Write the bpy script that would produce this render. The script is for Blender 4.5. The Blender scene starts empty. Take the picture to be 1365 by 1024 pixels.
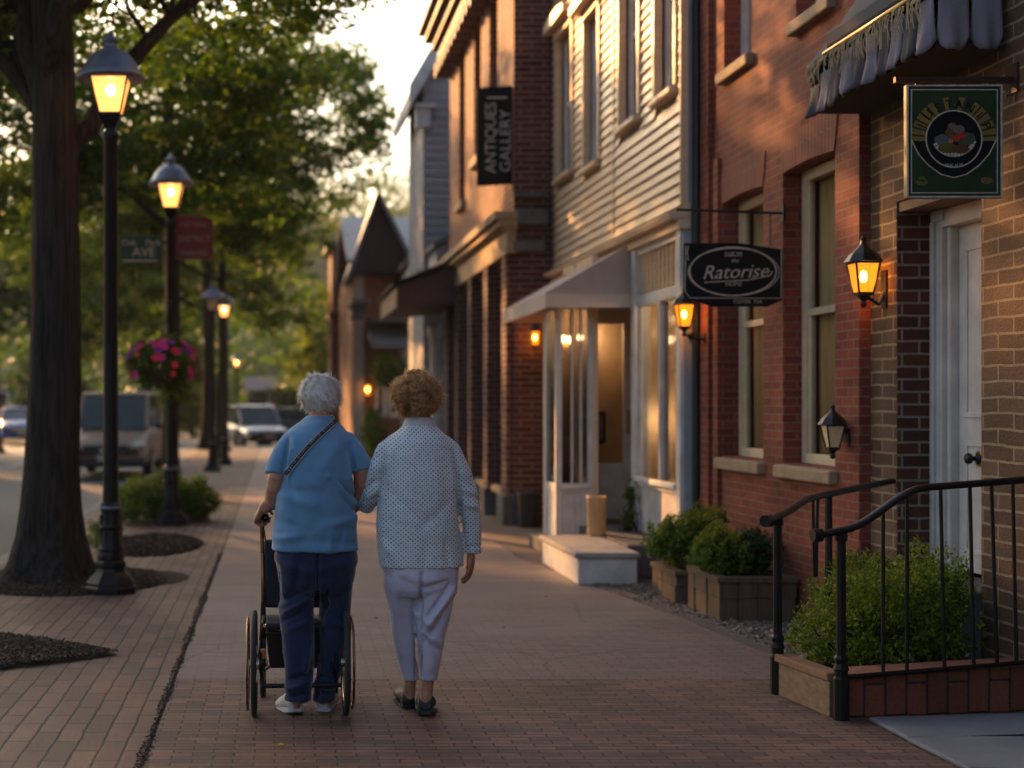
import bpy, math, random
import numpy as np
from mathutils import Vector, Matrix, noise
from mathutils.bvhtree import BVHTree
R = math.radians
sc = bpy.context.scene
col = sc.collection
random.seed(7)
rng = np.random.default_rng(11)
FPX, CX, CY, CAMH = 1895.833, 370.0, 540.0, 1.45

def pt(x, y, Z):
    """a point of the place seen at x, y of the photograph and standing Z metres down the street"""
    return Vector(((x-CX)*Z/FPX, Z, CAMH-(y-CY)*Z/FPX))

# ------------------------------------------------------------------ mesh builder
class MB:
    def __init__(s, M=None):
        s.v = []; s.f = []; s.M = M
    def add(s, vs, fs):
        n = len(s.v)
        if s.M is not None:
            vs = [s.M @ Vector(p) for p in vs]
        s.v.extend([tuple(p) for p in vs])
        s.f.extend([tuple(n+i for i in f) for f in fs])
        return s
    def box(s, x0, x1, y0, y1, z0, z1):
        if x1 < x0: x0, x1 = x1, x0
        if y1 < y0: y0, y1 = y1, y0
        if z1 < z0: z0, z1 = z1, z0
        return s.add([(x0,y0,z0),(x1,y0,z0),(x1,y1,z0),(x0,y1,z0),(x0,y0,z1),(x1,y0,z1),(x1,y1,z1),(x0,y1,z1)],
              [(0,3,2,1),(4,5,6,7),(0,1,5,4),(1,2,6,5),(2,3,7,6),(3,0,4,7)])
    def hexa(s, p):   # 4 bottom, 4 top points
        return s.add(p, [(0,3,2,1),(4,5,6,7),(0,1,5,4),(1,2,6,5),(2,3,7,6),(3,0,4,7)])
    def prism(s, poly, axis, a, b):
        """polygon extruded along axis 'x','y','z'"""
        def mk(p, t):
            if axis == 'x': return (t, p[0], p[1])
            if axis == 'y': return (p[0], t, p[1])
            return (p[0], p[1], t)
        n = len(poly)
        vs = [mk(p, a) for p in poly]+[mk(p, b) for p in poly]
        fs = [tuple(range(n))[::-1], tuple(range(n, 2*n))]
        for i in range(n):
            j = (i+1) % n
            fs.append((i, j, n+j, n+i))
        return s.add(vs, fs)
    def tube(s, pts, rad, n=10, caps=True, up=None):
        pts = [Vector(p) for p in pts]
        if not hasattr(rad, '__len__'): rad = [rad]*len(pts)
        vs = []; fs = []
        prev = None
        for i, p in enumerate(pts):
            if i == 0: t = pts[1]-pts[0]
            elif i == len(pts)-1: t = pts[-1]-pts[-2]
            else: t = (pts[i+1]-pts[i]).normalized()+(pts[i]-pts[i-1]).normalized()
            t.normalize()
            if prev is None:
                a = Vector((0,0,1)) if abs(t.z) < .9 else Vector((1,0,0))
                u = t.cross(a).normalized()
            else:
                u = (prev - t*prev.dot(t)).normalized()
            prev = u
            w = t.cross(u)
            for k in range(n):
                th = 2*math.pi*k/n
                r = rad[i]
                if isinstance(r, tuple): q = u*math.cos(th)*r[0]+w*math.sin(th)*r[1]
                else: q = (u*math.cos(th)+w*math.sin(th))*r
                vs.append(p+q)
        for i in range(len(pts)-1):
            for k in range(n):
                k2 = (k+1) % n
                fs.append((i*n+k, i*n+k2, (i+1)*n+k2, (i+1)*n+k))
        if caps:
            fs.append(tuple(range(n))[::-1]); m = (len(pts)-1)*n
            fs.append(tuple(range(m, m+n)))
        return s.add(vs, fs)
    def lathe(s, prof, c=(0,0,0), n=16, a0=0, caps=True):
        vs = []; fs = []
        for (r, z) in prof:
            for k in range(n):
                th = 2*math.pi*(k+a0)/n
                vs.append((c[0]+r*math.cos(th), c[1]+r*math.sin(th), c[2]+z))
        for i in range(len(prof)-1):
            for k in range(n):
                k2 = (k+1) % n
                fs.append((i*n+k, i*n+k2, (i+1)*n+k2, (i+1)*n+k))
        if caps:
            fs.append(tuple(range(n))[::-1]); m = (len(prof)-1)*n
            fs.append(tuple(range(m, m+n)))
        return s.add(vs, fs)
    def ball(s, c, r, n=12, m=8):
        if not hasattr(r, '__len__'): r = (r, r, r)
        vs = [(c[0], c[1], c[2]-r[2])]; fs = []
        for i in range(1, m):
            ph = -math.pi/2+math.pi*i/m
            for k in range(n):
                th = 2*math.pi*k/n
                vs.append((c[0]+r[0]*math.cos(ph)*math.cos(th), c[1]+r[1]*math.cos(ph)*math.sin(th), c[2]+r[2]*math.sin(ph)))
        vs.append((c[0], c[1], c[2]+r[2]))
        for k in range(n):
            fs.append((0, 1+(k+1) % n, 1+k))
            for i in range(m-2):
                a = 1+i*n
                fs.append((a+k, a+(k+1) % n, a+n+(k+1) % n, a+n+k))
            a = 1+(m-2)*n
            fs.append((a+k, a+(k+1) % n, len(vs)-1))
        return s.add(vs, fs)
    def wall(s, u0, u1, z0, z1, d0, d1, holes, axis):
        """wall with rectangular holes. axis 'x': the wall faces the street (u runs along Y, d along X); 'y': it faces the camera"""
        us = sorted(set([u0, u1]+[h[0] for h in holes]+[h[1] for h in holes]))
        us = [u for u in us if u0 <= u <= u1]
        for a, b in zip(us, us[1:]):
            m = (a+b)/2
            hs = sorted([(h[2], h[3]) for h in holes if h[0] < m < h[1]])
            z = z0
            for h0, h1 in hs+[(z1, z1)]:
                if h0 > z+1e-6:
                    if axis == 'x': s.box(d0, d1, a, b, z, min(h0, z1))
                    else: s.box(a, b, d0, d1, z, min(h0, z1))
                z = max(z, h1)
        return s
    def build(s, name, mat, parent=None, smooth=False, bevel=0, seg=2, label=None):
        me = bpy.data.meshes.new(name)
        me.from_pydata(s.v, [], s.f)
        me.update()
        if smooth:
            me.polygons.foreach_set('use_smooth', [True]*len(me.polygons))
        o = bpy.data.objects.new(name, me)
        col.objects.link(o)
        if mat: me.materials.append(mat)
        if parent is not None:
            o.parent = parent
            if parent.get('_w'):
                o.matrix_parent_inverse = Matrix.Translation(-parent.location)
            elif parent.parent is not None and parent.parent.get('_w'):
                pass
        if bevel:
            b = o.modifiers.new('Bevel', 'BEVEL'); b.width = bevel; b.segments = seg; b.limit_method = 'ANGLE'; b.angle_limit = R(40)
        if smooth == 'auto':
            pass
        if label: o['label'] = label
        return o

def npmesh(name, verts, faces, mat, parent=None, smooth=False, label=None):
    """numpy quads/tris -> object"""
    me = bpy.data.meshes.new(name)
    nv, nf, k = len(verts), len(faces), faces.shape[1]
    me.vertices.add(nv); me.vertices.foreach_set('co', verts.astype(np.float32).ravel())
    me.loops.add(nf*k); me.loops.foreach_set('vertex_index', faces.astype(np.int32).ravel())
    me.polygons.add(nf); me.polygons.foreach_set('loop_start', np.arange(0, nf*k, k, dtype=np.int32))
    me.update(calc_edges=True); me.validate()
    if smooth: me.polygons.foreach_set('use_smooth', [True]*len(me.polygons))
    o = bpy.data.objects.new(name, me); col.objects.link(o)
    if mat: me.materials.append(mat)
    if parent is not None:
        o.parent = parent
        if parent.get('_w'): o.matrix_parent_inverse = Matrix.Translation(-parent.location)
    if label: o['label'] = label
    return o

def tag(o, label, cat, group=None, kind=None):
    if label: o['label'] = label
    if cat: o['category'] = cat
    if group: o['group'] = group
    if kind: o['kind'] = kind
    return o
def thing(name, loc, label, cat, group=None, world=True, rz=0):
    o = bpy.data.objects.new(name, None); col.objects.link(o)
    o.location = loc; o.rotation_euler = (0, 0, rz); o.empty_display_size = .2
    if world: o['_w'] = 1
    return tag(o, label, cat, group)
def structure(o):
    o['kind'] = 'structure'; return o
def dup(root, loc, rz=None, label=None, group=None, scale=None):
    c = root.copy(); col.objects.link(c)
    def rec(src, dst):
        for ch in [x for x in bpy.data.objects if x.parent == src]:
            d = ch.copy(); col.objects.link(d); d.parent = dst
            rec(ch, d)
    rec(root, c)
    c.location = loc
    if rz is not None: c.rotation_euler = (0, 0, rz)
    if scale: c.scale = scale
    if label: c['label'] = label
    if group: c['group'] = group
    return c

# ------------------------------------------------------------------ materials
def newmat(name):
    m = bpy.data.materials.new(name); m.use_nodes = True
    nt = m.node_tree; nt.nodes.clear()
    out = nt.nodes.new('ShaderNodeOutputMaterial')
    return m, nt, out
def N(nt, t, **kw):
    n = nt.nodes.new(t)
    for k, v in kw.items():
        if k in n.inputs: n.inputs[k].default_value = v
        else: setattr(n, k, v)
    return n
def math_(nt, op, a, b=None, c=None):
    n = nt.nodes.new('ShaderNodeMath'); n.operation = op
    for i, x in enumerate((a, b, c)):
        if x is None: continue
        if isinstance(x, (int, float)): n.inputs[i].default_value = x
        else: nt.links.new(x, n.inputs[i])
    return n.outputs[0]
def mix(nt, fac, a, b, blend='MIX'):
    n = nt.nodes.new('ShaderNodeMix'); n.data_type = 'RGBA'; n.blend_type = blend
    for i, x in ((0, fac), (6, a), (7, b)):
        if isinstance(x, (int, float)): n.inputs[i].default_value = x
        elif isinstance(x, tuple): n.inputs[i].default_value = (*x[:3], 1)
        else: nt.links.new(x, n.inputs[i])
    return n.outputs[2]
def noise_(nt, vec, scale, detail=4, rough=.6, dist=0):
    n = N(nt, 'ShaderNodeTexNoise', Scale=scale, Detail=detail, Roughness=rough, Distortion=dist)
    if vec is not None: nt.links.new(vec, n.inputs['Vector'])
    return n
def ramp(nt, fac, stops):
    n = nt.nodes.new('ShaderNodeValToRGB')
    cr = n.color_ramp
    while len(cr.elements) < len(stops): cr.elements.new(.5)
    for e, (p, c) in zip(cr.elements, stops):
        e.position = p; e.color = (*c, 1) if isinstance(c, tuple) else (c, c, c, 1)
    nt.links.new(fac, n.inputs[0])
    return n.outputs[0]
def coords(nt, stretch=(1,1,1), kind='Object'):
    tc = nt.nodes.new('ShaderNodeTexCoord')
    mp = nt.nodes.new('ShaderNodeMapping'); mp.inputs['Scale'].default_value = stretch
    nt.links.new(tc.outputs[kind], mp.inputs['Vector'])
    return mp.outputs[0]
def principled(nt, out, col_, rough=.7, metal=0, spec=.5, normal=None, **kw):
    b = nt.nodes.new('ShaderNodeBsdfPrincipled')
    if isinstance(col_, tuple): b.inputs['Base Color'].default_value = (*col_, 1)
    else: nt.links.new(col_, b.inputs['Base Color'])
    if isinstance(rough, (int, float)): b.inputs['Roughness'].default_value = rough
    else: nt.links.new(rough, b.inputs['Roughness'])
    b.inputs['Metallic'].default_value = metal
    b.inputs['Specular IOR Level'].default_value = spec
    for k, v in kw.items(): b.inputs[k.replace('_', ' ')].default_value = v
    if normal is not None: nt.links.new(normal, b.inputs['Normal'])
    nt.links.new(b.outputs[0], out.inputs[0])
    return b
def bump(nt, h, strength=.3, dist=.01, normal=None):
    n = N(nt, 'ShaderNodeBump', Strength=strength, Distance=dist)
    nt.links.new(h, n.inputs['Height'])
    if normal is not None: nt.links.new(normal, n.inputs['Normal'])
    return n.outputs[0]
def plain(name, c1, c2=None, scale=6, rough=.6, metal=0, spec=.5, bstr=.15, bscale=60, bdist=.004, stretch=(1,1,1), detail=5, rvar=.15, **kw):
    m, nt, out = newmat(name)
    v = coords(nt, stretch)
    if c2 is None: c2 = tuple(x*.72 for x in c1)
    n1 = noise_(nt, v, scale, detail)
    c = ramp(nt, n1.outputs[0], [(.3, c2), (.7, c1)])
    n2 = noise_(nt, v, bscale, 4)
    rr = math_(nt, 'MULTIPLY_ADD', n1.outputs[0], rvar*2, rough-rvar)
    principled(nt, out, c, rr, metal, spec, bump(nt, n2.outputs[0], bstr, bdist) if bstr else None, **kw)
    return m
def wallvec(nt):
    """along the wall, up the wall"""
    tc = nt.nodes.new('ShaderNodeTexCoord')
    ge = nt.nodes.new('ShaderNodeNewGeometry')
    sp = nt.nodes.new('ShaderNodeSeparateXYZ'); nt.links.new(tc.outputs['Object'], sp.inputs[0])
    sn = nt.nodes.new('ShaderNodeSeparateXYZ'); nt.links.new(ge.outputs['True Normal'], sn.inputs[0])
    ax = math_(nt, 'GREATER_THAN', math_(nt, 'ABSOLUTE', sn.outputs[0]), .6)
    az = math_(nt, 'GREATER_THAN', math_(nt, 'ABSOLUTE', sn.outputs[2]), .6)
    u = math_(nt, 'ADD', math_(nt, 'MULTIPLY', sp.outputs[1], ax), math_(nt, 'MULTIPLY', sp.outputs[0], math_(nt, 'SUBTRACT', 1, ax)))
    w = math_(nt, 'ADD', math_(nt, 'MULTIPLY', sp.outputs[1], az), math_(nt, 'MULTIPLY', sp.outputs[2], math_(nt, 'SUBTRACT', 1, az)))
    cb = nt.nodes.new('ShaderNodeCombineXYZ')
    nt.links.new(u, cb.inputs[0]); nt.links.new(w, cb.inputs[1])
    return cb.outputs[0], tc.outputs['Object'], sp
def brick(name, c1, c2, mortar, bw=.21, bh=.073, ms=.008, bstr=.6, dirt=.35, rough=.85, wob=.006, soldier=False, fine=.4, msm=.15, spec=.25):
    m, nt, out = newmat(name)
    v, obj, sp = wallvec(nt)
    if soldier:
        mp = N(nt, 'ShaderNodeMapping'); mp.inputs['Rotation'].default_value = (0, 0, R(90)); nt.links.new(v, mp.inputs[0]); v = mp.outputs[0]
    nz = noise_(nt, obj, 3.5, 3)
    vm = N(nt, 'ShaderNodeVectorMath', operation='MULTIPLY_ADD')
    nt.links.new(nz.outputs['Color'], vm.inputs[0]); vm.inputs[1].default_value = (wob, wob*2, 0); nt.links.new(v, vm.inputs[2])
    b = N(nt, 'ShaderNodeTexBrick', Scale=1.0, Bias=-.1)
    b.inputs['Color1'].default_value = (*c1, 1); b.inputs['Color2'].default_value = (*c2, 1); b.inputs['Mortar'].default_value = (*mortar, 1)
    b.inputs['Brick Width'].default_value = bw; b.inputs['Row Height'].default_value = bh
    b.inputs['Mortar Size'].default_value = ms; b.inputs['Mortar Smooth'].default_value = msm
    nt.links.new(vm.outputs[0], b.inputs['Vector'])
    n1 = noise_(nt, obj, 1.3, 6, .65)
    d = ramp(nt, n1.outputs[0], [(.3, 1-dirt), (.62, 1.0)])
    c = mix(nt, 1, b.outputs['Color'], d, 'MULTIPLY')
    n2 = noise_(nt, obj, 70, 5, .7)
    c = mix(nt, .55, c, ramp(nt, n2.outputs[0], [(.25, .45), (.7, 1.25)]), 'MULTIPLY')
    h = math_(nt, 'ADD', math_(nt, 'SUBTRACT', 1, b.outputs['Fac']), math_(nt, 'MULTIPLY', n2.outputs[0], fine))
    principled(nt, out, c, rough, 0, spec, bump(nt, h, bstr, .008))
    return m
def emit(name, c, s):
    m, nt, out = newmat(name)
    e = N(nt, 'ShaderNodeEmission', Strength=s); e.inputs[0].default_value = (*c, 1)
    nt.links.new(e.outputs[0], out.inputs[0]); return m
def lampglass(name, c, s, tint):
    """frosted lantern glass round a burning bulb"""
    m, nt, out = newmat(name)
    e = N(nt, 'ShaderNodeEmission', Strength=s); e.inputs[0].default_value = (*c, 1)
    t = N(nt, 'ShaderNodeBsdfTransparent'); t.inputs[0].default_value = (*tint, 1)
    g = N(nt, 'ShaderNodeBsdfGlossy', Roughness=.15)
    lw = N(nt, 'ShaderNodeFresnel', IOR=1.45); ge = nt.nodes.new('ShaderNodeNewGeometry'); fr_ = math_(nt, 'MULTIPLY', lw.outputs[0], math_(nt, 'SUBTRACT', 1, ge.outputs['Backfacing']))
    a = N(nt, 'ShaderNodeAddShader'); nt.links.new(e.outputs[0], a.inputs[0]); nt.links.new(t.outputs[0], a.inputs[1])
    mx = N(nt, 'ShaderNodeMixShader'); nt.links.new(fr_, mx.inputs[0]); nt.links.new(a.outputs[0], mx.inputs[1]); nt.links.new(g.outputs[0], mx.inputs[2])
    nt.links.new(mx.outputs[0], out.inputs[0]); return m
def pane(name, tint=(.55,.58,.6), ior=1.6, rough=.03):
    m, nt, out = newmat(name)
    t = N(nt, 'ShaderNodeBsdfTransparent'); t.inputs[0].default_value = (*tint, 1)
    v = coords(nt)
    nz = noise_(nt, v, 2.2, 2)
    bp = bump(nt, nz.outputs[0], .25, .02)
    g = N(nt, 'ShaderNodeBsdfGlossy', Roughness=rough); nt.links.new(bp, g.inputs['Normal'])
    lw = N(nt, 'ShaderNodeFresnel', IOR=ior); ge = nt.nodes.new('ShaderNodeNewGeometry'); fr_ = math_(nt, 'MULTIPLY', lw.outputs[0], math_(nt, 'SUBTRACT', 1, ge.outputs['Backfacing']))
    mx = N(nt, 'ShaderNodeMixShader'); nt.links.new(fr_, mx.inputs[0]); nt.links.new(t.outputs[0], mx.inputs[1]); nt.links.new(g.outputs[0], mx.inputs[2])
    nt.links.new(mx.outputs[0], out.inputs[0]); return m

MT = {}
MT['black_iron'] = plain('black_iron', (.008,.008,.009), (.005,.005,.006), 8, .4, 0, .22, .25, 90, .002)
MT['rail_iron'] = plain('rail_iron', (.007,.007,.008), (.004,.004,.005), 10, .42, 0, .25, .35, 130, .002)
MT['lamp_metal'] = plain('lamp_metal', (.16,.18,.22), (.11,.125,.16), 8, .42, .5, .5, .1, 60, .002)
MT['white_paint'] = plain('white_paint', (.66,.63,.6), (.46,.435,.41), 5, .5, 0, .4, .15, 90, .002)
MT['grey_paint'] = plain('grey_paint', (.36,.38,.41), (.27,.29,.32), 9, .5, 0, .4, .15, 90, .002)
MT['cream_paint'] = plain('cream_paint', (.66,.54,.37), (.52,.42,.28), 7, .5, 0, .4, .15, 80, .002)
MT['stone'] = plain('stone', (.42,.38,.33), (.28,.25,.22), 7, .85, 0, .3, .6, 45, .006)
MT['dark_stone'] = plain('dark_stone', (.13,.12,.12), (.07,.065,.065), 5, .8, 0, .3, .6, 40, .006)
MT['tan_stone'] = plain('tan_stone', (.38,.27,.17), (.24,.165,.1), 7, .8, 0, .3, .6, 45, .006)
MT['dark'] = plain('dark_interior', (.02,.018,.016), (.012,.011,.01), 3, .9, 0, .2, 0)
MT['room'] = plain('room_wall', (.3,.22,.15), (.14,.1,.07), 2, .9, 0, .2, 0)
MT['pane'] = pane('window_glass', (.85,.86,.86), 1.5)
MT['pane_display'] = pane('display_glass', (.7,.72,.72), 2.0, .02)
MT['pane_dark'] = pane('window_glass_dark', (.3,.3,.32), 1.75)
MT['curtain'] = plain('curtain_cloth', (.82,.56,.27), (.7,.46,.2), 5, .9, 0, .2, .3, 30, .004, (30,30,1))
MT['pale_curtain'] = plain('pale_curtain_cloth', (.5,.5,.52), (.4,.4,.43), 5, .9, 0, .2, .3, 30, .004, (30,30,1))
MT['bulb'] = emit('lit_bulb', (1,.6,.2), 22)
MT['bulb_small'] = emit('lit_small_bulb', (1,.66,.3), 26)
MT['glass_lit'] = lampglass('lit_lantern_glass', (1,.4,.1), .8, (.75,.55,.35))
MT['glass_amber'] = lampglass('lit_amber_glass', (1,.27,.015), .5, (.8,.5,.15))
MT['glass_off'] = plain('unlit_lantern_glass', (.8,.6,.34), (.7,.5,.27), 5, .25, 0, .5, 0)
# ------------------------------------------------------------------ ground, road, pavements
def sheet(name, poly, z, mat, thick=0):
    b = MB()
    if thick:
        b.prism(poly, 'z', z-thick, z)
    else:
        b.add([(x, y, z) for x, y in poly], [tuple(range(len(poly)))])
    o = b.build(name, mat)
    # counter-clockwise faces look up
    if not thick and o.data.polygons[0].normal.z < 0:
        o.data.flip_normals()
    return structure(o)

def paver_mat(name, c1, c2, mortar, bw, bh, ms, along_y=False, wob=.01, bstr=.8, dirt=.4, grow=0):
    m, nt, out = newmat(name)
    tc = nt.nodes.new('ShaderNodeTexCoord'); mp = nt.nodes.new('ShaderNodeMapping')
    nt.links.new(tc.outputs['Object'], mp.inputs[0])
    if along_y: mp.inputs['Rotation'].default_value = (0, 0, R(90))
    obj = tc.outputs['Object']
    nz = noise_(nt, obj, 4, 4, .6)
    vm = N(nt, 'ShaderNodeVectorMath', operation='MULTIPLY_ADD')
    nt.links.new(nz.outputs['Color'], vm.inputs[0]); vm.inputs[1].default_value = (wob, wob, 0); nt.links.new(mp.outputs[0], vm.inputs[2])
    b = N(nt, 'ShaderNodeTexBrick', Scale=1.0, Bias=-.05)
    b.inputs['Color1'].default_value = (*c1, 1); b.inputs['Color2'].default_value = (*c2, 1); b.inputs['Mortar'].default_value = (*mortar, 1)
    b.inputs['Brick Width'].default_value = bw; b.inputs['Row Height'].default_value = bh
    b.inputs['Mortar Size'].default_value = ms; b.inputs['Mortar Smooth'].default_value = .3
    nt.links.new(vm.outputs[0], b.inputs['Vector'])
    big = noise_(nt, obj, .9, 6, .65)
    c = mix(nt, 1, b.outputs['Color'], ramp(nt, big.outputs[0], [(.32, 1-dirt), (.6, 1.08)]), 'MULTIPLY')
    fn = noise_(nt, obj, 55, 6, .75)
    c = mix(nt, .7, c, ramp(nt, fn.outputs[0], [(.28, .35), (.66, 1.3)]), 'MULTIPLY')
    # chipped dark spots along joints
    sp = noise_(nt, obj, 26, 3, .6)
    spot = ramp(nt, sp.outputs[0], [(.6, 0.0), (.68, 1.0)])
    edge = N(nt, 'ShaderNodeTexBrick', Scale=1.0)
    edge.inputs['Brick Width'].default_value = bw; edge.inputs['Row Height'].default_value = bh
    edge.inputs['Mortar Size'].default_value = ms*2.6; edge.inputs['Mortar Smooth'].default_value = .8
    nt.links.new(vm.outputs[0], edge.inputs['Vector'])
    chip = math_(nt, 'MULTIPLY', spot, edge.outputs['Fac'])
    c = mix(nt, chip, c, tuple(x*.6 for x in mortar))
    h = math_(nt, 'ADD', math_(nt, 'SUBTRACT', 1, b.outputs['Fac']), math_(nt, 'MULTIPLY', fn.outputs[0], .5))
    h = math_(nt, 'SUBTRACT', h, math_(nt, 'MULTIPLY', chip, .8))
    rr = math_(nt, 'MULTIPLY_ADD', fn.outputs[0], .4, .42)
    principled(nt, out, c, rr, 0, .35, bump(nt, h, bstr, .01))
    return m
MT['brick_near'] = paver_mat('small_paver_bricks', (.23,.12,.085), (.105,.062,.05), (.03,.023,.02), .17, .055, .0045, False, .022, 1.0, .45)
MT['brick_strip'] = paver_mat('long_paver_bricks', (.17,.095,.07), (.1,.06,.047), (.013,.01,.009), .34, .105, .007, True, .026, 1.0, .4)
MT['brick_old'] = paver_mat('old_edge_pavers', (.2,.15,.125), (.14,.11,.1), (.04,.035,.03), .24, .1, .008, False, .02, .9, .4)

def slab_mat():
    m, nt, out = newmat('worn_concrete_slabs')
    obj = coords(nt)
    sp = nt.nodes.new('ShaderNodeSeparateXYZ'); nt.links.new(obj, sp.inputs[0])
    st = coords(nt, (.25, 2.2, 1))
    n1 = noise_(nt, st, 1.2, 6, .6)
    c = ramp(nt, n1.outputs[0], [(.3, (.18,.135,.118)), (.68, (.31,.235,.205))])
    big = noise_(nt, obj, .7, 5, .6)
    c = mix(nt, .6, c, ramp(nt, big.outputs[0], [(.3, .7), (.7, 1.15)]), 'MULTIPLY')
    fn = noise_(nt, obj, 90, 5, .8)
    c = mix(nt, .6, c, ramp(nt, fn.outputs[0], [(.3, .6), (.66, 1.2)]), 'MULTIPLY')
    # transverse joints every 1.2 m
    wob = math_(nt, 'MULTIPLY', noise_(nt, obj, 3, 3).outputs[0], .04)
    yy = math_(nt, 'ADD', sp.outputs[1], wob)
    j = math_(nt, 'PINGPONG', math_(nt, 'ADD', yy, .05), .6)
    joint = ramp(nt, j, [(0.0, 1.0), (.022, 0.0)])
    c = mix(nt, math_(nt, 'MULTIPLY', joint, .65), c, (.07,.055,.05))
    # a faint ghost of brick courses under the wear
    nz = noise_(nt, obj, 4, 4, .6)
    vm = N(nt, 'ShaderNodeVectorMath', operation='MULTIPLY_ADD')
    nt.links.new(nz.outputs['Color'], vm.inputs[0]); vm.inputs[1].default_value = (.03, .03, 0); nt.links.new(obj, vm.inputs[2])
    b = N(nt, 'ShaderNodeTexBrick', Scale=1.0, Bias=-.1)
    b.inputs['Color1'].default_value = (.2,.125,.1,1); b.inputs['Color2'].default_value = (.14,.092,.078,1); b.inputs['Mortar'].default_value = (.045,.033,.028,1)
    b.inputs['Brick Width'].default_value = .17; b.inputs['Row Height'].default_value = .055; b.inputs['Mortar Size'].default_value = .0045; b.inputs['Mortar Smooth'].default_value = .4
    nt.links.new(vm.outputs[0], b.inputs['Vector'])
    # bricks worn through near the camera, smooth concrete farther on
    g = math_(nt, 'MULTIPLY_ADD', math_(nt, 'ADD', sp.outputs[1], math_(nt, 'MULTIPLY', sp.outputs[0], -.55)), -.22, 2.55)
    g = math_(nt, 'ADD', g, math_(nt, 'MULTIPLY', math_(nt, 'SUBTRACT', big.outputs[0], .5), 2.4))
    gc = N(nt, 'ShaderNodeClamp'); nt.links.new(g, gc.inputs[0]); gc.inputs[1].default_value = .3; gc.inputs[2].default_value = .9
    c = mix(nt, gc.outputs[0], c, mix(nt, .5, b.outputs['Color'], ramp(nt, fn.outputs[0], [(.28,.4),(.66,1.3)]), 'MULTIPLY'))
    crack = N(nt, 'ShaderNodeTexVoronoi', Scale=.55); crack.feature = 'DISTANCE_TO_EDGE'
    vm2 = N(nt, 'ShaderNodeVectorMath', operation='MULTIPLY_ADD'); nt.links.new(nz.outputs['Color'], vm2.inputs[0]); vm2.inputs[1].default_value = (.25,.25,0); nt.links.new(obj, vm2.inputs[2]); nt.links.new(vm2.outputs[0], crack.inputs['Vector'])
    ck = ramp(nt, crack.outputs['Distance'], [(0.0, 1.0), (.006, 0.0)])
    st_ = noise_(nt, obj, 7, 3, .5)
    spot = ramp(nt, st_.outputs[0], [(.68, 0.0), (.72, 1.0)])
    c = mix(nt, math_(nt, 'MULTIPLY', spot, .3), c, (.06,.045,.04))
    c = mix(nt, math_(nt, 'MULTIPLY', ck, .5), c, (.04,.03,.028))
    h = math_(nt, 'SUBTRACT', math_(nt, 'MULTIPLY', fn.outputs[0], .5), joint)
    h = math_(nt, 'SUBTRACT', h, math_(nt, 'MULTIPLY', b.outputs['Fac'], gc.outputs[0]))
    h = math_(nt, 'SUBTRACT', h, math_(nt, 'MULTIPLY', ck, .5))
    principled(nt, out, c, math_(nt, 'MULTIPLY_ADD', fn.outputs[0], .4, .42), 0, .35, bump(nt, h, .6, .008))
    return m
MT['slabs'] = slab_mat()
MT['asphalt'] = plain('asphalt', (.075,.08,.09), (.05,.053,.06), 1.2, .7, 0, .4, .6, 150, .006)
MT['kerb'] = plain('kerb_concrete', (.27,.24,.22), (.17,.15,.14), 5, .8, 0, .3, .5, 60, .006)
MT['ramp'] = plain('ramp_concrete', (.2,.2,.22), (.12,.12,.135), 2.2, .7, 0, .35, .5, 110, .004)
MT['earth'] = plain('earth', (.06,.05,.035), (.035,.03,.022), 3, .95, 0, .2, .6, 30, .02)
MT['mulch'] = plain('mulch_bark', (.035,.024,.018), (.015,.011,.009), 30, .9, 0, .2, 1, 60, .02)
MT['bed_base'] = plain('gravel_bed', (.16,.12,.1), (.09,.07,.06), 18, .9, 0, .25, 1, 45, .02)
MT['ground'] = plain('far_ground', (.06,.07,.035), (.035,.045,.02), .5, .95, 0, .2, .3, 4, .1)

sheet('ground', [(-400,-40),(400,-40),(400,900),(-400,900)], -.145, MT['ground'])
sheet('road', [(-11,-20),(-2.66,-20),(-2.66,300),(-11,300)], -.125, MT['asphalt'])
sheet('cross_street', [(-60,50.2),(60,50.2),(60,58),(-60,58)], -.119, MT['asphalt'])
b = MB(); b.box(-2.66,-2.5,-20,50,-.14,.004); b.box(-11.16,-11.0,-20,50,-.14,.004); b.box(-2.5,12,50,50.16,-.14,.004)
structure(b.build('kerb', MT['kerb'], bevel=.02))
# the terrace the pavements lie on
b = MB(); b.box(-2.5,12,-20,50,-.14,-.004)
structure(b.build('pavement_base', MT['earth']))
sheet('far_pavement', [(-16,-20),(-11.16,-20),(-11.16,50),(-16,50)], 0.0, MT['slabs'])
sheet('brick_strip', [(-2.5,-20),(-.556,-20),(-.556,50),(-2.5,50)], 0.0, MT['brick_strip'])
sheet('joint_soil', [(-.6,-20),(-.5,-20),(-.5,50),(-.6,50)], -.002, MT['earth'])
# brick foreground, its far edge running into the slabs
sheet('brick_pavement', [(-.538,-20),(5,-20),(5,7.53),(-.538,7.53)], 0.0, MT['brick_near'])
sheet('concrete_pavement', [(-.54,7.53),(2.86,7.53),(2.86,8.4),(2.78,9.6),(2.58,11.2),(2.3,13.8),(2.3,50),(-.54,50)], 0.0, MT['slabs'])
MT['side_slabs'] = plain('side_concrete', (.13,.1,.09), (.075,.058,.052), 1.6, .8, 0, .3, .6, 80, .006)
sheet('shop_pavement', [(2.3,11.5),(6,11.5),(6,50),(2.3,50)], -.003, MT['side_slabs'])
b = MB()
path = [(2.9,7.53),(2.9,8.4),(2.82,9.6),(2.62,11.2),(2.34,13.8)]
for (x0,y0),(x1,y1) in zip(path, path[1:]):
    b.hexa([(x0-.06,y0,0),(x0+.05,y0,0),(x1+.05,y1,0),(x1-.06,y1,0),(x0-.06,y0,.012),(x0+.05,y0,.012),(x1+.05,y1,.012),(x1-.06,y1,.012)])
structure(b.build('pavement_edge', MT['side_slabs']))
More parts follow.
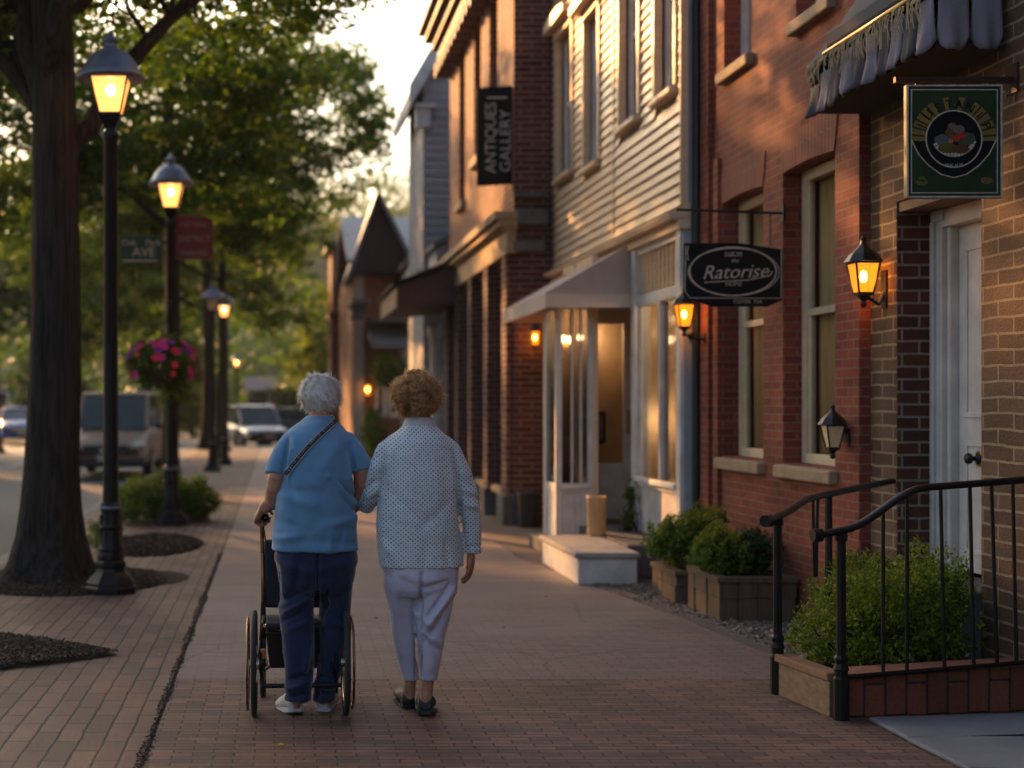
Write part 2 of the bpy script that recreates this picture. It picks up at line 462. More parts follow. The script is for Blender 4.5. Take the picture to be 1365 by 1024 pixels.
sheet('gravel_patch', [(2.86,7.5),(4,7.5),(4,11.6),(2.56,11.6),(2.78,9.6)], -.001, MT['bed_base'])
# concrete ramp at the right
b = MB()
ys = [6.52, 6.12, 5.6, 4.9, 4.2, 3]
for y1, y0 in zip(ys, ys[1:]):
    b.prism([(2.72+random.uniform(-.015,.015),y0+.008),(3.55,y0+.008),(3.55,y1-.006+.1),(2.72+random.uniform(-.015,.015),y1-.006)], 'z', .002, .022)
structure(b.build('ramp_slabs', MT['ramp'], bevel=.006))
# white lane line far up the road
b = MB(); b.add([(-6.9,-5,-.12),(-6.8,-5,-.12),(-6.8,48,-.12),(-6.9,48,-.12)], [(0,1,2,3)])
MT['line'] = plain('road_line', (.5,.5,.48), (.3,.3,.3), 6, .7)
structure(b.build('lane_line', MT['line']))

# ------------------------------------------------------------------ mulch and gravel: chips nobody could count
def chips(name, label, inside, box, n, size, z0, mat, hfun, flat=.35):
    P = []
    while len(P) < n:
        x, y = random.uniform(box[0], box[1]), random.uniform(box[2], box[3])
        if inside(x, y): P.append((x, y))
    P = np.array(P); k = len(P)
    base = np.array([(-1,-.5,-.4),(1,-.5,-.4),(.8,.6,-.4),(-.9,.5,-.4),(-.7,-.3,.5),(.9,-.4,.4),(.7,.4,.6),(-.8,.4,.4)])
    fc = np.array([(0,3,2,1),(4,5,6,7),(0,1,5,4),(1,2,6,5),(2,3,7,6),(3,0,4,7)])
    s = size*rng.uniform(.5, 1.5, (k,1,1))*np.array([1,.55,flat])
    v = base[None]*s*rng.uniform(.7,1.3,(k,8,3))
    a = rng.uniform(0, 6.28, k); t = rng.normal(0, .35, k)
    ca, sa, ct, st = np.cos(a), np.sin(a), np.cos(t), np.sin(t)
    x, y, z = v[...,0], v[...,1], v[...,2]
    x2 = x*ct[:,None]-z*st[:,None]; z2 = x*st[:,None]+z*ct[:,None]
    x3 = x2*ca[:,None]-y*sa[:,None]; y3 = x2*sa[:,None]+y*ca[:,None]
    hz = np.array([hfun(p[0], p[1]) for p in P])
    V = np.stack([x3+P[:,0:1], y3+P[:,1:2], z2+z0+hz[:,None]+size*flat*.3], -1).reshape(-1,3)
    Fc = (fc[None]+8*np.arange(k)[:,None,None]).reshape(-1,4)
    o = npmesh(name, V, Fc, mat)
    return tag(o, label, name.split('_')[0], None, 'stuff')
def blob_in(cx, cy, rx, ry, p=2):
    return lambda x, y: (abs((x-cx)/rx)**p+abs((y-cy)/ry)**p) < 1
def chipmat(name, stops, rough=.85):
    m, nt, out = newmat(name)
    g = nt.nodes.new('ShaderNodeNewGeometry')
    c = ramp(nt, g.outputs['Random Per Island'], stops)
    principled(nt, out, c, rough, 0, .25)
    return m
MT['bark'] = chipmat('bark_chips', [(0,(.008,.006,.005)),(.5,(.022,.014,.011)),(.85,(.045,.028,.02)),(1,(.12,.08,.055))])
MT['gravel'] = chipmat('gravel_stones', [(0,(.06,.045,.04)),(.5,(.16,.12,.1)),(.85,(.24,.18,.15)),(1,(.34,.29,.25))])
# near bed: pointed leaf outline ending at the right, running out of the frame on the left
def near_bed(x, y):
    t = (x+2.6)/1.68
    if t < 0 or t > 1: return False
    w = .95*(1-t**1.7)
    return abs(y-8.3+.05*t) < w
def poly_bed(name, f_in, box, z=.004, h=.05, cx=0, cy=0):
    return None
def mound(name, cx, cy, rx, ry, h, mat, p=2):
    b = MB(); n = 32; rings = 5
    vs = [(cx, cy, h)]; fs = []
    for i in range(1, rings+1):
        r = i/rings
        for k in range(n):
            a = 2*math.pi*k/n
            c, s = math.cos(a), math.sin(a)
            q = (abs(c)**p+abs(s)**p)**(-1/p)
            vs.append((cx+rx*r*c*q, cy+ry*r*s*q, max(.003, h*(1-r*r))))
    for k in range(n):
        fs.append((0, 1+k, 1+(k+1) % n))
        for i in range(rings-1):
            a = 1+i*n
            fs.append((a+k, a+n+k, a+n+(k+1) % n, a+(k+1) % n))
    b.add(vs, fs); return structure(b.build(name, mat, smooth=True))
b = MB()
pts_ = [(-2.5, 9.1)]+[(-2.6+1.68*t, 8.3-.05*t+.95*(1-t**1.7)) for t in np.linspace(.06,1,14)]+[(-2.6+1.68*t, 8.3-.05*t-.95*(1-t**1.7)) for t in np.linspace(1,.06,14)]+[(-2.5,7.47)]
b.add([(x,y,.004) for x,y in pts_], [tuple(range(len(pts_)))[::-1]])
structure(b.build('mulch_bed', MT['mulch']))
chips('mulch', 'dark bark mulch filling the pointed bed at the lower left', lambda x,y: near_bed(x,y) and x > -2.48, (-2.6,-.92,7.3,9.3), 8000, .014, .006, MT['bark'], lambda x,y: .02)
mound('mulch_bed', -1.75, 11.75, .85, 1.0, .05, MT['mulch'])
chips('mulch', 'dark bark mulch ringing the foot of the big tree', blob_in(-1.75,11.75,.85,1.0), (-2.5,-.9,10.7,12.8), 4200, .018, .006, MT['bark'], lambda x,y: .045*(1-min(1,((x+1.75)/.85)**2+((y-11.75)/1.0)**2)))
mound('mulch_bed', -1.1, 11.9, .36, .55, .02, MT['mulch'])
mound('mulch_bed', -1.3, 14.7, .52, 1.15, .08, MT['mulch'])
chips('mulch', 'reddish brown mulch in the bed between the first two street lamps', blob_in(-1.3,14.7,.52,1.15), (-1.85,-.75,13.5,15.9), 2200, .022, .006, MT['bark'], lambda x,y: .075*(1-min(1,((x+1.3)/.52)**2+((y-14.7)/1.15)**2)))
chips('gravel', 'loose brown stones between the planters and the pavement edge', lambda x,y: x > 2.98-.13*(y-8) and x < 3.5, (2.5,3.5,7.7,11.5), 6500, .02, 0, MT['gravel'], lambda x,y: 0, .5)
chips('soil', 'earth crumbs along the joint between brick strip and pavement', lambda x,y: abs(x+.555) < .02+.018*noise.noise(Vector((x*3,y*2.1,0))), (-.62,-.5,5.2,14), 3500, .007, 0, MT['bark'], lambda x,y: -.002, .6)
# ------------------------------------------------------------------ building materials
MT['brick_red'] = brick('red_brick', (.3,.07,.04), (.19,.043,.028), (.25,.14,.1), .18, .058, .006, .8, .5)
MT['brick_soldier'] = brick('lintel_brick', (.27,.075,.045), (.2,.05,.034), (.25,.14,.1), .4, .058, .007, .7, .3, soldier=True)
MT['brick_tan'] = brick('tan_brick', (.2,.115,.068), (.125,.07,.043), (.42,.3,.19), .3, .079, .007, 1.2, .45, fine=1.3, wob=.014)
MT['brick_niche_shaded'] = brick('shaded_niche_brick', (.1,.034,.025), (.05,.02,.017), (.24,.19,.17), .2, .073, .007, .7, .3)  # doorway returns: shade on the same brick, put in as darker red-brown
MT['brick_dark'] = brick('dark_brick', (.12,.04,.03), (.06,.022,.02), (.2,.14,.12), .28, .075, .012, .9, .35)
MT['brick_brown'] = brick('brown_brick', (.27,.095,.05), (.18,.062,.037), (.33,.22,.15), .24, .075, .009, .9, .35)
MT['clap'] = plain('clapboard_paint', (.7,.51,.34), (.54,.39,.25), 4, .5, 0, .4, .2, 60, .003, (.4,.4,6))
MT['grey_clap'] = plain('grey_clapboard', (.42,.4,.4), (.28,.26,.26), 3, .7, 0, .3, .4, 40, .004, (.4,.4,5))
MT['brown_trim'] = plain('brown_trim', (.11,.055,.045), (.07,.035,.03), 5, .65, 0, .35, .3, 60, .004)
MT['black_metal'] = plain('black_metal', (.02,.02,.022), (.012,.012,.013), 8, .4, .4, .5, .15, 90, .002)
MT['brass'] = plain('brass', (.5,.34,.12), (.3,.2,.08), 12, .35, 1, .5, .2, 60, .002)
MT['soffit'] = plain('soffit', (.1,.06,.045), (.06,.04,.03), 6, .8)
MT['roof_blue'] = plain('slate_roof', (.12,.14,.17), (.07,.085,.11), 5, .5, 0, .4, .4, 20, .01, (1,1,4))
MT['gable_dark'] = plain('dark_gable_boards', (.03,.023,.024), (.018,.014,.016), 5, .8, 0, .3, .4, 30, .01, (6,6,.4))

def xf_street(x, y):   # local x runs down-street towards the camera, local y goes into the wall
    return Matrix(((0,1,0,x),(-1,0,0,y),(0,0,1,0),(0,0,0,1)))
def xf_front(x, y):
    return Matrix(((1,0,0,x),(0,1,0,y),(0,0,1,0),(0,0,0,1)))

def window(parent, M, w, z0, z1, frame='cream_paint', depth=.13, split=True, curtain=None, sill='tan_stone', mull=0, panemat='pane', sill_out=.07, sill_h=.09, fr=.055, shade=None):
    """double-hung window filling an opening w wide from z0 to z1, M puts x=0 in the middle of the opening, y=0 on the wall face"""
    h = w/2
    b = MB(M); d = depth
    b.box(-h, -h+fr, d, d+.07, z0, z1); b.box(h-fr, h, d, d+.07, z0, z1)
    b.box(-h+fr, h-fr, d, d+.07, z1-fr, z1); b.box(-h+fr, h-fr, d, d+.07, z0, z0+fr*.9)
    zm = (z0+z1)/2+.03
    if split:
        b.box(-h+fr, h-fr, d+.012, d+.06, zm-.025, zm+.025)
        for sx in (-1, 1):
            b.box(sx*(h-fr), sx*(h-fr-.035), d+.02, d+.06, z0+fr*.9, zm-.025)
            b.box(sx*(h-fr), sx*(h-fr-.035), d+.012, d+.05, zm+.025, z1-fr)
    for k in range(mull):
        x = -h+(k+1)*w/(mull+1)
        b.box(x-.018, x+.018, d+.012, d+.056, z0+fr*.9, z1-fr)
    wo = b.build('window', MT[frame], parent, bevel=.004)
    def sub(mb, n, m):
        o = mb.build(n, MT[m]); o.parent = wo; return o
    g = MB(M); g.box(-h+fr, h-fr, d+.03, d+.036, z0+fr*.8, z1-fr*.8); sub(g, 'pane', panemat)
    if curtain:
        for (a, c, m) in curtain:
            g = MB(M); n = 24; x0, x1 = -h+fr+a*(w-2*fr), -h+fr+c*(w-2*fr)
            vs = []; fs = []
            for i in range(n+1):
                x = x0+(x1-x0)*i/n; y = d+.095+.018*math.sin(i*1.9)+.008*math.sin(i*.7+x)
                vs += [(x, y, z0+.03), (x, y, z1-.04)]
            for i in range(n): fs.append((2*i, 2*i+2, 2*i+3, 2*i+1))
            g.add(vs, fs); o = sub(g, 'curtain', m)
            o.data.polygons.foreach_set('use_smooth', [True]*n)
            md = o.modifiers.new('S', 'SOLIDIFY'); md.thickness = .004
    if shade:
        g = MB(M); g.box(-h+fr, h-fr, d+.075, d+.08, z1-(z1-z0)*shade, z1-fr); sub(g, 'blind', 'pale_curtain')
    g = MB(M); e = .35
    g.box(-h-.02, h+.02, d+e, d+e+.02, z0-.02, z1+.02); g.box(-h-.02, -h, d+.07, d+e, z0, z1); g.box(h, h+.02, d+.07, d+e, z0, z1)
    g.box(-h, h, d+.07, d+e, z1, z1+.02); g.box(-h, h, d+.07, d+e, z0-.02, z0)
    sub(g, 'room', 'room')
    if sill:
        g = MB(M); g.hexa([(-h-.04,-sill_out,z0-sill_h),(h+.04,-sill_out,z0-sill_h),(h+.04,d,z0-sill_h),(-h-.04,d,z0-sill_h),
                           (-h-.04,-sill_out,z0-.015),(h+.04,-sill_out,z0-.015),(h+.04,d,z0),(-h-.04,d,z0)])
        o = sub(g, 'sill', sill); bv = o.modifiers.new('Bevel', 'BEVEL'); bv.width = .012; bv.segments = 2
    return wo

# ================================================================== A: tan brick building with the doorway (nearest, right edge)
XA, XN = 3.568, 3.806
A = thing('brick_building', (XA, 8.0, 0), 'tan brick building at the right edge with a recessed white front door', 'building')
b = MB(); b.wall(-4, 7.21, 0, 7.6, XA, XA+.22, [], 'x'); b.wall(8.2, 8.555, 0, 7.6, XA, XA+.22, [], 'x')
b.box(XA, XA+.22, 7.21, 8.2, 2.62, 7.6)
b.box(XA+.22, 9, -4, 8.555, 2.62, 7.6)
b.build('wall', MT['brick_tan'], A)
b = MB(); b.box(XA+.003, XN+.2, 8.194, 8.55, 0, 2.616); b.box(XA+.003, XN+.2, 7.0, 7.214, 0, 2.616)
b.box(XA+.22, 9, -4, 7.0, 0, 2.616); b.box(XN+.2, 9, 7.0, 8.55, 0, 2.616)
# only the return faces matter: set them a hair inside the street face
b.build('doorway_wall', MT['brick_niche_shaded'], A)
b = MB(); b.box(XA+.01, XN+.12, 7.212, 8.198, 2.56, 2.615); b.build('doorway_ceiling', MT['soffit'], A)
# door frame, door and transom, facing the street in the niche
b = MB()
b.box(XN-.03, XN+.1, 8.09, 8.2, .5, 2.56); b.box(XN-.03, XN+.1, 7.21, 7.3, .5, 2.56); b.box(XN-.03, XN+.1, 7.3, 8.09, 2.46, 2.56)
b.box(XN-.045, XN+.02, 8.05, 8.198, 2.5, 2.56); b.box(XN-.05, XN-.03, 8.16, 8.198, .5, 2.5)
b.box(XN+.0, XN+.1, 8.05, 8.09, .5, 2.46); b.box(XN+.02, XN+.1, 7.3, 7.34, .5, 2.46)
b.build('door_frame', MT['white_paint'], A, bevel=.005)
dr = MB(); dr.box(XN+.05, XN+.09, 7.34, 8.05, .52, 2.46)
for (z0, z1) in ((.62,1.25),(1.38,2.34)):
    for (y0, y1) in ((7.42,7.66),(7.74,7.97)):
        dr.box(XN+.042, XN+.05, y0, y1, z0, z0+.03); dr.box(XN+.042, XN+.05, y0, y1, z1-.03, z1)
        dr.box(XN+.042, XN+.05, y0, y0+.03, z0+.03, z1-.03); dr.box(XN+.042, XN+.05, y1-.03, y1, z0+.03, z1-.03)
door = dr.build('door', MT['white_paint'], A, bevel=.003)
kn = MB(Matrix.Translation((XN+.05, 7.82, 1.155)) @ Matrix.Rotation(R(-90), 4, 'Y'))
kn.lathe([(.033,0),(.033,.008),(.014,.012),(.012,.035),(.028,.045),(.032,.06),(.024,.072),(.006,.077)], n=16)
k = kn.build('knob', MT['black_metal'], smooth=True); k.parent = door
kn = MB(Matrix.Translation((XN+.051, 7.82, 1.155)) @ Matrix.Rotation(R(-90), 4, 'Y')); kn.lathe([(.045,0),(.045,.003),(.04,.005)], n=20)
k = kn.build('knob_plate', MT['brass']); k.parent = door
b = MB(); b.box(3.3, XN+.06, 7.22, 8.18, .0, .5); b.build('stoop', MT['dark_stone'], A, bevel=.01)
# dark tie bar under the awning carries the pub sign
# ================================================================== B: red brick building
XB = 3.5
B = thing('brick_building', (XB, 10, 0), 'red brick building with two tall recessed windows behind the planters', 'building')
holes = [(8.93,9.85,1.05,3.07),(10.25,11.2,1.05,3.05),(8.95,9.6,4.04,5.7),(10.5,11.15,4.06,5.7)]
b = MB(); b.wall(8.56, 11.72, 0, 8.2, XB, XB+.3, holes, 'x'); b.box(XB+.3, 9, 8.56, 11.72, 0, .9)
b.box(XB+.9, 9, 8.56, 11.72, .9, 8.2)
b.box(XB-.045, XB, 11.42, 11.62, 0, 8.2); b.box(XB-.03, XB, 11.22, 11.34, 0, 3.4)
b.build('wall', MT['brick_red'], B)
for (y0, y1, z0, z1) in holes:
    # segmental arch of soldier bricks
    m = MB(); n = 10; yc = (y0+y1)/2; w = (y1-y0)/2; up = []; lo = []
    for i in range(n+1):
        t = -1+2*i/n
        lo.append((yc+t*w, z1-.02*t*t-.003)); up.append((yc+t*(w+.06), z1+.24-.02*t*t))
    for i in range(n):
        m.prism([lo[i], lo[i+1], up[i+1], up[i]], 'x', XB-.008, XB+.12)
    m.build('lintel', MT['brick_soldier'], B)
    tall = z0 < 2
    window(B, xf_street(XB, yc), y1-y0, z0, z1-.01, 'cream_paint' if tall else 'white_paint', .13, True,
           [(0,.42,'curtain'),(.8,1,'curtain')] if tall else [(0,.3,'pale_curtain'),(.7,1,'pale_curtain')], 'tan_stone', 0, 'pane', .06, .1, .075)

# ================================================================== C: clapboard building with the shopfront
XC = 3.35
C_ = thing('clapboard_building', (XC, 14, 0), 'pale clapboard building with a white shopfront and four upper windows', 'building')
wins = [(16.05,16.9,4.13,5.78),(14.72,15.4,4.0,5.6),(13.1,13.8,4.13,5.8),(11.9,12.5,4.13,5.8)]
b = MB(); z = 3.1; k = 0
while z < 8.3:
    hgt = .098
    for (ya, yb) in ((11.74, 14.06), (14.12, 17.4)):
        cuts = [(w[0]-.07, w[1]+.07) for w in wins if w[2]-.1 < z+hgt/2 < w[3]+.08]
        segs = [(ya, yb)]
        for c0, c1 in cuts:
            ns = []
            for s0, s1 in segs:
                if c1 <= s0 or c0 >= s1: ns.append((s0, s1)); continue
                if c0 > s0: ns.append((s0, c0))
                if c1 < s1: ns.append((c1, s1))
            segs = ns
        for s0, s1 in segs:
            j = random.uniform(-.002, .002)
            b.hexa([(XC-.03+j,s0,z),(XC+.03,s0,z),(XC+.03,s1,z),(XC-.03+j,s1,z),(XC-.001,s0,z+hgt+.01),(XC+.03,s0,z+hgt+.01),(XC+.03,s1,z+hgt+.01),(XC-.001,s1,z+hgt+.01)])
    z += hgt
b.build('siding', MT['clap'], C_)
b = MB(); b.wall(11.74, 17.4, 3.0, 8.3, XC+.03, XC+.2, wins, 'x'); b.box(XC+.9, 9, 11.74, 17.4, 0, 8.3)
b.box(XC+.0, 9, 11.722, 11.74, 0, 8.3)
b.box(XC+.2, XC+.9, 11.74, 17.4, 5.9, 8.3)
b.build('wall', MT['grey_paint'], C_)
b = MB(); b.box(XC-.03, XC+.03, 14.062, 14.118, 3.1, 8.3); b.box(XC-.035, XC+.03, 11.70, 11.738, 3.1, 8.3)
b.build('corner_board', MT['clap'], C_)
b = MB(); b.hexa([(XC-.12,11.7,2.98),(XC+.05,11.7,2.98),(XC+.05,17.2,2.98),(XC-.12,17.2,2.98),(XC-.14,11.7,3.03),(XC+.05,11.7,3.12),(XC+.05,17.2,3.12),(XC-.14,17.2,3.03)])
b.box(XC-.05, XC+.05, 11.7, 17.2, 2.9, 2.98)
b.build('cornice', MT['clap'], C_, bevel=.006)
for i, (y0, y1, z0, z1) in enumerate(wins):
    w = window(C_, xf_street(XC, (y0+y1)/2), y1-y0, z0, z1, 'white_paint', .06, True, [(0,.25,'pale_curtain')], 'clap', 0, 'pane_dark', .09, .07, .05)
    m = MB(xf_street(XC, (y0+y1)/2)); h = (y1-y0)/2
    m.box(-h-.07, -h, -.045, .05, z0, z1); m.box(h, h+.07, -.045, .05, z0, z1); m.box(-h-.09, h+.09, -.06, .05, z1, z1+.09)
    o = m.build('casing', MT['clap']); o.parent = w
    if i < 2:
        m = MB(xf_street(XC, (y0+y1)/2)); m.prism([(-h-.14, z1+.09), (h+.14, z1+.09), (h+.14, z1+.17), (h*.6, z1+.22), (-h*.6, z1+.22), (-h-.14, z1+.17)], 'y', -.17, .0)
        o = m.build('hood', MT['clap']); o.parent = w
# shopfront: display window, transom, pilasters
ZF = .28
b = MB()
b.box(XC-.03, XC+.12, 11.74, 11.86, ZF, 2.9); b.box(XC-.03, XC+.12, 13.24, 13.36, ZF, 2.9); b.box(XC+.0, XC+.1, 11.86, 13.24, 2.36, 2.46)
b.box(XC+.0, XC+.1, 11.86, 13.24, .70, .76); b.box(XC-.05, XC+.02, 11.86, 13.24, .745, .79)
b.box(XC+.01, XC+.09, 12.5, 12.56, .76, 2.36); b.box(XC+.02, XC+.09, 11.86, 11.9, .76, 2.36); b.box(XC+.02, XC+.09, 13.2, 13.24, .76, 2.36)
b.box(XC+.0, XC+.1, 11.86, 13.24, 2.84, 2.9)
b.build('shopfront_frame', MT['white_paint'], C_, bevel=.005)
b = MB(); b.box(XC+.04, XC+.1, 11.86, 13.24, ZF, .70); b.box(XC+.02, XC+.05, 11.86, 13.24, ZF, .33)
y = 11.9
while y < 13.2:
    b.box(XC+.022, XC+.04, y, y+.045, .34, .69); y += .075
b.build('stall_riser', MT['white_paint'], C_)
b = MB()
for i in range(10):
    y = 11.9+i*.134
    b.box(XC+.02, XC+.06, y, y+.03, 2.46, 2.84)
b.box(XC+.06, XC+.09, 11.86, 13.24, 2.46, 2.84)
b.build('transom', MT['clap'], C_)
b = MB(); b.box(XC+.05, XC+.056, 11.9, 12.5, .76, 2.36); b.box(XC+.05, XC+.056, 12.56, 13.2, .76, 2.36); b.build('display_pane', MT['pane_display'], C_)
b = MB(); b.box(XC+.8, XC+.85, 11.75, 13.36, ZF, 2.9); b.box(XC+.1, XC+.8, 11.75, 11.8, ZF, 2.9); b.box(XC+.1, XC+.8, 11.8, 13.36, 2.86, 2.9); b.box(XC+.1, XC+.8, 11.8, 13.36, ZF, .7)
b.build('display_room', MT['room'], C_)
# recessed door and angled bay
b = MB(); b.box(XC+.12, 4.2, 13.36, 13.4, ZF, 2.9); b.box(3.70, 4.3, 14.6, 14.7, ZF, 2.9); b.box(XC+.12, 4.2, 13.4, 14.6, 2.86, 2.9); b.box(4.2, 4.24, 13.36, 14.6, ZF, 2.9)
b.build('porch_wall', MT['clap'], C_)
M = xf_front(3.38, 14.6)
m = MB(M)
m.box(-.32,-.27,-.02,.06,ZF,2.4); m.box(.27,.32,-.02,.06,ZF,2.4); m.box(-.32,.32,-.02,.06,2.4,2.86); m.box(-.27,-.17,.0,.04,ZF,2.4); m.box(.17,.27,.0,.04,ZF,2.4)
m.box(-.17,.17,.0,.04,2.28,2.4); m.box(-.17,.17,.0,.04,ZF,.85)
dd = m.build('shop_door', MT['white_paint'], C_, bevel=.004)
m = MB(M); m.box(-.17,.17,.018,.024,.85,2.28); o = m.build('pane', MT['pane']); o.parent = dd
m = MB(M); m.box(-.3,.3,.5,.52,ZF,2.86); o = m.build('room', MT['room']); o.parent = dd
m = MB(M); m.box(.2,.225,-.06,-.03,1.15,1.4); m.box(.2,.225,-.04,0,1.17,1.19); m.box(.2,.225,-.04,0,1.36,1.38); o = m.build('handle', MT['brass']); o.parent = dd
m = MB(M); m.box(-.3,-.02,-.04,-.022,1.05,1.38); po = m.build('poster', MT['dark'], dd)
m = MB(M); m.box(-.27,-.05,-.044,-.04,1.09,1.34); o = m.build('picture', plain('faded_print', (.22,.1,.07), (.05,.06,.09), 9, .5, 0, .4, 0)); o.parent = po
# bay
bx0, bx1, by0 = 2.7, 3.06, 13.8
b = MB()
b.box(bx0, bx0+.06, by0, by0+.06, .15, 2.45); b.box(bx1-.05, bx1, by0, by0+.06, .15, 2.45); b.box(bx0+.06, bx1-.05, by0+.005, by0+.05, 2.38, 2.45)
b.box(bx0+.06, bx1-.05, by0, by0+.06, .6, .68); b.box(bx0+.03, bx1-.02, by0-.03, by0, .64, .69)
b.box(bx0+.15, bx0+.172, by0+.01, by0+.05, .68, 2.38); b.box(bx0+.235, bx0+.257, by0+.01, by0+.05, .68, 2.38)
b.box(bx0, bx0+.06, 14.34, 14.4, .15, 2.45); b.box(bx0+.005, bx0+.05, by0+.06, 14.34, .6, .68); b.box(bx0+.005, bx0+.05, by0+.06, 14.34, 2.38, 2.45)
b.build('bay_frame', MT['white_paint'], C_, bevel=.004)
b = MB(); b.box(bx0+.06, bx1-.05, by0+.02, by0+.05, .15, .6)
for i in range(4): b.box(bx0+.075+i*.062, bx0+.115+i*.062, by0+.008, by0+.02, .2, .56)
b.box(bx0+.02, bx0+.05, by0+.06, 14.34, .15, .6)
b.build('bay_panel', MT['white_paint'], C_)
b = MB(); b.box(bx1, bx1+.05, by0+.0, 14.598, .15, 2.9); b.box(bx0, bx1, 14.4, 14.45, .15, 2.45); b.box(bx1, bx1+.03, 14.7, 15.2, .15, 2.9); b.box(bx1, 4.3, 15.2, 15.24, .15, 2.9); b.box(XC, XC+.1, 15.24, 17.18, .0, 2.9); b.build('bay_wall', MT['clap'], C_)
b = MB(); b.box(bx0+.06, bx1-.05, by0+.028, by0+.034, .68, 2.38); b.box(bx0+.028, bx0+.034, by0+.06, 14.34, .68, 2.38); b.build('bay_pane', MT['pane_dark'], C_)
b = MB(); b.box(bx0+.0, bx1+.3, by0, 14.44, 2.45, 2.5); b.build('bay_roof', MT['grey_paint'], C_)
b = MB(); b.box(2.58, XC+.1, 13.35, 14.6, 0.001, .14); b.box(2.93, 4.2, 11.9, 14.6, .001, ZF-.002)
b.build('front_step', MT['dark_stone'], C_, bevel=.012)
b = MB(); b.tube([(3.44,11.68,0),(3.44,11.68,8.2)], .035, 10); b.box(3.38,3.5,11.66,11.72,2.0,2.04); b.box(3.38,3.5,11.66,11.72,5.0,5.04)
b.build('downpipe', MT['black_metal'], C_)
# white painted block step
S_ = thing('step_block', (2.65, 12.3, 0), 'white painted block step with a grey stone top before the shopfront', 'step')
b = MB(); b.box(2.42, 2.9, 11.46, 13.0, .001, .215); b.build('block', MT['white_paint'], S_, bevel=.01)
b = MB(); b.box(2.39, 2.92, 11.43, 13.02, .217, .262); b.build('top_slab', MT['stone'], S_, bevel=.012)

# ================================================================== D: dark brick building
XD = 2.86
D = thing('brick_building', (XD, 20, 0), 'dark brick building with tall narrow ground floor bays and a tan cornice', 'building')
gh = [(17.75,18.7,.42,3.22),(19.25,20.3,.42,3.22),(20.85,21.8,.42,3.22),(22.35,23.1,.42,3.22)]
uh = [(18.5,19.2,5.0,6.9),(20.0,20.7,5.0,6.9),(21.7,22.4,4.6,6.9)]
b = MB(); b.wall(17.22, 23.6, 3.75, 8.2, XD, XD+.3, uh, 'x')
b.build('upper_wall', MT['brick_brown'], D)
b = MB(); b.wall(17.22, 23.6, 0, 3.75, XD, XD+.3, gh, 'x')
b.box(XD+.8, 9, 17.22, 23.6, 0, 8.2)
b.box(XD+.003, 9, 17.2, 17.22, 0, 8.2); b.box(XD+.01, 9, 23.6, 23.62, 0, 8.2)
for y in (17.25, 18.8, 20.38, 21.88, 23.2):
    b.box(XD-.09, XD, y, y+.36, .35, 3.28)
b.build('ground_wall', MT['brick_dark'], D)
b = MB()
for y in (17.2, 18.76, 20.34, 21.84, 23.15):
    b = MB(); b.box(XD-.14, XD-.0, y, y+.46, 0, .35); b.build('plinth', MT['dark_stone'], D, bevel=.012)
b = MB(); b.box(XD+.0, XD+.24, 17.18, 17.199, 0, .42); b.build('plinth', MT['dark_stone'], D, bevel=.012)
for (y0, y1, z0, z1) in gh:
    window(D, xf_street(XD, (y0+y1)/2), y1-y0, z0, z1, 'brown_trim', .2, True, [(.0,.2,'curtain')], 'tan_stone', 1, 'pane_dark', .05, .1, .07)
for (y0, y1, z0, z1) in uh:
    window(D, xf_street(XD, (y0+y1)/2), y1-y0, z0, z1, 'brown_trim', .13, True, None, 'tan_stone', 0, 'pane_dark', .08, .14, .06)
b = MB(); b.box(XD-.1, XD+.02, 17.12, 23.6, 3.28, 3.56); b.build('fascia', MT['tan_stone'], D, bevel=.01)
b = MB()
for (p0, p1, z0, z1) in ((.13,0,3.56,3.6),(.2,0,3.6,3.68),(.26,0,3.68,3.78)):
    b.box(XD-p0, XD+.02, 17.1-p0*.2, 23.6, z0, z1-.001)
b.build('cornice', MT['tan_stone'], D, bevel=.008)
b = MB()
for (x0, x1, z0, z1) in ((XD-.02,XD+.36,3.3,3.42),(XD-.02,XD+.4,3.62,3.8),(XD-.01,XD+.38,3.95,4.0)): b.box(x0, x1, 17.1, 17.198, z0, z1)
b.build('pier_cap', MT['dark_stone'], D, bevel=.012)
b = MB()
for i, p in enumerate((.1,.18,.28,.4)):
    b.box(XD-p, XD+.02, 17.0, 23.7+p*.6, 7.1+i*.14, 7.24+i*.14-.002)
for i in range(16): b.box(XD-.26, XD-.0, 17.1+i*.42, 17.28+i*.42, 6.86, 7.1)
b.box(XD-.5, 9, 16.9, 24.0, 7.66, 7.75)
b.build('roof_cornice', MT['brown_trim'], D, bevel=.01)
# brown shed canopy
K = thing('shed_canopy', (2.4, 23, 3.4), 'brown boarded shed canopy jutting over the pavement beyond the tan cornice', 'canopy')
b = MB(); b.hexa([(1.87,22.1,2.97),(2.86,22.1,3.07),(2.86,25.4,3.07),(1.87,25.4,2.97),(1.87,22.1,3.3),(2.86,22.1,3.68),(2.86,25.4,3.68),(1.87,25.4,3.3)])
b.build('canopy_box', MT['brown_trim'], K)
b = MB(); b.hexa([(1.78,22.0,3.3),(2.78,22.0,3.69),(2.78,25.5,3.69),(1.78,25.5,3.3),(1.78,22.0,3.34),(2.78,22.0,3.74),(2.78,25.5,3.74),(1.78,25.5,3.34)])
b.build('roof_sheet', MT['gable_dark'], K)
b = MB(); b.box(1.84,1.868,22.1,25.4,2.97,3.28); b.build('fascia_board', MT['tan_stone'], K)

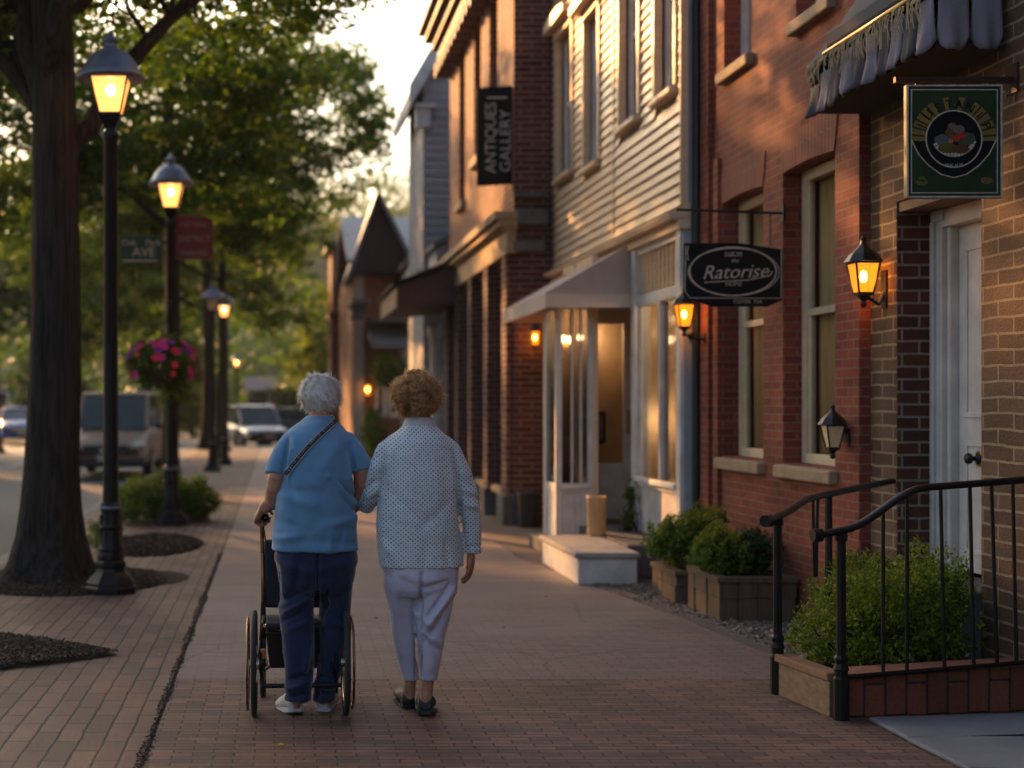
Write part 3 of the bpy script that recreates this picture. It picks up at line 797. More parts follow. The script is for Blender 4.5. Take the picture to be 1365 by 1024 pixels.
# ================================================================== E: grey gabled house
E = thing('gabled_house', (2.7, 28, 0), 'pale grey house with a steep gable and deep eaves in mid street', 'house')
YE = 26.0; XE = 2.67
b = MB(); b.prism([(XE,0),(6.5,0),(6.5,7.4),(4.6,10.4),(XE,7.4)], 'y', YE, 28.9)
b.build('wall', MT['grey_clap'], E)
b = MB(); z = .1
while z < 7.3:
    b.hexa([(XE-.02,YE-.025,z),(6.5,YE-.025,z),(6.5,YE+.01,z),(XE-.02,YE+.01,z),(XE,YE-.004,z+.15),(6.5,YE-.004,z+.15),(6.5,YE+.01,z+.15),(XE,YE+.01,z+.15)]); z += .15
b.build('siding', MT['grey_clap'], E)
b = MB(); b.prism([(XE-.28,6.85),(XE-.28,7.15),(4.62,11.0),(4.62,10.65)], 'y', YE-.35, 29.2); b.prism([(6.9,6.85),(6.9,7.15),(4.62,11.0),(4.62,10.65)], 'y', YE-.35, 29.2)
b.build('roof', MT['grey_clap'], E)
b = MB(); b.prism([(XE-.3,6.8),(XE-.3,7.22),(4.62,11.08),(4.62,10.6)], 'y', YE-.39, YE-.352); b.build('bargeboard', MT['white_paint'], E)
b = MB(); b.box(XE-.16, XE+.1, YE-.2, YE-.03, 6.5, 6.85); b.box(XE-.2,XE+.2,YE-.24,YE-.03,6.85,6.92); b.build('eave_bracket', MT['white_paint'], E)
window(E, xf_street(XE, 26.9), .7, 4.0, 5.6, 'white_paint', .02, True, None, 'stone', 0, 'pane_dark')
window(E, xf_street(XE, 28.1), .7, 4.0, 5.6, 'white_paint', .02, True, None, 'stone', 0, 'pane_dark')
# small white lean-to in front of it
b = MB(); b.prism([(2.75,3.7),(3.5,3.7),(3.5,4.6),(2.75,4.2)], 'y', 24.6, YE-.03); b.build('lean_to', MT['grey_clap'], E)
b = MB(); b.prism([(2.68,4.16),(3.5,4.62),(3.5,4.7),(2.68,4.24)], 'y', 24.5, YE-.03); b.build('lean_to_roof', MT['roof_blue'], E)
for x in (XE+.06,): 
    b = MB(); b.lathe([(.12,0),(.12,.3),(.08,.34),(.08,2.6),(.13,2.7),(.13,2.86)], (2.78,25.2,0), 12); b.build('porch_column', MT['white_paint'], E, smooth=True)

# ================================================================== F: cottage with steep dark gable
Fh = thing('cottage', (2.2, 38, 0), 'brick cottage with slate blue roof and steep dark front gable', 'house')
b = MB(); b.box(2.02, 8, 38, 46, 0, 5.3); b.build('wall', MT['brick_brown'], Fh)
b = MB(); b.hexa([(1.85,37.6,5.2),(8,37.6,5.2),(8,42,6.9),(1.85,42,6.9),(1.85,37.6,5.3),(8,37.6,5.3),(8,42,7.0),(1.85,42,7.0)])
b.hexa([(1.85,46.4,5.2),(8,46.4,5.2),(8,42,6.9),(1.85,42,6.9),(1.85,46.4,5.3),(8,46.4,5.3),(8,42,7.0),(1.85,42,7.0)]); b.build('roof', MT['roof_blue'], Fh)
b = MB(); b.prism([(1.95,4.9),(3.65,4.9),(2.65,6.95)], 'y', 37.55, 41); b.build('gable', MT['gable_dark'], Fh)
b = MB()
for s in (-1, 1):
    e = 2.65+(1.12 if s > 0 else -.82); p = [(2.65,6.98),(2.65,7.16),(e,4.88),(e-s*.1,4.84)]
    b.prism(p, 'y', 37.35, 40.9)
b.build('gable_roof', MT['roof_blue'], Fh)
b = MB(); b.lathe([(.05,0),(.03,.15),(.05,.2),(.0,.36)], (2.6,37.4,7.1), 8); b.build('finial', MT['black_metal'], Fh)
b = MB(); b.prism([(3.25,4.35),(3.72,4.35),(3.72,4.9),(3.48,5.2),(3.25,4.9)], 'y', 35.6, 37.9); dm = b.build('dormer', MT['white_paint'], Fh)
b = MB(); b.prism([(3.12,4.86),(3.48,5.3),(3.84,4.86),(3.84,4.96),(3.48,5.42),(3.12,4.96)], 'y', 35.4, 37.9); o = b.build('dormer_roof', MT['brown_trim'], dm)
b = MB(); b.box(3.38,3.58,35.58,35.62,4.5,4.85); o = b.build('pane', MT['pane_dark'], dm)
b = MB(); b.prism([(2.4,3.72),(3.85,3.72),(3.85,3.6),(2.4,3.6)], 'y', 36.6, 37.98); b.build('ledge', MT['dark_stone'], Fh)
b = MB(); b.box(2.06,2.3,37.9,37.998,0,5.0); b.box(3.3,3.5,37.9,37.998,0,5.0); b.build('corner_trim', MT['stone'], Fh)
for x in (2.75, 3.1):
    window(Fh, xf_front(x, 38), .3, 1.2, 2.6, 'white_paint', -.06, True, None, 'stone', 0, 'pane_dark', .08)
aw = thing('shop_awning', (3.1, 37.5, 3.2), 'plain slate grey awning on the far brick cottage', 'awning')
b = MB(); b.hexa([(2.4,36.6,3.1),(3.9,36.6,3.1),(3.9,37.98,3.2),(2.4,37.98,3.2),(2.4,36.6,3.14),(3.9,36.6,3.14),(3.9,37.98,3.58),(2.4,37.98,3.58)]); b.build('canopy', MT['roof_blue'], aw)
b = MB(); b.box(2.4,3.9,36.56,36.6,2.92,3.14); b.build('valance', MT['roof_blue'], aw)
b = MB(); b.box(1.85,2.3,35.5,37.6,4.0,4.12); b.box(1.9,2.3,36.5,37.6,3.7,4.0); b.build('balcony', MT['dark_stone'], Fh)
# ================================================================== G: brown brick end building
G = thing('brick_building', (1.9, 46, 0), 'narrow brown brick building end standing last in the row', 'building')
b = MB(); b.box(1.78, 8, 46.6, 49.6, 0, 6.6); b.build('wall', MT['brick_brown'], G)
b = MB(); b.box(1.6, 8, 46.4, 49.8, 6.6, 6.8); b.box(1.66,8,46.45,49.7,4.3,4.5); b.build('cornice', MT['brown_trim'], G)
b = MB(); b.box(1.72,1.78,46.5,46.9,0,4.3); b.box(1.72,1.78,48.6,49.0,0,4.3); b.build('pilaster', MT['tan_stone'], G)
window(G, xf_front(2.3, 46.6), .5, 4.9, 6.1, 'white_paint', -.05, True, None, 'stone', 0, 'pane_dark')
window(G, xf_front(2.3, 46.6), .5, 1.2, 2.8, 'white_paint', -.05, True, None, 'stone', 0, 'pane_dark')
# far tan house beyond the cross street, and a white house across the road
def far_house(name, label, x0, x1, y0, y1, h, rh, wall, roof, wins_, gx=False, doors=True):
    t = thing(name, ((x0+x1)/2, y0, 0), label, 'house')
    b = MB(); b.box(x0, x1, y0, y1, -.14, h); b.build('wall', MT[wall], t)
    b = MB()
    if gx:
        xm = (x0+x1)/2
        b.prism([(x0-.3,h-.1),(x1+.3,h-.1),(xm,h+rh)], 'y', y0-.4, y1+.4)
    else:
        ym = (y0+y1)/2
        b.prism([(y0-.4,h-.05),(y1+.4,h-.05),(ym,h+rh)], 'x', x0-.3, x1+.3)
    b.build('roof', MT[roof], t)
    for (x, z) in wins_: window(t, xf_front(x, y0), .9, z, z+1.4, 'white_paint', -.05, True, None, 'stone', 0, 'pane_dark')
    if doors:
        b = MB(); b.box(x1-1.6, x1-.7, y0-.06, y0, -.1, 2.0); b.build('door', MT['brown_trim'], t)
    return t
far_house('tan_house', 'low tan house with a grey roof beyond the cross street', -1.5, .05, 76, 80, 2.3, .7, 'tan_stone', 'dark_stone', [(-.9,.8)])
far_house('white_house', 'white house with a red band across the road at the left edge', -20, -14.7, 80, 88, 2.8, 1.4, 'white_paint', 'brown_trim', [(-18.6,.8),(-17,.8),(-15.6,.8)])
far_house('brick_house', 'dim brick house under trees across the road', -17.5, -12.6, 34, 44, 5.2, 2.2, 'brick_brown', 'roof_blue', [(-16,1),(-14,1),(-16,3.2),(-14,3.2)])
# ------------------------------------------------------------------ street lamps (local coordinates, base at z = 0)
def street_lamp(loc, label, lit=True, n=16, tall=1.0):
    t = thing('street_lamp', loc, label, 'street lamp', 'black post lamps along the kerb', world=False)
    t.scale = (tall,)*3
    b = MB()
    b.lathe([(.215,0),(.215,.05),(.2,.062),(.2,.085),(.165,.13),(.125,.17),(.118,.2),(.128,.21),(.128,.245),(.112,.26)], n=8, a0=.5)
    o = b.build('base', MT['black_iron'], t, bevel=.004)
    b = MB()
    prof = [(.105,.255),(.11,.29),(.1,.33),(.108,.345),(.092,.38),(.085,.5),(.098,.52),(.083,.545),(.078,.62),(.082,.66)]
    b.lathe(prof, n=n)
    for k in range(10):   # flutes of the lower shaft
        a = 2*math.pi*k/10
        b.tube([(.082*math.cos(a),.082*math.sin(a),.27),(.076*math.cos(a),.076*math.sin(a),.62)], .014, 5)
    b.lathe([(.078,.655),(.084,.67),(.084,.70),(.064,.72),(.06,1.3),(.056,3.58),(.068,3.6),(.07,3.63),(.06,3.65)], n=n)
    b.build('post', MT['black_iron'], t, smooth=True).modifiers.new('E','EDGE_SPLIT').split_angle = R(35)
    b = MB(); b.lathe([(.085,.662),(.09,.668),(.09,.682),(.085,.688)], n=n); b.build('ring', MT['lamp_metal'], t)
    # lantern
    b = MB(); b.lathe([(.05,3.64),(.055,3.68),(.105,3.75),(.118,3.78),(.118,3.8)], n=4, a0=.5)
    for k in range(4):
        a = 2*math.pi*(k+.5)/4
        b.tube([(.118*1.0*math.cos(a),.118*math.sin(a),3.79),(.205*math.cos(a),.205*math.sin(a),4.07)], .009, 5)
        a2 = 2*math.pi*(k+1.5)/4
    b.build('lantern_frame', MT['black_iron'], t)
    b = MB()
    b.lathe([(.11,3.795),(.197,4.065)], n=4, a0=.5, caps=False)
    b.build('lantern_glass', MT['glass_lit'] if lit else MT['glass_off'], t)
    if lit:
        b = MB(); b.ball((0,0,3.985), (.038,.038,.045)); b.build('bulb', MT['bulb'], t, smooth=True)
    b = MB(); b.lathe([(.27,4.065),(.275,4.085),(.235,4.13),(.2,4.2),(.15,4.265),(.09,4.3),(.055,4.315),(.055,4.36),(.075,4.37),(.06,4.385),(.03,4.4),(.018,4.44),(.0,4.455)], n=24)
    b.build('lantern_roof', MT['lamp_metal'], t, smooth=True)
    return t
L1 = street_lamp((-1.29, 11.0, 0), 'nearest lit street lamp, on a black post beside the big tree trunk', tall=.975)
L2 = street_lamp((-1.29, 17.2, 0), 'lit street lamp with the flower basket, green sign and red sign', tall=1.01)
lamps = [((-1.43,31.2,0), 'unlit white headed street lamp just behind the flower basket', False, .93),
         ((-1.29,34.4,0), 'third lit street lamp, close behind the unlit white headed one', True, .945),
         ((-1.62,45.0,0), 'far unlit street lamp between two lit ones', False, .86),
         ((-1.5,52.0,-.1), 'farthest lit street lamp, low beside the end of the kerb', True, .78)]
for loc, lab, lit, s in lamps: street_lamp(loc, lab, lit, 10, s)
street_lamp((.35, 63.0, -.12), 'lone lamp with a white cap beyond the cross street', False, 10, .58)

# ------------------------------------------------------------------ wall lanterns
def lantern(name, M, s, lit, label, w=.09, h=.2, taper=.55, arm=None, cage='black_metal', scroll=False, hook=False, n=4):
    """M puts the origin at the lantern's middle; glass h tall, w half wide at the top"""
    loc = M.translation
    t = thing(name, loc, label, 'lantern', None)
    r = w*1.25; rb = r*taper
    b = MB(M)
    for k in range(n):
        a = 2*math.pi*(k+.5)/n
        b.tube([(rb*math.cos(a),rb*math.sin(a),-h/2),(r*math.cos(a),r*math.sin(a),h/2)], .007*s, 5)
    b.lathe([(rb*1.05,-h/2-.02*s),(rb*1.1,-h/2)], n=n, a0=.5); b.lathe([(.01,-h/2-.09*s),(.02,-h/2-.07*s),(.012,-h/2-.05*s),(rb*.7,-h/2-.02*s)], n=8)
    b.lathe([(r*1.12,h/2),(r*1.12,h/2+.012*s)], n=n, a0=.5)
    b.build('frame', MT[cage], t)
    b = MB(M); b.lathe([(rb*.96,-h/2),(r*.96,h/2)], n=n, a0=.5, caps=False); b.build('lantern_glass', MT['glass_amber'] if lit else MT['glass_off'], t)
    b = MB(M); b.lathe([(r*1.15,h/2+.012*s),(r*.8,h/2+.06*s),(r*.35,h/2+.1*s),(.02*s,h/2+.115*s),(.015*s,h/2+.14*s),(.022*s,h/2+.15*s),(.004,h/2+.165*s)], n=8, a0=.5); b.build('cap', MT[cage], t)
    if lit:
        b = MB(M); b.ball((0,0,.01), (.022*s,.022*s,.035*s), 8, 6); b.build('bulb', MT['bulb'], t, smooth=True)
        l = bpy.data.lights.new('lantern_light', 'POINT'); l.energy = 1.6; l.color = (1,.5,.16); l.shadow_soft_size = .04
        lo_ = bpy.data.objects.new('lantern_light', l); col.objects.link(lo_); lo_.location = M.translation
    if arm:
        b = MB(); b.tube(arm[0], arm[1], 8)
        if len(arm) > 2:
            x, y, z, hh = arm[2]; b.box(x-.012, x, y-.035, y+.035, z-hh, z+hh)
        b.build('bracket', MT[cage], t, smooth=False)
    return t
# big copper sconce on the tan pilaster
c = pt(1151, 371, 8.35)
ra = .076
M = Matrix.Translation(c)
lantern('wall_lantern', M, 1.0, True, 'large lit wall lantern with a scrolled copper bracket on the tan brick', .078, .165, .62,
        ([(XA, 8.35, 2.12),(c.x+.09,8.35,2.04),(c.x+.03,8.35,2.08),(c.x,8.35,c.z-.13)], [.016,.013,.012,.01], (XA, 8.35, 2.13, .11)))
c = pt(1110, 582, 8.73)
lantern('wall_lantern', Matrix.Translation(c), .8, False, 'small unlit lantern low on the brick beside the near window', .062, .13, .55,
        ([(XB, 8.73, c.z-.02),(c.x+.06,8.73,c.z+.1),(c.x,8.73,c.z+.09)], .007, (XB, 8.73, c.z, .05)))
c = pt(912, 421, 11.5)
lantern('wall_lantern', Matrix.Translation(c), .9, True, 'lit wall lantern hanging just below the oval shop sign', .072, .17, .6,
        ([(XB-.045, 11.5, 1.98),(c.x+.05,11.5,2.0),(c.x+.01,11.5,2.02),(c.x,11.5,c.z-.1)], [.012,.01,.01,.01], (XB-.045, 11.5, 1.99, .04)))
c = pt(713, 451, 17.02)
lantern('wall_lantern', Matrix.Translation(c), .9, True, 'small lit lantern on the dark brick pier left of the taupe awning', .055, .16, .8,
        ([(c.x,17.199,c.z+.2),(c.x,17.08,c.z+.22),(c.x,17.02,c.z+.17)], .009))
c = pt(490, 520, 37.6)
lantern('wall_lantern', Matrix.Translation(c), 1.6, True, 'tiny lit lantern by the door of the far cottage', .1, .26, .75, ([(c.x,37.99,c.z+.3),(c.x,37.7,c.z+.34),(c.x,37.6,c.z+.28)], .014))
# little lamps inside the shop
def pendant(x, y, z, label, top=2.4, r=.03):
    t = thing('pendant_bulb', (x, y, z), label, 'lamp', 'bare bulbs lit inside the shop')
    b = MB(); b.ball((x,y,z), (r,r,r*1.25), 10, 8); b.build('bulb', MT['bulb_small'], t, smooth=True)
    b = MB(); b.tube([(x,y,z+r),(x,y,top)], .004, 5); b.build('cord', MT['dark'], t)
pendant(2.83, 14.05, pt(0,452,14.05).z, 'left bulb of the three in a row in the shop bay window')
pendant(2.91, 14.15, pt(0,453,14.15).z, 'middle bulb of the three in a row in the shop bay window')
pendant(2.99, 14.05, pt(0,450,14.05).z, 'right bulb of the three in a row in the shop bay window')
q = pt(862, 552, 13.9); pendant(3.60, 13.18, pt(0,552,13.18).z, 'low hanging bulb glowing behind the display window', 2.8, .026)
pendant(3.62, 12.5, pt(0,392,12.5).z, 'high bulb glowing at the top of the display window', 2.8, .024)
def glow(loc, e, r=.05):
    l = bpy.data.lights.new('shop_light', 'POINT'); l.energy = e; l.color = (1,.6,.28); l.shadow_soft_size = r
    o = bpy.data.objects.new('shop_light', l); col.objects.link(o); o.location = loc
glow((3.65,12.7,2.3), 6); glow((2.9,14.2,2.3), 4); glow((3.3,14.95,2.2), 7); glow((3.62,13.15,1.3), 2, .03)  # the third is added behind the shop door to brighten its dark glass
# goods in the display window
t = thing('table_lamp', (3.75, 12.6, .7), 'warm glowing table lamp among goods in the display window', 'lamp')
b = MB(); b.lathe([(.06,.7),(.05,.73),(.015,.76),(.02,.95),(.012,1.02)], (3.75,12.6,0), 10); b.build('base', MT['brass'], t, smooth=True)
b = MB(); b.lathe([(.1,1.02),(.055,1.32)], (3.75,12.6,0), 12, caps=False); b.build('lamp_shade', emit('glowing_shade', (1,.42,.14), 1.6), t, smooth=True)
t = thing('cabinet', (3.85, 12.4, .7), 'tan cabinet standing inside the display window', 'cabinet')
b = MB(); b.box(3.9,4.12,11.95,12.45,.7,1.12); b.build('carcass', MT['cream_paint'], t, bevel=.01)
b = MB(); b.box(3.885,3.9,11.98,12.19,.74,1.08); b.box(3.885,3.9,12.21,12.42,.74,1.08); b.build('door', MT['cream_paint'], t, bevel=.004)
t = thing('framed_picture', (4.1, 12.9, 1.6), 'dim framed picture on the wall inside the display window', 'picture')
b = MB(); b.box(4.12,4.145,12.6,13.0,1.4,1.95); b.build('frame', MT['brown_trim'], t, bevel=.005)
b = MB(); b.box(4.11,4.12,12.64,12.96,1.44,1.91); b.build('print', plain('dim_print', (.2,.22,.12), (.3,.14,.08), 12, .5, 0, .3, 0), t)

# ------------------------------------------------------------------ signs
def text(body, size, mat, parent, M, ext=.002, align='CENTER', shear=0, sx=1, space=1):
    cu = bpy.data.curves.new('lettering', 'FONT'); cu.body = body; cu.size = size; cu.extrude = ext; cu.align_x = align; cu.align_y = 'CENTER'
    cu.shear = shear; cu.space_character = space; cu.resolution_u = 3
    o = bpy.data.objects.new('tmp', cu); col.objects.link(o)
    dg = bpy.context.evaluated_depsgraph_get()
    me = bpy.data.meshes.new_from_object(o.evaluated_get(dg))
    bpy.data.objects.remove(o)
    me.transform(M @ Matrix.Diagonal((sx,1,1,1)))
    me.materials.clear(); me.materials.append(mat)
    o = bpy.data.objects.new('lettering', me); col.objects.link(o)
    if parent is not None:
        o.parent = parent
        if parent.get('_w'): o.matrix_parent_inverse = Matrix.Translation(-parent.location)
    return o
def face_cam(x, y, z, rz=0):   # text plane facing -Y
    return Matrix.Translation((x, y, z)) @ Matrix.Rotation(R(90), 4, 'X') @ Matrix.Rotation(rz, 4, 'Z')
def ring(b, cx, cz, y0, y1, rx, rz, w, n=48, pinch=0):
    for i in range(n):
        a0, a1 = 2*math.pi*i/n, 2*math.pi*(i+1)/n
        def e(a, k): 
            return (cx+(rx-k)*math.cos(a), cz+(rz-k)*math.sin(a))
        b.prism([e(a0,0), e(a1,0), e(a1,w), e(a0,w)], 'y', y0, y1)
def disc(b, cx, cz, y0, y1, rx, rz, n=40):
    b.prism([(cx+rx*math.cos(2*math.pi*i/n), cz+rz*math.sin(2*math.pi*i/n)) for i in range(n)], 'y', y0, y1)
MT['sign_black'] = plain('sign_black', (.007,.009,.012), (.005,.006,.008), 6, .6, 0, .12, .1, 60, .002)
MT['sign_line'] = plain('sign_cream', (.55,.5,.44), (.3,.28,.25), 30, .6, 0, .3, 0)
MT['sign_green'] = plain('sign_green', (.012,.045,.02), (.008,.028,.014), 9, .4, 0, .4, .1, 60, .002)
MT['sign_gold'] = plain('sign_gold', (.24,.16,.03), (.13,.1,.03), 20, .5, 0, .4, 0)
MT['sign_red'] = plain('sign_red', (.13,.014,.018), (.08,.01,.013), 8, .5, 0, .4, 0)
MT['sign_road'] = plain('sign_road_green', (.015,.06,.045), (.01,.04,.03), 8, .5, 0, .4, 0)
# oval shop sign
ys = 9.83; s_ = ys/FPX
x0, x1 = (912-CX)*s_, (1043-CX)*s_; zt, zb = CAMH-(324-CY)*s_, CAMH-(400-CY)*s_
S1 = thing('shop_sign', ((x0+x1)/2, ys, zb), 'black hanging shop sign with a cream oval and script lettering', 'sign')
b = MB(); xm = (x0+x1)/2
b.prism([(x0,zb+.03),(x0+.05,zb-.005),(x1,zb),(x1,zt-.045),(xm+.05,zt),(x0,zt)], 'y', ys, ys+.03)
b.prism([(x0+.06,zb-.0),(x1,zb-.0),(x1-.1,zb-.045),(x0+.2,zb-.045)], 'y', ys+.002, ys+.028)
b.build('board', MT['sign_black'], S1, bevel=.004)
b = MB(); cz = (zt+zb)/2+.0
ring(b, xm-.003, cz, ys-.003, ys+.001, .305, .172, .01)
ring(b, xm+.003, cz-.004, ys-.0025, ys+.001, .318, .166, .005)
b.tube([(x0+.012,ys,zt-.02),(x0+.006,ys,zb+.06),(x0+.04,ys,zb+.014),(x1-.01,ys,zb+.012),(x1-.008,ys,zt-.05)], .0035, 5)
b.tube([(x0+.03,ys,zt-.02),(x0+.02,ys,zt-.06),(x0+.03,ys,zt-.12)], .0035, 5)
b.tube([(xm-.06,ys,cz+.108),(xm+.06,ys,cz+.108)], .003, 4)
b.build('oval_border', MT['sign_line'], S1)
text('Ratorise', .135, MT['sign_line'], S1, face_cam(xm+.01, ys-.002, cz-.005, R(2)), .002, shear=.35, sx=1.0)
text('mugs tea', .034, MT['sign_line'], S1, face_cam(xm-.0, ys-.002, cz+.128), .0015)
text('the', .038, MT['sign_line'], S1, face_cam(xm+.01, ys-.002, cz+.075), .0015, shear=.3)
text('HOME', .04, MT['sign_line'], S1, face_cam(xm, ys-.002, cz-.088), .0015, shear=.2)
text('COFFEE  TEA', .034, MT['sign_line'], S1, face_cam(xm+.1, ys-.002, zb-.012), .0015)
b = MB(); b.tube([(xm-.2,ys,cz-.075),(xm+.1,ys,cz-.06),(xm+.25,ys,cz-.03),(xm+.27,ys,cz+.0)], .004, 5)
b.build('flourish', MT['sign_line'], S1)
S1b = thing('sign_bracket', (XB, ys, 2.78), 'thin black iron rod holding the oval shop sign out from the red brick', 'bracket')
b = MB(); zr = CAMH-(282-CY)*s_; b.tube([(XB,ys+.015,zr-.01),(x0-.05,ys+.015,zr+.015)], .009, 8); b.box(XB-.012,XB,ys-.025,ys+.055,zr-.07,zr+.05); b.build('rod', MT['black_metal'], S1b)
b = MB()
for x in (x0+.06, x1-.08): b.tube([(x,ys+.015,zr),(x,ys+.015,zt-.02)], .005, 6)
b.build('hanger', MT['black_metal'], S1b)
# green pub sign: green panel, gold rays round a black disc with a small still life
ys = 6.88; s_ = ys/FPX
x0, x1 = (1208-CX)*s_, (1336-CX)*s_; zt, zb = CAMH-(113-CY)*s_, CAMH-(264-CY)*s_
S2 = thing('pub_sign', ((x0+x1)/2, ys, zb), 'dark green square hanging sign with gold rays around a black roundel', 'sign')
b = MB(); b.box(x0, x1, ys, ys+.03, zb, zt); b.build('board', MT['sign_green'], S2, bevel=.003)
b = MB(); W = x1-x0; Hh = zt-zb
def frame_rect(b, ix, w, y0, y1):
    b.box(x0+ix, x0+ix+w, y0, y1, zb+ix, zt-ix); b.box(x1-ix-w, x1-ix, y0, y1, zb+ix, zt-ix)
    b.box(x0+ix+w, x1-ix-w, y0, y1, zb+ix, zb+ix+w); b.box(x0+ix+w, x1-ix-w, y0, y1, zt-ix-w, zt-ix)
frame_rect(b, .001, .008, ys-.006, ys-.0005)
frame_rect(b, .022, .005, ys-.003, ys-.0005)
b.build('border', MT['sign_line'], S2)
cx, cz = (x0+x1)/2-.003, zb+Hh*.52
b = MB()
nr = 17
for i in range(nr):
    a0 = R(-6+192*i/nr+1.6); a1 = R(-6+192*(i+1)/nr-1.6)
    if i in (6, 8, 10): continue
    r0, r1x, r1z = .108, .207, .205
    b.prism([(cx+r0*math.cos(a0), cz+r0*math.sin(a0)),(cx+r1x*math.cos(a0), cz+r1z*math.sin(a0)),(cx+r1x*math.cos(a1), cz+r1z*math.sin(a1)),(cx+r0*math.cos(a1), cz+r0*math.sin(a1))], 'y', ys-.002, ys)
b.prism([(cx-.0,zt-.1),(cx+.035,zt-.075),(cx+.035,zt-.1)], 'y', ys-.002, ys)
b.build('rays', MT['sign_gold'], S2)
b = MB()
b.prism([(cx-.205,cz-.01),(cx-.15,cz-.09),(cx-.06,cz-.172),(cx,cz-.185),(cx+.06,cz-.172),(cx+.15,cz-.09),(cx+.205,cz-.01)], 'y', ys-.0028, ys)
disc(b, cx, cz, ys-.0034, ys, .13, .132)
b.build('roundel', MT['sign_black'], S2)
b = MB(); ring(b, cx, cz, ys-.0052, ys-.0012, .138, .14, .006)
pp = [(cx-.207,cz-.0),(cx-.17,cz-.075),(cx-.12,cz-.13),(cx-.06,cz-.172),(cx,cz-.187),(cx+.06,cz-.172),(cx+.12,cz-.13),(cx+.17,cz-.075),(cx+.207,cz-.0)]
b.tube([(p[0], ys-.002, p[1]) for p in pp], .0032, 5)
b.build('gilt_line', MT['sign_line'], S2)
art = [((-.05,-.01),.05,.035,(.09,.1,.13)),((.055,-.0),.05,.035,(.05,.08,.06)),((-.03,-.045),.05,.025,(.1,.09,.02)),((.03,-.05),.045,.022,(.11,.05,.02)),
       ((.0,.03),.045,.03,(.12,.05,.03)),((.02,.045),.03,.022,(.16,.13,.11)),((-.012,.062),.02,.016,(.14,.12,.1)),((.03,.012),.026,.014,(.5,.02,.02)),((.008,.0),.018,.016,(.45,.03,.02)),((-.018,-.012),.012,.01,(.35,.18,.06))]
for i, ((dx,dz),rx,rz,c) in enumerate(art):
    b = MB(); disc(b, cx+dx, cz+dz, ys-.006-.0007*i, ys-.003, rx, rz, 7+(i % 3)); b.build('painted_shape', plain('sign_art_%s' % 'abcdefghij'[i], c, None, 30, .5, 0, .3, 0), S2)
b = MB()
for i in range(15):
    a = R(205+130*i/14); a2 = R(205+130*(i+.8)/14)
    b.prism([(cx+.112*math.cos(a),cz+.02+.108*math.sin(a)),(cx+.112*math.cos(a2),cz+.02+.108*math.sin(a2)),(cx+.092*math.cos(a2),cz+.02+.088*math.sin(a2)),(cx+.092*math.cos(a),cz+.02+.088*math.sin(a))], 'y', ys-.0065, ys-.003)
b.build('ribbon', MT['sign_line'], S2)
text('FINE ALES', .02, MT['sign_line'], S2, face_cam(cx, ys-.004, cz-.128), .001)
for i, (ch, a) in enumerate(zip('JUSTANIP', (158,137,117,98,82,63,43,22))):
    a_ = R(a); text(ch, .06, MT['sign_black'], S2, face_cam(cx+.168*math.cos(a_), ys-.0028, cz+.168*math.sin(a_), a_-math.pi/2), .0008)
b = MB(); disc(b, x0+.075, zb+.075, ys-.003, ys, .03, .016, 9); disc(b, x0+.075, zb+.092, ys-.003, ys-.0004, .018, .014, 7); b.build('leaf_mark', plain('olive_mark', (.12,.14,.04), None, 30, .5, 0, .3, 0), S2)
b = MB(); disc(b, x1-.075, zb+.085, ys-.003, ys, .03, .017, 9); b.build('nut_mark', plain('bronze_mark', (.16,.1,.04), None, 40, .5, 0, .3, 0), S2)
t = thing('sign_bracket', (XA, ys, zt+.03), 'dark red iron bar holding the green sign under the striped awning', 'bracket')
b = MB(); b.box(x0-.05, XA, ys+.002, ys+.028, zt+.012, zt+.04); b.box(XA-.012,XA,ys-.04,ys+.07,zt-.04,zt+.1)
b.box(x0+.05,x0+.06,ys+.008,ys+.02,zt,zt+.012); b.box(x1-.06,x1-.05,ys+.008,ys+.02,zt,zt+.012)
b.build('bar', plain('dark_red_iron', (.05,.015,.012), (.025,.01,.01), 8, .5, .2, .4, .1), t)
# vertical black banner sign on the dark brick building
ys = 17.35; s_ = ys/FPX
x0, x1 = (636-CX)*s_, (687-CX)*s_; zt, zb = CAMH-(115-CY)*s_, CAMH-(248-CY)*s_
S3 = thing('banner_sign', ((x0+x1)/2, ys, zb), 'tall black projecting sign with two columns of vertical lettering', 'sign')
b = MB(); b.prism([(x0,zb),(x1-.0,zb+.03),(x1-.0,zt+.01),(x0,zt-.02)], 'y', ys, ys+.05); b.build('board', MT['sign_black'], S3, bevel=.004)
b = MB(); b.box(x0+.12,x1-.1,ys-.004,ys,zt-.15,zt-.13); b.build('bar_mark', MT['grey_paint'], S3)
text('ANTIQUES', .19, MT['grey_paint'], S3, face_cam(x0+.17, ys-.002, (zt+zb)/2-.02, R(90)), .001, sx=.95)
text('GALLERY', .19, MT['grey_paint'], S3, face_cam(x0+.35, ys-.002, (zt+zb)/2-.06, R(90)), .001, sx=.98)
t = thing('sign_bracket', (XD, ys, zt), 'short iron arms fixing the tall black sign to the brick', 'bracket')
b = MB(); b.box(x1-.02, XD+.0, ys+.02, ys+.04, zt-.2, zt-.17); b.box(x1-.02, XD+.0, ys+.02, ys+.04, zb+.2, zb+.23); b.build('arm', MT['black_metal'], t)
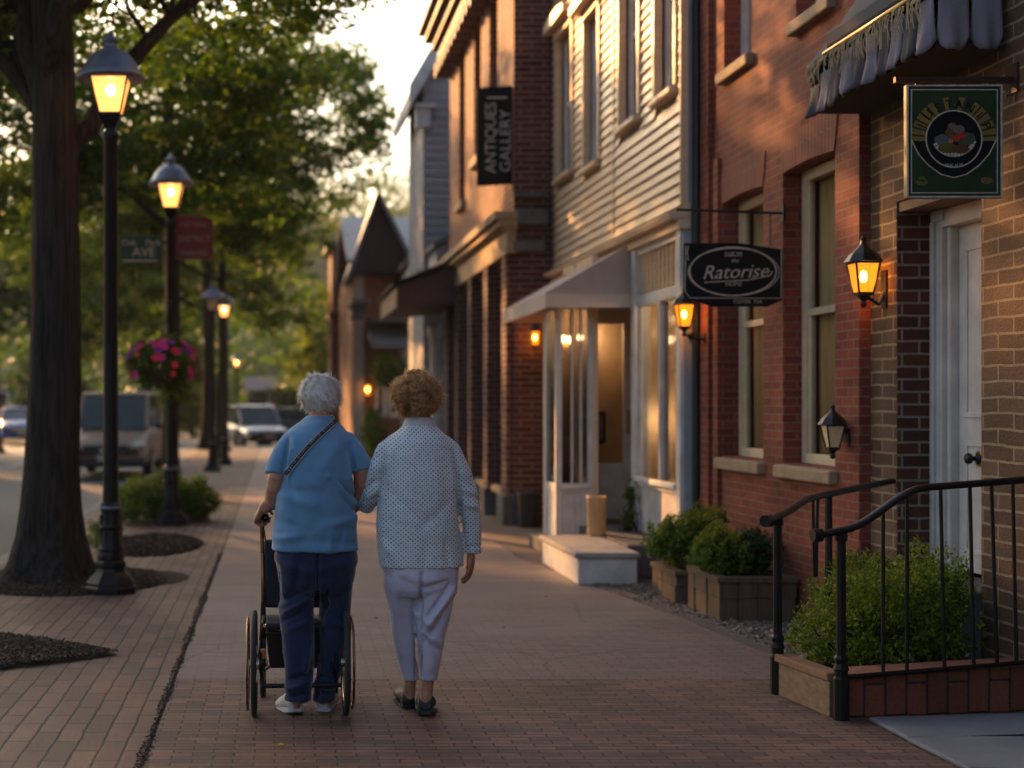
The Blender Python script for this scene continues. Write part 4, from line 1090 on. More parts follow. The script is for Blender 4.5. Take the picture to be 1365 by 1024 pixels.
# signs on the second street lamp
ys = 17.2; s_ = ys/FPX
t = thing('street_sign', (-1.6, ys, 3.2), 'small green street name sign left of the second lamp post', 'sign')
x0, x1, z1, z0 = (161-CX)*s_, (216-CX)*s_, CAMH-(315-CY)*s_, CAMH-(350-CY)*s_
b = MB(); b.box(x0, x1, ys-.01, ys+.01, z0, z1); b.build('panel', MT['sign_road'], t, bevel=.003)
text('Oak    Park', .1, MT['sign_line'], t, face_cam((x0+x1)/2, ys-.012, z1-.08), .001)
text('AVE', .16, MT['sign_line'], t, face_cam((x0+x1)/2+.03, ys-.012, z0+.12), .001)
b = MB(); b.box(x0+.02,x1-.06,ys-.013,ys-.01,z0+.012,z0+.03); b.build('line', MT['sign_line'], t)
b = MB(); b.box(x1,-1.34,ys-.012,ys+.012,z1-.1,z1-.06); b.build('bracket', MT['black_metal'], t)
t = thing('street_sign', (-1.0, ys, 3.2), 'dark red notice board right of the second lamp post', 'sign')
x0, x1, z1, z0 = (234-CX)*s_, (284-CX)*s_, CAMH-(287-CY)*s_, CAMH-(346-CY)*s_
b = MB(); b.prism([(x0,z0),(x1-.04,z0),(x1,z0+.05),(x1,z1-.08),(x1-.06,z1-.02),(x0+.1,z1),(x0,z1)], 'y', ys-.01, ys+.01); b.build('panel', MT['sign_red'], t, bevel=.003)
MT['sign_rose'] = plain('faded_rose_paint', (.32,.2,.2), (.22,.12,.12), 20, .6)
for i, (w_, s1) in enumerate((('HISTORIC', .1),('DISTRICT', .12),('PARKING', .1))):
    text(w_, s1*.85, MT['sign_rose'], t, face_cam((x0+x1)/2, ys-.012, z1-.12-.17*i), .001, sx=.9)
b = MB(); b.box(-1.24,x0,ys-.012,ys+.012,z1-.1,z1-.06); b.box(-1.24,x0,ys-.012,ys+.012,z0+.08,z0+.12); b.build('bracket', MT['black_metal'], t)

# ------------------------------------------------------------------ near awning with scalloped valance
MT['awn_cloth'] = plain('awning_canvas', (.075,.075,.09), (.05,.05,.06), 5, .85, 0, .2, .3, 120, .002)
MT['awn_pale'] = plain('awning_pale_canvas', (.2,.19,.23), (.15,.145,.175), 4, .85, 0, .2, .3, 120, .002)
MT['fringe'] = plain('gold_fringe', (.55,.42,.25), (.35,.26,.15), 20, .6, .2, .4, .2)
X0 = 3.2; Y0, Y1 = 6.94, 8.55
AW = thing('shop_awning', (XA, 7.7, 3.2), 'dark canvas awning with a scalloped valance and gold fringe over the white door', 'awning')
zb, zv = 3.18, 3.47
b = MB(); b.hexa([(X0,Y0,zv),(XA-.002,Y0,zv+.5),(XA-.002,Y1,zv+.5),(X0,Y1,zv),(X0,Y0,zv+.03),(XA-.002,Y0,zv+.53),(XA-.002,Y1,zv+.53),(X0,Y1,zv+.03)])
b.build('canopy', MT['awn_cloth'], AW)
b = MB(); b.add([(X0+.01,Y0+.005,zv),(XA-.003,Y0+.005,zv),(XA-.003,Y0+.005,zv+.49)], [(0,1,2)]); o = b.build('side_panel', MT['awn_pale'], AW); o.modifiers.new('S','SOLIDIFY').thickness = .006
b = MB(); b.add([(X0+.01,Y1-.005,zb+.02),(XA-.003,Y1-.005,zb+.02),(XA-.003,Y1-.005,zv+.49),(X0+.01,Y1-.005,zv)], [(0,1,2,3)]); o = b.build('side_panel', MT['awn_cloth'], AW); o.modifiers.new('S','SOLIDIFY').thickness = .006
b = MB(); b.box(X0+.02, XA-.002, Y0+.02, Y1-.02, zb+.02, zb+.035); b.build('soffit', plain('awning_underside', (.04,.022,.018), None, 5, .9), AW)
b = MB(); b.tube([(X0-.015,Y0-.01,zv+.02),(X0-.015,Y1-.28,zv+.02)], .02, 10); b.tube([(X0-.01,Y1-.28,zv+.02),(X0-.01,Y1-.02,zv-.08)], .012, 8); b.build('front_bar', MT['brass'], AW, smooth=True)
b = MB(); b.box(X0-.02,X0+.1,Y0+.0,Y1-.3,zv+.045,zv+.14); b.build('cassette', MT['awn_cloth'], AW, bevel=.015)
def flap(b, p0, p1, top, bot, out, curl):
    """one rounded valance flap hanging between p0 and p1"""
    p0, p1, out = Vector(p0), Vector(p1), Vector(out); nx, nz = 9, 8
    vs = []; fs = []
    for j in range(nz+1):
        v = j/nz
        for i in range(nx+1):
            u = i/nx
            edge = 1-(2*u-1)**6*.0
            zb_ = bot+(top-bot)*.22*max(0, abs(2*u-1)-.45)**2/.3
            z = top+(zb_-top)*v
            p = p0.lerp(p1, u*.94+.03)
            d = curl*math.sin(u*math.pi*1.0)*v+.018*math.sin(u*9+p0.y*7)*v*v
            q = p+out*d; vs.append((q.x, q.y, z))
    for j in range(nz):
        for i in range(nx):
            a = j*(nx+1)+i; fs.append((a, a+1, a+nx+2, a+nx+1))
    b.add(vs, fs)
n = 10
for i in range(n):
    b = MB(); ya = Y0+(Y1-Y0)*i/n; yb = Y0+(Y1-Y0)*(i+1)/n
    topz = zv-.02-(.1 if i >= n-2 else 0)*(i-n+3)/2
    flap(b, (X0,ya,0), (X0,yb,0), topz, zb-.0+random.uniform(-.012,.012)-.02*(i>=n-3), (-1,0,0), random.uniform(.02,.05))
    o = b.build('valance_flap', MT['awn_cloth'] if i % 2 else MT['awn_pale'], AW, smooth=True); o.modifiers.new('S','SOLIDIFY').thickness = .006
for i in range(2):
    b = MB(); xa = X0+.02+(XA-X0-.04)*i/2; xb = X0+.02+(XA-X0-.04)*(i+1)/2
    flap(b, (xa,Y0,0), (xb-.01,Y0,0), zv+.02, zb-.0, (0,-1,0), .02)
    o = b.build('valance_flap', MT['awn_pale'], AW, smooth=True); o.modifiers.new('S','SOLIDIFY').thickness = .006
b = MB()
for i in range(130):
    y = random.uniform(Y0+.05, Y1-.05); l = random.uniform(.06,.17)*(1 if random.random() < .6 else .5); z0_ = zv+.0
    x = X0-.03-random.uniform(0,.02); pts__ = [(x,y,z0_),(x-.006+random.uniform(-.01,.01),y+random.uniform(-.015,.015),z0_-l*.5),(x+random.uniform(-.01,.01),y+random.uniform(-.02,.02),z0_-l)]
    b.tube(pts__, .0025, 4)
b.build('fringe', MT['fringe'], AW)
# taupe awning of the clapboard shop
MT['taupe'] = plain('taupe_canvas', (.46,.37,.33), (.37,.3,.265), 3, .85, 0, .2, .3, 120, .002)
MT['taupe_pale'] = plain('taupe_border', (.62,.5,.42), (.52,.42,.35), 3, .85, 0, .2, .3, 120, .002)
T = thing('shop_awning', (3.3, 14.5, 2.4), 'taupe canvas awning with closed sides over the white shop entrance', 'awning')
xf, xw, ya, yb = 2.53, 3.345, 13.42, 15.9
b = MB(); b.add([(xf,ya,2.5),(xw,ya,2.97),(xw,yb,2.97),(xf,yb,2.5)], [(0,3,2,1)]); b.add([(xf,ya,2.5),(xw,ya,2.5),(xw,ya,2.97)], [(0,1,2)]); b.add([(xf,yb,2.5),(xw,yb,2.5),(xw,yb,2.97)], [(2,1,0)])
o = b.build('canopy', MT['taupe'], T); o.modifiers.new('S','SOLIDIFY').thickness = .008
b = MB(); b.box(xf-.006,xf,ya-.006,yb+.006,2.36,2.505); b.box(xf,xw,ya-.006,ya,2.37,2.5); b.box(xf,xw,yb,yb+.006,2.37,2.5)
b.build('valance', MT['taupe_pale'], T)
b = MB(); b.tube([(xf+.02,ya+.02,2.49),(xf+.02,yb-.02,2.49)], .012, 6); b.tube([(xf+.02,ya+.02,2.49),(xw,ya+.02,2.49)], .012, 6); b.tube([(xf+.02,yb-.02,2.49),(xw,yb-.02,2.49)], .012, 6); b.build('frame', MT['grey_paint'], T)

# ------------------------------------------------------------------ stair railings, bed edges
def rail(label, p0, p1, h0, h1, posts, bals, low=None, y_lift=0):
    """handrail from p0 to p1 (x, y); the end swoops down to the newel"""
    t = thing('stair_railing', (p0[0], p0[1], 0), label, 'railing')
    P0, P1 = Vector((*p0,0)), Vector((*p1,0)); d = (P1-P0); L = d.length; d.normalize()
    def top(s):   # s in metres along
        k = min(1, max(0, s/.42)); k = k*k*(3-2*k)
        return h0+(h1-.06-h0)*k+.06*(s/L)
    pts_ = []; ss = np.concatenate([[-.13,-.1], np.linspace(0, L, 24)])
    for s in ss: pts_.append(P0+d*s+Vector((0,0,top(s)-(.012 if s<-.05 else 0))))
    b = MB(); b.tube(pts_, [(.026,.017)]*len(pts_), 12)
    e = pts_[0]; b.tube([e-d*.012, e+d*.03], [.03,.032], 12); b.build('handrail', MT['rail_iron'], t, smooth=True).modifiers.new('E','EDGE_SPLIT').split_angle = R(50)
    b = MB()
    b.lathe([(.036,0),(.036,.19),(.03,.2),(.03,.225),(.035,.235),(.026,.26),(.032,.275),(.032,.285),(.022,.3),(.021,h0-.05),(.028,h0-.045),(.03,h0-.02),(.02,h0-.008)], (p0[0]+d.x*.0,p0[1]+d.y*.0,0), 8, .5)
    b.build('newel_post', MT['rail_iron'], t)
    for s, zb in posts:
        q = P0+d*s; b = MB(); b.tube([(q.x,q.y,zb),(q.x,q.y,top(s)-.01)], .02, 8); b.build('post', MT['rail_iron'], t)
    for s, zb, lean in bals:
        q = P0+d*s; q2 = P0+d*(s+lean); b = MB(); b.tube([(q2.x,q2.y,zb),(q.x,q.y,top(s)-.01)], .0085, 6); b.build('baluster', MT['rail_iron'], t)
    if low:
        b = MB(); pp = [P0+d*s+Vector((0,0,low[0]+(low[1]-low[0])*s/L)) for s in np.linspace(0.01,L,6)]; b.tube(pp, [(.011,.011)]*6, 4); b.build('bottom_rail', MT['rail_iron'], t)
    return t
rail('near black iron railing with balusters above the low brick wall', (2.595,6.55), (3.555,6.70), .872, 1.10, [],
     [(.21,.215,.0),(.33,.22,-.0),(.50,.225,.02),(.65,.228,.02),(.76,.23,.03),(.87,.233,.02)], (.195,.24))
rail('farther black iron railing running back to the tan brick pilaster', (2.51,7.14), (3.55,8.22), .892, 1.01, [(.62,.02)], [(.42,.55,.02),(.48,.55,-.02)])
# bed edges between the rails and the low wall
t = thing('bed_edging', (2.55, 6.85, 0), 'weathered timber edging between the two newel posts', 'edging')
b = MB(); b.hexa([(2.50,7.10,0),(2.56,6.60,0),(2.62,6.61,0),(2.56,7.11,0),(2.50,7.10,.165),(2.56,6.60,.165),(2.62,6.61,.165),(2.56,7.11,.165)]); b.build('side_board', plain('tan_board', (.27,.17,.095), (.15,.09,.05), 6, .8, 0, .3, .5, 60, .004, (1,3,6)), t, bevel=.006)
b = MB(); b.hexa([(2.485,7.12,.167),(2.55,6.6,.167),(2.64,6.61,.167),(2.575,7.13,.167),(2.485,7.12,.205),(2.55,6.6,.205),(2.64,6.61,.205),(2.575,7.13,.205)]); b.build('cap_board', plain('weathered_timber', (.3,.15,.08), (.17,.085,.05), 8, .8, 0, .3, .5, 60, .004, (1,6,6)), t, bevel=.006)
t = thing('low_wall', (3.1, 6.66, 0), 'low wall of upright red bricks beneath the near railing', 'wall')
MT['brick_cap'] = brick('upright_brick', (.26,.085,.05), (.17,.055,.036), (.05,.035,.03), .3, .105, .006, .8, .35, soldier=True)
b = MB(); b.hexa([(2.64,6.59,0),(3.565,6.735,0),(3.565,6.86,0),(2.64,6.72,0),(2.64,6.59,.19),(3.565,6.735,.215),(3.565,6.86,.215),(2.64,6.72,.19)])
w_ = b.build('wall', MT['brick_cap'], t, bevel=.008)
b = MB(); b.hexa([(2.63,6.57,.192),(3.565,6.715,.217),(3.565,6.88,.217),(2.63,6.74,.192),(2.63,6.57,.207),(3.565,6.715,.232),(3.565,6.88,.232),(2.63,6.74,.207)])
b.build('coping', plain('brick_coping', (.3,.12,.07), (.18,.07,.045), 9, .8, 0, .3, .5, 60, .004), t, bevel=.004)
b = MB(); b.add([(2.6,6.7,.14),(3.56,6.84,.15),(3.56,8.2,.15),(3.5,8.2,.15),(2.56,7.12,.14)], [(0,1,2,3,4)]); structure(b.build('bed_soil', MT['mulch']))
b = MB(); b.hexa([(2.5,7.14,0),(2.56,7.12,0),(3.56,8.16,0),(3.5,8.2,0),(2.5,7.14,.16),(2.56,7.12,.16),(3.56,8.16,.16),(3.5,8.2,.16)]); t = tag(b.build('bed_kerb', MT['tan_stone'], bevel=.006), 'stone kerb of the shrub bed along the farther railing', 'edging')

# ------------------------------------------------------------------ planters of upright timber blocks
MT['timber'] = plain('planter_timber', (.15,.1,.065), (.08,.055,.04), 9, .85, 0, .25, .7, 40, .006, (5,5,.6))
def planter(label, x0, x1, y0, y1, h, hb):
    t = thing('planter', ((x0+x1)/2,(y0+y1)/2,0), label, 'planter')
    b = MB()
    def side(p, q, off):
        p, q = Vector((*p,0)), Vector((*q,0)); L = (q-p).length; n = max(1, round(L/.13)); d = (q-p).normalized(); nn = Vector((d.y,-d.x,0))
        for row, (za, zb_) in enumerate(((0,h*.52),(h*.53,h-.04))):
            for i in range(n):
                a = p+d*(L*i/n+.003); c = p+d*(L*(i+1)/n-.003); o = nn*random.uniform(-.008,.008); w = nn*-.06
                b.hexa([tuple(a+o+Vector((0,0,za))),tuple(c+o+Vector((0,0,za))),tuple(c+w+Vector((0,0,za))),tuple(a+w+Vector((0,0,za))),
                        tuple(a+o+Vector((0,0,zb_))),tuple(c+o+Vector((0,0,zb_))),tuple(c+w+Vector((0,0,zb_))),tuple(a+w+Vector((0,0,zb_)))])
    side((x0,y0),(x1,y0),0); side((x1,y0),(x1,y1),0); side((x1,y1),(x0,y1),0); side((x0,y1),(x0,y0),0)
    b.build('block_wall', MT['timber'], t)
    b = MB(); w = .075; o = .015
    b.box(x0-o,x1+o,y0-o,y0+w,h-.038,h); b.box(x0-o,x1+o,y1-w,y1+o,h-.038,h); b.box(x0-o,x0+w,y0+w,y1-w,h-.038,h); b.box(x1-w,x1+o,y0+w,y1-w,h-.038,h)
    b.build('cap_board', MT['timber'], t, bevel=.006)
    b = MB(); b.box(x0+.06,x1-.06,y0+.06,y1-.06,.01,h-.06); b.build('soil', MT['mulch'], t)
    return t
planter('larger timber planter box nearer the railings', 2.95, 3.46, 9.5, 10.2, .3, 0)
planter('smaller timber planter box next to the block step', 2.9, 3.46, 10.35, 11.0, .24, 0)
# bin, clay pot
t = thing('litter_bin', (3.0, 16.9, 0), 'small black litter bin at the foot of the dark brick pier', 'bin')
b = MB(); b.lathe([(.11,0),(.12,.02),(.135,.36),(.14,.37)], (3.0,16.95,0), 16); b.build('body', MT['black_metal'], t, smooth=False)
b = MB(); b.lathe([(.15,.37),(.15,.395),(.12,.41),(.05,.415)], (3.0,16.95,0), 16); b.build('lid', MT['black_metal'], t)
q = pt(792, 0, 13.0)
t = thing('pot', (q.x, 13.0, .26), 'plain tan cylinder pot standing on the step before the shop door', 'pot')
b = MB(); b.lathe([(.075,.268),(.082,.28),(.084,.6),(.09,.605),(.09,.625),(.076,.625),(.074,.5)], (q.x,12.9,0), 20, caps=False); b.lathe([(.07,.27),(.07,.3)], (q.x,12.9,0), 20); b.build('body', plain('tan_glaze', (.55,.36,.17), (.45,.29,.14), 4, .6, 0, .4, .1), t, smooth=True)
b = MB(); b.lathe([(.074,.53),(.0,.54)], (q.x,12.9,0), 20); b.build('sand', MT['stone'], t)
# ------------------------------------------------------------------ cars: front at -y, local coordinates, wheels on z = 0
MT['tyre'] = plain('tyre', (.02,.02,.02), None, 8, .85)
MT['rim'] = plain('rim', (.4,.4,.42), (.3,.3,.32), 8, .35, .8)
MT['car_glass'] = plain('car_glass', (.03,.05,.045), (.02,.035,.03), 3, .12, 0, .5, 0)
MT['headlight'] = plain('headlight_glass', (.6,.58,.52), (.5,.48,.42), 5, .1, .3, .8, 0)
MT['chrome'] = plain('chrome', (.6,.6,.6), (.5,.5,.5), 5, .2, 1, .5, 0)
MT['trim_black'] = plain('trim_black', (.02,.02,.022), None, 5, .5)
def car(loc, rz, label, paint, van=False, name='parked_car', cat='car', W=.88, Hs=1.0, group=None, plate=True):
    t = thing(name, loc, label, cat, group, world=False, rz=rz)
    # side sections: (y, belt half-width, sill z, bonnet/belt z)
    L = 4.6; Y0, Y1 = -2.3, 2.3
    secs = [(-2.3,.72,.32,.62),(-2.22,.82,.26,.78),(-1.9,.87,.24,.88),(-1.2,.88,.22,.95+.05*van),(-.5,.88,.22,1.0+.06*van),(.6,.88,.22,1.02+.06*van),(1.7,.88,.24,1.02+.06*van),(2.15,.85,.28,.98),(2.3,.76,.34,.86)]
    b = MB(); vs = []; fs = []
    for y, w, z0, z1 in secs:
        w *= W/.88; z1 *= Hs
        ring_ = [(-w*.9,z0),(-w,z0+.14),(-w*1.01,(z0+z1)/2),(-w*.97,z1-.06),(-w*.85,z1),(0,z1+.03),(w*.85,z1),(w*.97,z1-.06),(w*1.01,(z0+z1)/2),(w,z0+.14),(w*.9,z0),(0,z0)]
        vs += [(x, y, z) for x, z in ring_]
    m = 12
    for i in range(len(secs)-1):
        for k in range(m): fs.append((i*m+k, i*m+(k+1) % m, (i+1)*m+(k+1) % m, (i+1)*m+k))
    fs.append(tuple(range(m))); fs.append(tuple(range((len(secs)-1)*m, len(secs)*m))[::-1])
    b.add(vs, fs); o = b.build('body', paint, t, smooth=True); sd = o.modifiers.new('S','SUBSURF'); sd.levels = 1; sd.render_levels = 1
    # cabin
    hw = W*.86; roof = (1.78 if van else 1.45)*Hs; bz = (1.05 if van else .99)*Hs
    if van: c = [(-1.25,bz),(-.62,roof-.06),(-.3,roof),(1.9,roof),(2.15,bz)]
    else: c = [(-.95,bz),(-.25,roof-.05),(.1,roof),(1.0,roof-.03),(1.75,bz)]
    b = MB(); vs = []; fs = []
    tw = .82 if van else .76
    for y, z in c:
        k = (z-bz)/(roof-bz); w = hw*(1-(1-tw/.86*.98)*k) if True else hw
        vs += [(-w,y,z-.02 if k<.01 else z),(-w*.9,y,z+.035*k),(w*.9,y,z+.035*k),(w,y,z)]
    # roof skin only
    for i in range(1, len(c)-2):
        for k in range(3): fs.append((i*4+k, i*4+k+1, (i+1)*4+k+1, (i+1)*4+k))
    b.add(vs, fs); o = b.build('roof', paint, t, smooth=True); o.modifiers.new('S','SOLIDIFY').thickness = .03
    for s in (-1, 1):
        for i in (0, 1, len(c)-2):
            b = MB()
            a, d = c[i], c[i+1]
            def wd(z): return s*(hw*(1-(1-tw/.86*.98)*((z-bz)/(roof-bz))))
            b.tube([(wd(a[1]),a[0],a[1]),(wd(d[1]),d[0],d[1])], .035, 6); b.build('pillar', paint, t)
    b = MB(); g = [(y*1.0, z-.015) for y, z in c]
    vs = []; n = len(g)
    for s in (-1, 1):
        for y, z in g:
            k = (z-bz)/(roof-bz); w = hw*(1-(1-tw/.86*.98)*k)-.015; vs.append((s*w, y, z))
    fs = [tuple(range(n)), tuple(range(n,2*n))[::-1]]
    for i in range(n-1): fs.append((i, n+i, n+i+1, i+1))
    b.add(vs, fs); b.build('glass', MT['car_glass'], t)
    for s in (-1, 1):
        for y in (-1.45, 1.4):
            b = MB(Matrix.Translation((s*(W-.08), y, .33)) @ Matrix.Rotation(R(90), 4, 'Y')); b.lathe([(.25,-.1),(.32,-.09),(.33,-.05),(.33,.05),(.32,.09),(.25,.1)], n=18)
            w_ = b.build('wheel', MT['tyre'], t, smooth=False)
            b = MB(Matrix.Translation((s*(W-.08)+s*.1, y, .33)) @ Matrix.Rotation(R(90), 4, 'Y')); b.lathe([(.21,-.01),(.21,.01),(.06,.02)], n=12); o = b.build('rim', MT['rim']); o.parent = w_
        b = MB(); b.ball((s*W*.78,-2.23,.68*Hs+.02), (.15,.09,.09)); b.build('headlight', MT['headlight'], t, smooth=True)
        b = MB(); b.ball((s*(W+.1),-.75,1.08*Hs), (.09,.05,.07)); b.box(s*W*.95, s*(W+.04), -.77,-.73,1.04*Hs,1.08*Hs); b.build('mirror', MT['trim_black'] if van else paint, t, smooth=True)
        b = MB(); b.box(s*W*.72,s*W*.9,2.2,2.3,.72,.9); b.build('tail_light', MT['sign_red'], t, bevel=.01)
    b = MB(); b.box(-W*.55,W*.55,-2.34,-2.25,.52,.7*Hs); b.build('grille', MT['chrome'] if not van else MT['trim_black'], t, bevel=.02)
    b = MB(); b.box(-W*.92,W*.92,-2.38,-2.15,.27,.46); b.build('bumper', MT['trim_black'] if van else paint, t, bevel=.05)
    if plate:
        b = MB(); b.box(-.18,.18,-2.4,-2.38,.4,.53); b.build('number_plate', MT['sign_line'], t)
        b = MB()
    b = MB(); b.box(-.14,.14,-2.36,-2.33,.58,.66); b.build('badge_bar', MT['chrome'], t, bevel=.01)
    return t
def paint(name, c, c2=None): return plain(name, c, c2, 2, .3, .35, .5, 0, Coat_Weight=.6, Coat_Roughness=.1)
P_ = {'van': plain('bronze_paint', (.34,.24,.17), (.27,.19,.14), 2, .5, .1, .4, 0), 'blue': plain('blue_paint', (.03,.12,.36), (.025,.1,.3), 2, .5, .1, .3, 0), 'white': paint('white_car_paint', (.3,.3,.32)), 'silver': paint('silver_paint', (.35,.36,.38)), 'dark': paint('dark_paint', (.05,.055,.06)), 'red': paint('red_paint', (.3,.04,.03))}
car((-3.6, 32.2, -.125), 0, 'bronze van with a dark front bumper parked at the kerb behind the lamp posts', P_['van'], True, 'parked_van', 'van', .88, 1.03)
car((-10.5, 58.0, -.125), R(12), 'blue car on the road at the left edge', P_['blue'])
car((-5.6, 55.6, -.125), R(6), 'silver car behind the bronze van', P_['silver'])
car((-1.0, 53.4, -.119), R(18), 'pale silver car turning in the cross street left of the old man', P_['white'], True, 'turning_car', 'car', .86, .86)
car((1.0, 55.4, -.119), R(90), 'dark car waiting in the cross street behind the old man', P_['dark'])
car((-8.4, 70.0, -.125), R(0), 'dark car far up the road beyond the blue one', P_['dark'])
# ------------------------------------------------------------------ foliage
def leafmat(name, c1, c2, c3, trans=.45, rough=.55):
    m, nt, out = newmat(name)
    g = nt.nodes.new('ShaderNodeNewGeometry')
    c = ramp(nt, g.outputs['Random Per Island'], [(0, c1), (.55, c2), (1, c3)])
    v = coords(nt)
    nz = noise_(nt, v, .8, 3)
    c = mix(nt, .6, c, ramp(nt, nz.outputs[0], [(.3, .55), (.7, 1.3)]), 'MULTIPLY')
    b = N(nt, 'ShaderNodeBsdfPrincipled', Roughness=rough); nt.links.new(c, b.inputs['Base Color']); b.inputs['Specular IOR Level'].default_value = .3
    t = nt.nodes.new('ShaderNodeBsdfTranslucent')
    c2_ = mix(nt, 1, c, (1.5,1.55,.4), 'MULTIPLY'); nt.links.new(c2_, t.inputs[0])
    mx = N(nt, 'ShaderNodeMixShader'); mx.inputs[0].default_value = trans
    nt.links.new(b.outputs[0], mx.inputs[1]); nt.links.new(t.outputs[0], mx.inputs[2]); nt.links.new(mx.outputs[0], out.inputs[0])
    return m
MT['leaf_tree'] = leafmat('maple_leaves', (.025,.06,.01), (.06,.11,.017), (.12,.165,.03), .5)
MT['leaf_far'] = leafmat('far_leaves', (.022,.055,.014), (.045,.09,.02), (.08,.125,.028), .42)
MT['leaf_bright'] = leafmat('young_leaves', (.08,.11,.015), (.13,.17,.025), (.2,.22,.04), .5)
MT['leaf_shrub'] = leafmat('shrub_leaves', (.03,.07,.01), (.08,.14,.018), (.18,.22,.03), .4)
MT['leaf_box'] = leafmat('yew_leaves', (.045,.08,.008), (.12,.17,.015), (.3,.32,.035), .35)
MT['leaf_dark'] = leafmat('dark_leaves', (.012,.03,.012), (.02,.045,.016), (.04,.065,.02), .3)
MT['leaf_lime'] = leafmat('lime_leaves', (.1,.13,.015), (.18,.2,.03), (.28,.27,.05), .45)

def barkmat():
    m, nt, out = newmat('ridged_bark')
    v = coords(nt, (16, 16, 1.1))
    n1 = noise_(nt, v, 2.2, 6, .6, .6)
    n2 = noise_(nt, coords(nt, (1,1,.3)), 30, 5)
    c = ramp(nt, n1.outputs[0], [(.35, (.01,.008,.007)), (.62, (.04,.032,.026))])
    h = math_(nt, 'ADD', n1.outputs[0], math_(nt, 'MULTIPLY', n2.outputs[0], .25))
    principled(nt, out, c, .9, 0, .25, bump(nt, h, 1, .04))
    return m
MT['treebark'] = barkmat()

def leaves(P, size, flat=.5, down=.25, wide=.55, jit=.5):
    """kite-shaped leaves at points P"""
    k = len(P)
    s = size*rng.uniform(1-jit, 1+jit*.6, (k,1))
    az = rng.uniform(0, 2*np.pi, k); pit = rng.normal(-down, flat, k); roll = rng.normal(0, .7, k)
    d = np.stack([np.cos(az)*np.cos(pit), np.sin(az)*np.cos(pit), np.sin(pit)], -1)
    up = np.tile([0,0,1.0], (k,1)); r = np.cross(d, up); r /= np.linalg.norm(r, axis=1, keepdims=True)+1e-9
    u = np.cross(r, d); r = r*np.cos(roll)[:,None]+u*np.sin(roll)[:,None]
    a = P; b_ = P+d*s*.45+r*s*wide*.5; c = P+d*s; e = P+d*s*.45-r*s*wide*.5
    V = np.stack([a, b_, c, e], 1).reshape(-1,3)
    F_ = np.arange(4*k).reshape(-1,4)
    return V, F_
def clump_points(centres, radii, per, flat=.6):
    n = len(centres)
    c = np.repeat(centres, per, 0); r = np.repeat(radii, per)[:,None]
    v = rng.normal(0, 1, (n*per,3)); v /= np.linalg.norm(v, axis=1, keepdims=True); v *= rng.uniform(0,1,(n*per,1))**.5
    v[:,2] *= flat
    return c+v*r
def crown_centres(lobes, n):
    """clump centres spread through ellipsoid lobes, thicker towards the shell, sprays drooping outward"""
    w = np.array([l[3]*l[4]*l[5] for l in lobes]); idx = rng.choice(len(lobes), n, p=w/w.sum())
    L = np.array(lobes)[idx]
    v = rng.normal(0,1,(n,3)); v /= np.linalg.norm(v,axis=1,keepdims=True); v *= rng.uniform(.25,1,(n,1))**.6
    return L[:,:3]+v*L[:,3:6]
def limb(b, p0, p1, r0, r1, n=7, wob=.08, k=7):
    p0, p1 = Vector(p0), Vector(p1); L = (p1-p0).length; pts_ = []; rr = []
    for i in range(n+1):
        t = i/n; p = p0.lerp(p1, t)
        if 0 < i < n: p += Vector((random.gauss(0,wob*L*.3), random.gauss(0,wob*L*.3), random.gauss(0,wob*L*.2)))
        p.z += math.sin(t*math.pi)*L*.06
        pts_.append(p); rr.append(r0+(r1-r0)*t)
    b.tube(pts_, rr, k, caps=True); return pts_
def tree(label, base, h, r, lobes, nclump, per, crad, lsize, mat='leaf_tree', fork=None, group='street trees along the kerb', trunk_top=None, name='maple_tree', bare=None, limbs=14, cflat=.55):
    t = thing(name, base, label, 'tree', group)
    b = MB(); tt = trunk_top or h*.7
    x, y, z0 = base; n = 22; vs = []; fs = []; rows = 26
    for j in range(rows+1):
        v = j/rows; z = z0-.05+tt*v
        flare = 1+.8*math.exp(-v*tt/.28)+.12*math.exp(-v*tt/1.2)
        rad = r*(1-.3*v)*flare
        for k in range(n):
            a = 2*math.pi*k/n
            rr = rad*(1+(.05+.16*math.exp(-v*tt/.35))*math.sin(a*5+1.3)+.03*math.sin(a*9+v*4)+.03*noise.noise(Vector((math.cos(a)*2,math.sin(a)*2,z*1.5))))
            vs.append((x+rr*math.cos(a)+.05*math.sin(z*.6)*min(1,v*3), y+rr*math.sin(a), z))
    for j in range(rows):
        for k in range(n): fs.append((j*n+k, j*n+(k+1) % n, (j+1)*n+(k+1) % n, (j+1)*n+k))
    b.add(vs, fs); b.build('trunk', MT['treebark'], t, smooth=True)
    C = crown_centres(lobes, nclump)
    if bare is not None: C = C[[not bare(c) for c in C]]
    b = MB(); top = Vector((x+.05*math.sin(tt*.6), y, z0+tt*.97))
    for L in lobes:
        q = Vector(L[:3]); st = Vector((x, y, z0+tt*random.uniform(.6,.95)))
        pts_ = limb(b, st, q, r*.42, r*.14, 8)
        near = [c for c in C if ((Vector(c)-q).length < max(L[3:6])*1.2)]
        random.shuffle(near)
        for c in near[:limbs]:
            limb(b, pts_[random.randint(3,8)], c, r*.12, r*.02, 5, .1, 5)
    b.build('limbs', MT['treebark'], t, smooth=True)
    P = clump_points(C, crad*rng.uniform(.6,1.3,len(C)), per, cflat)
    if bare is not None: P = P[[not bare(p) for p in P]]
    V, F_ = leaves(P, lsize)
    npmesh('crown', V, F_, MT[mat], t)
    return t
def E_(x, y, z, a, b, c): return (x, y, z, a, b, c)
TREES = globals().get('TREES', 1)
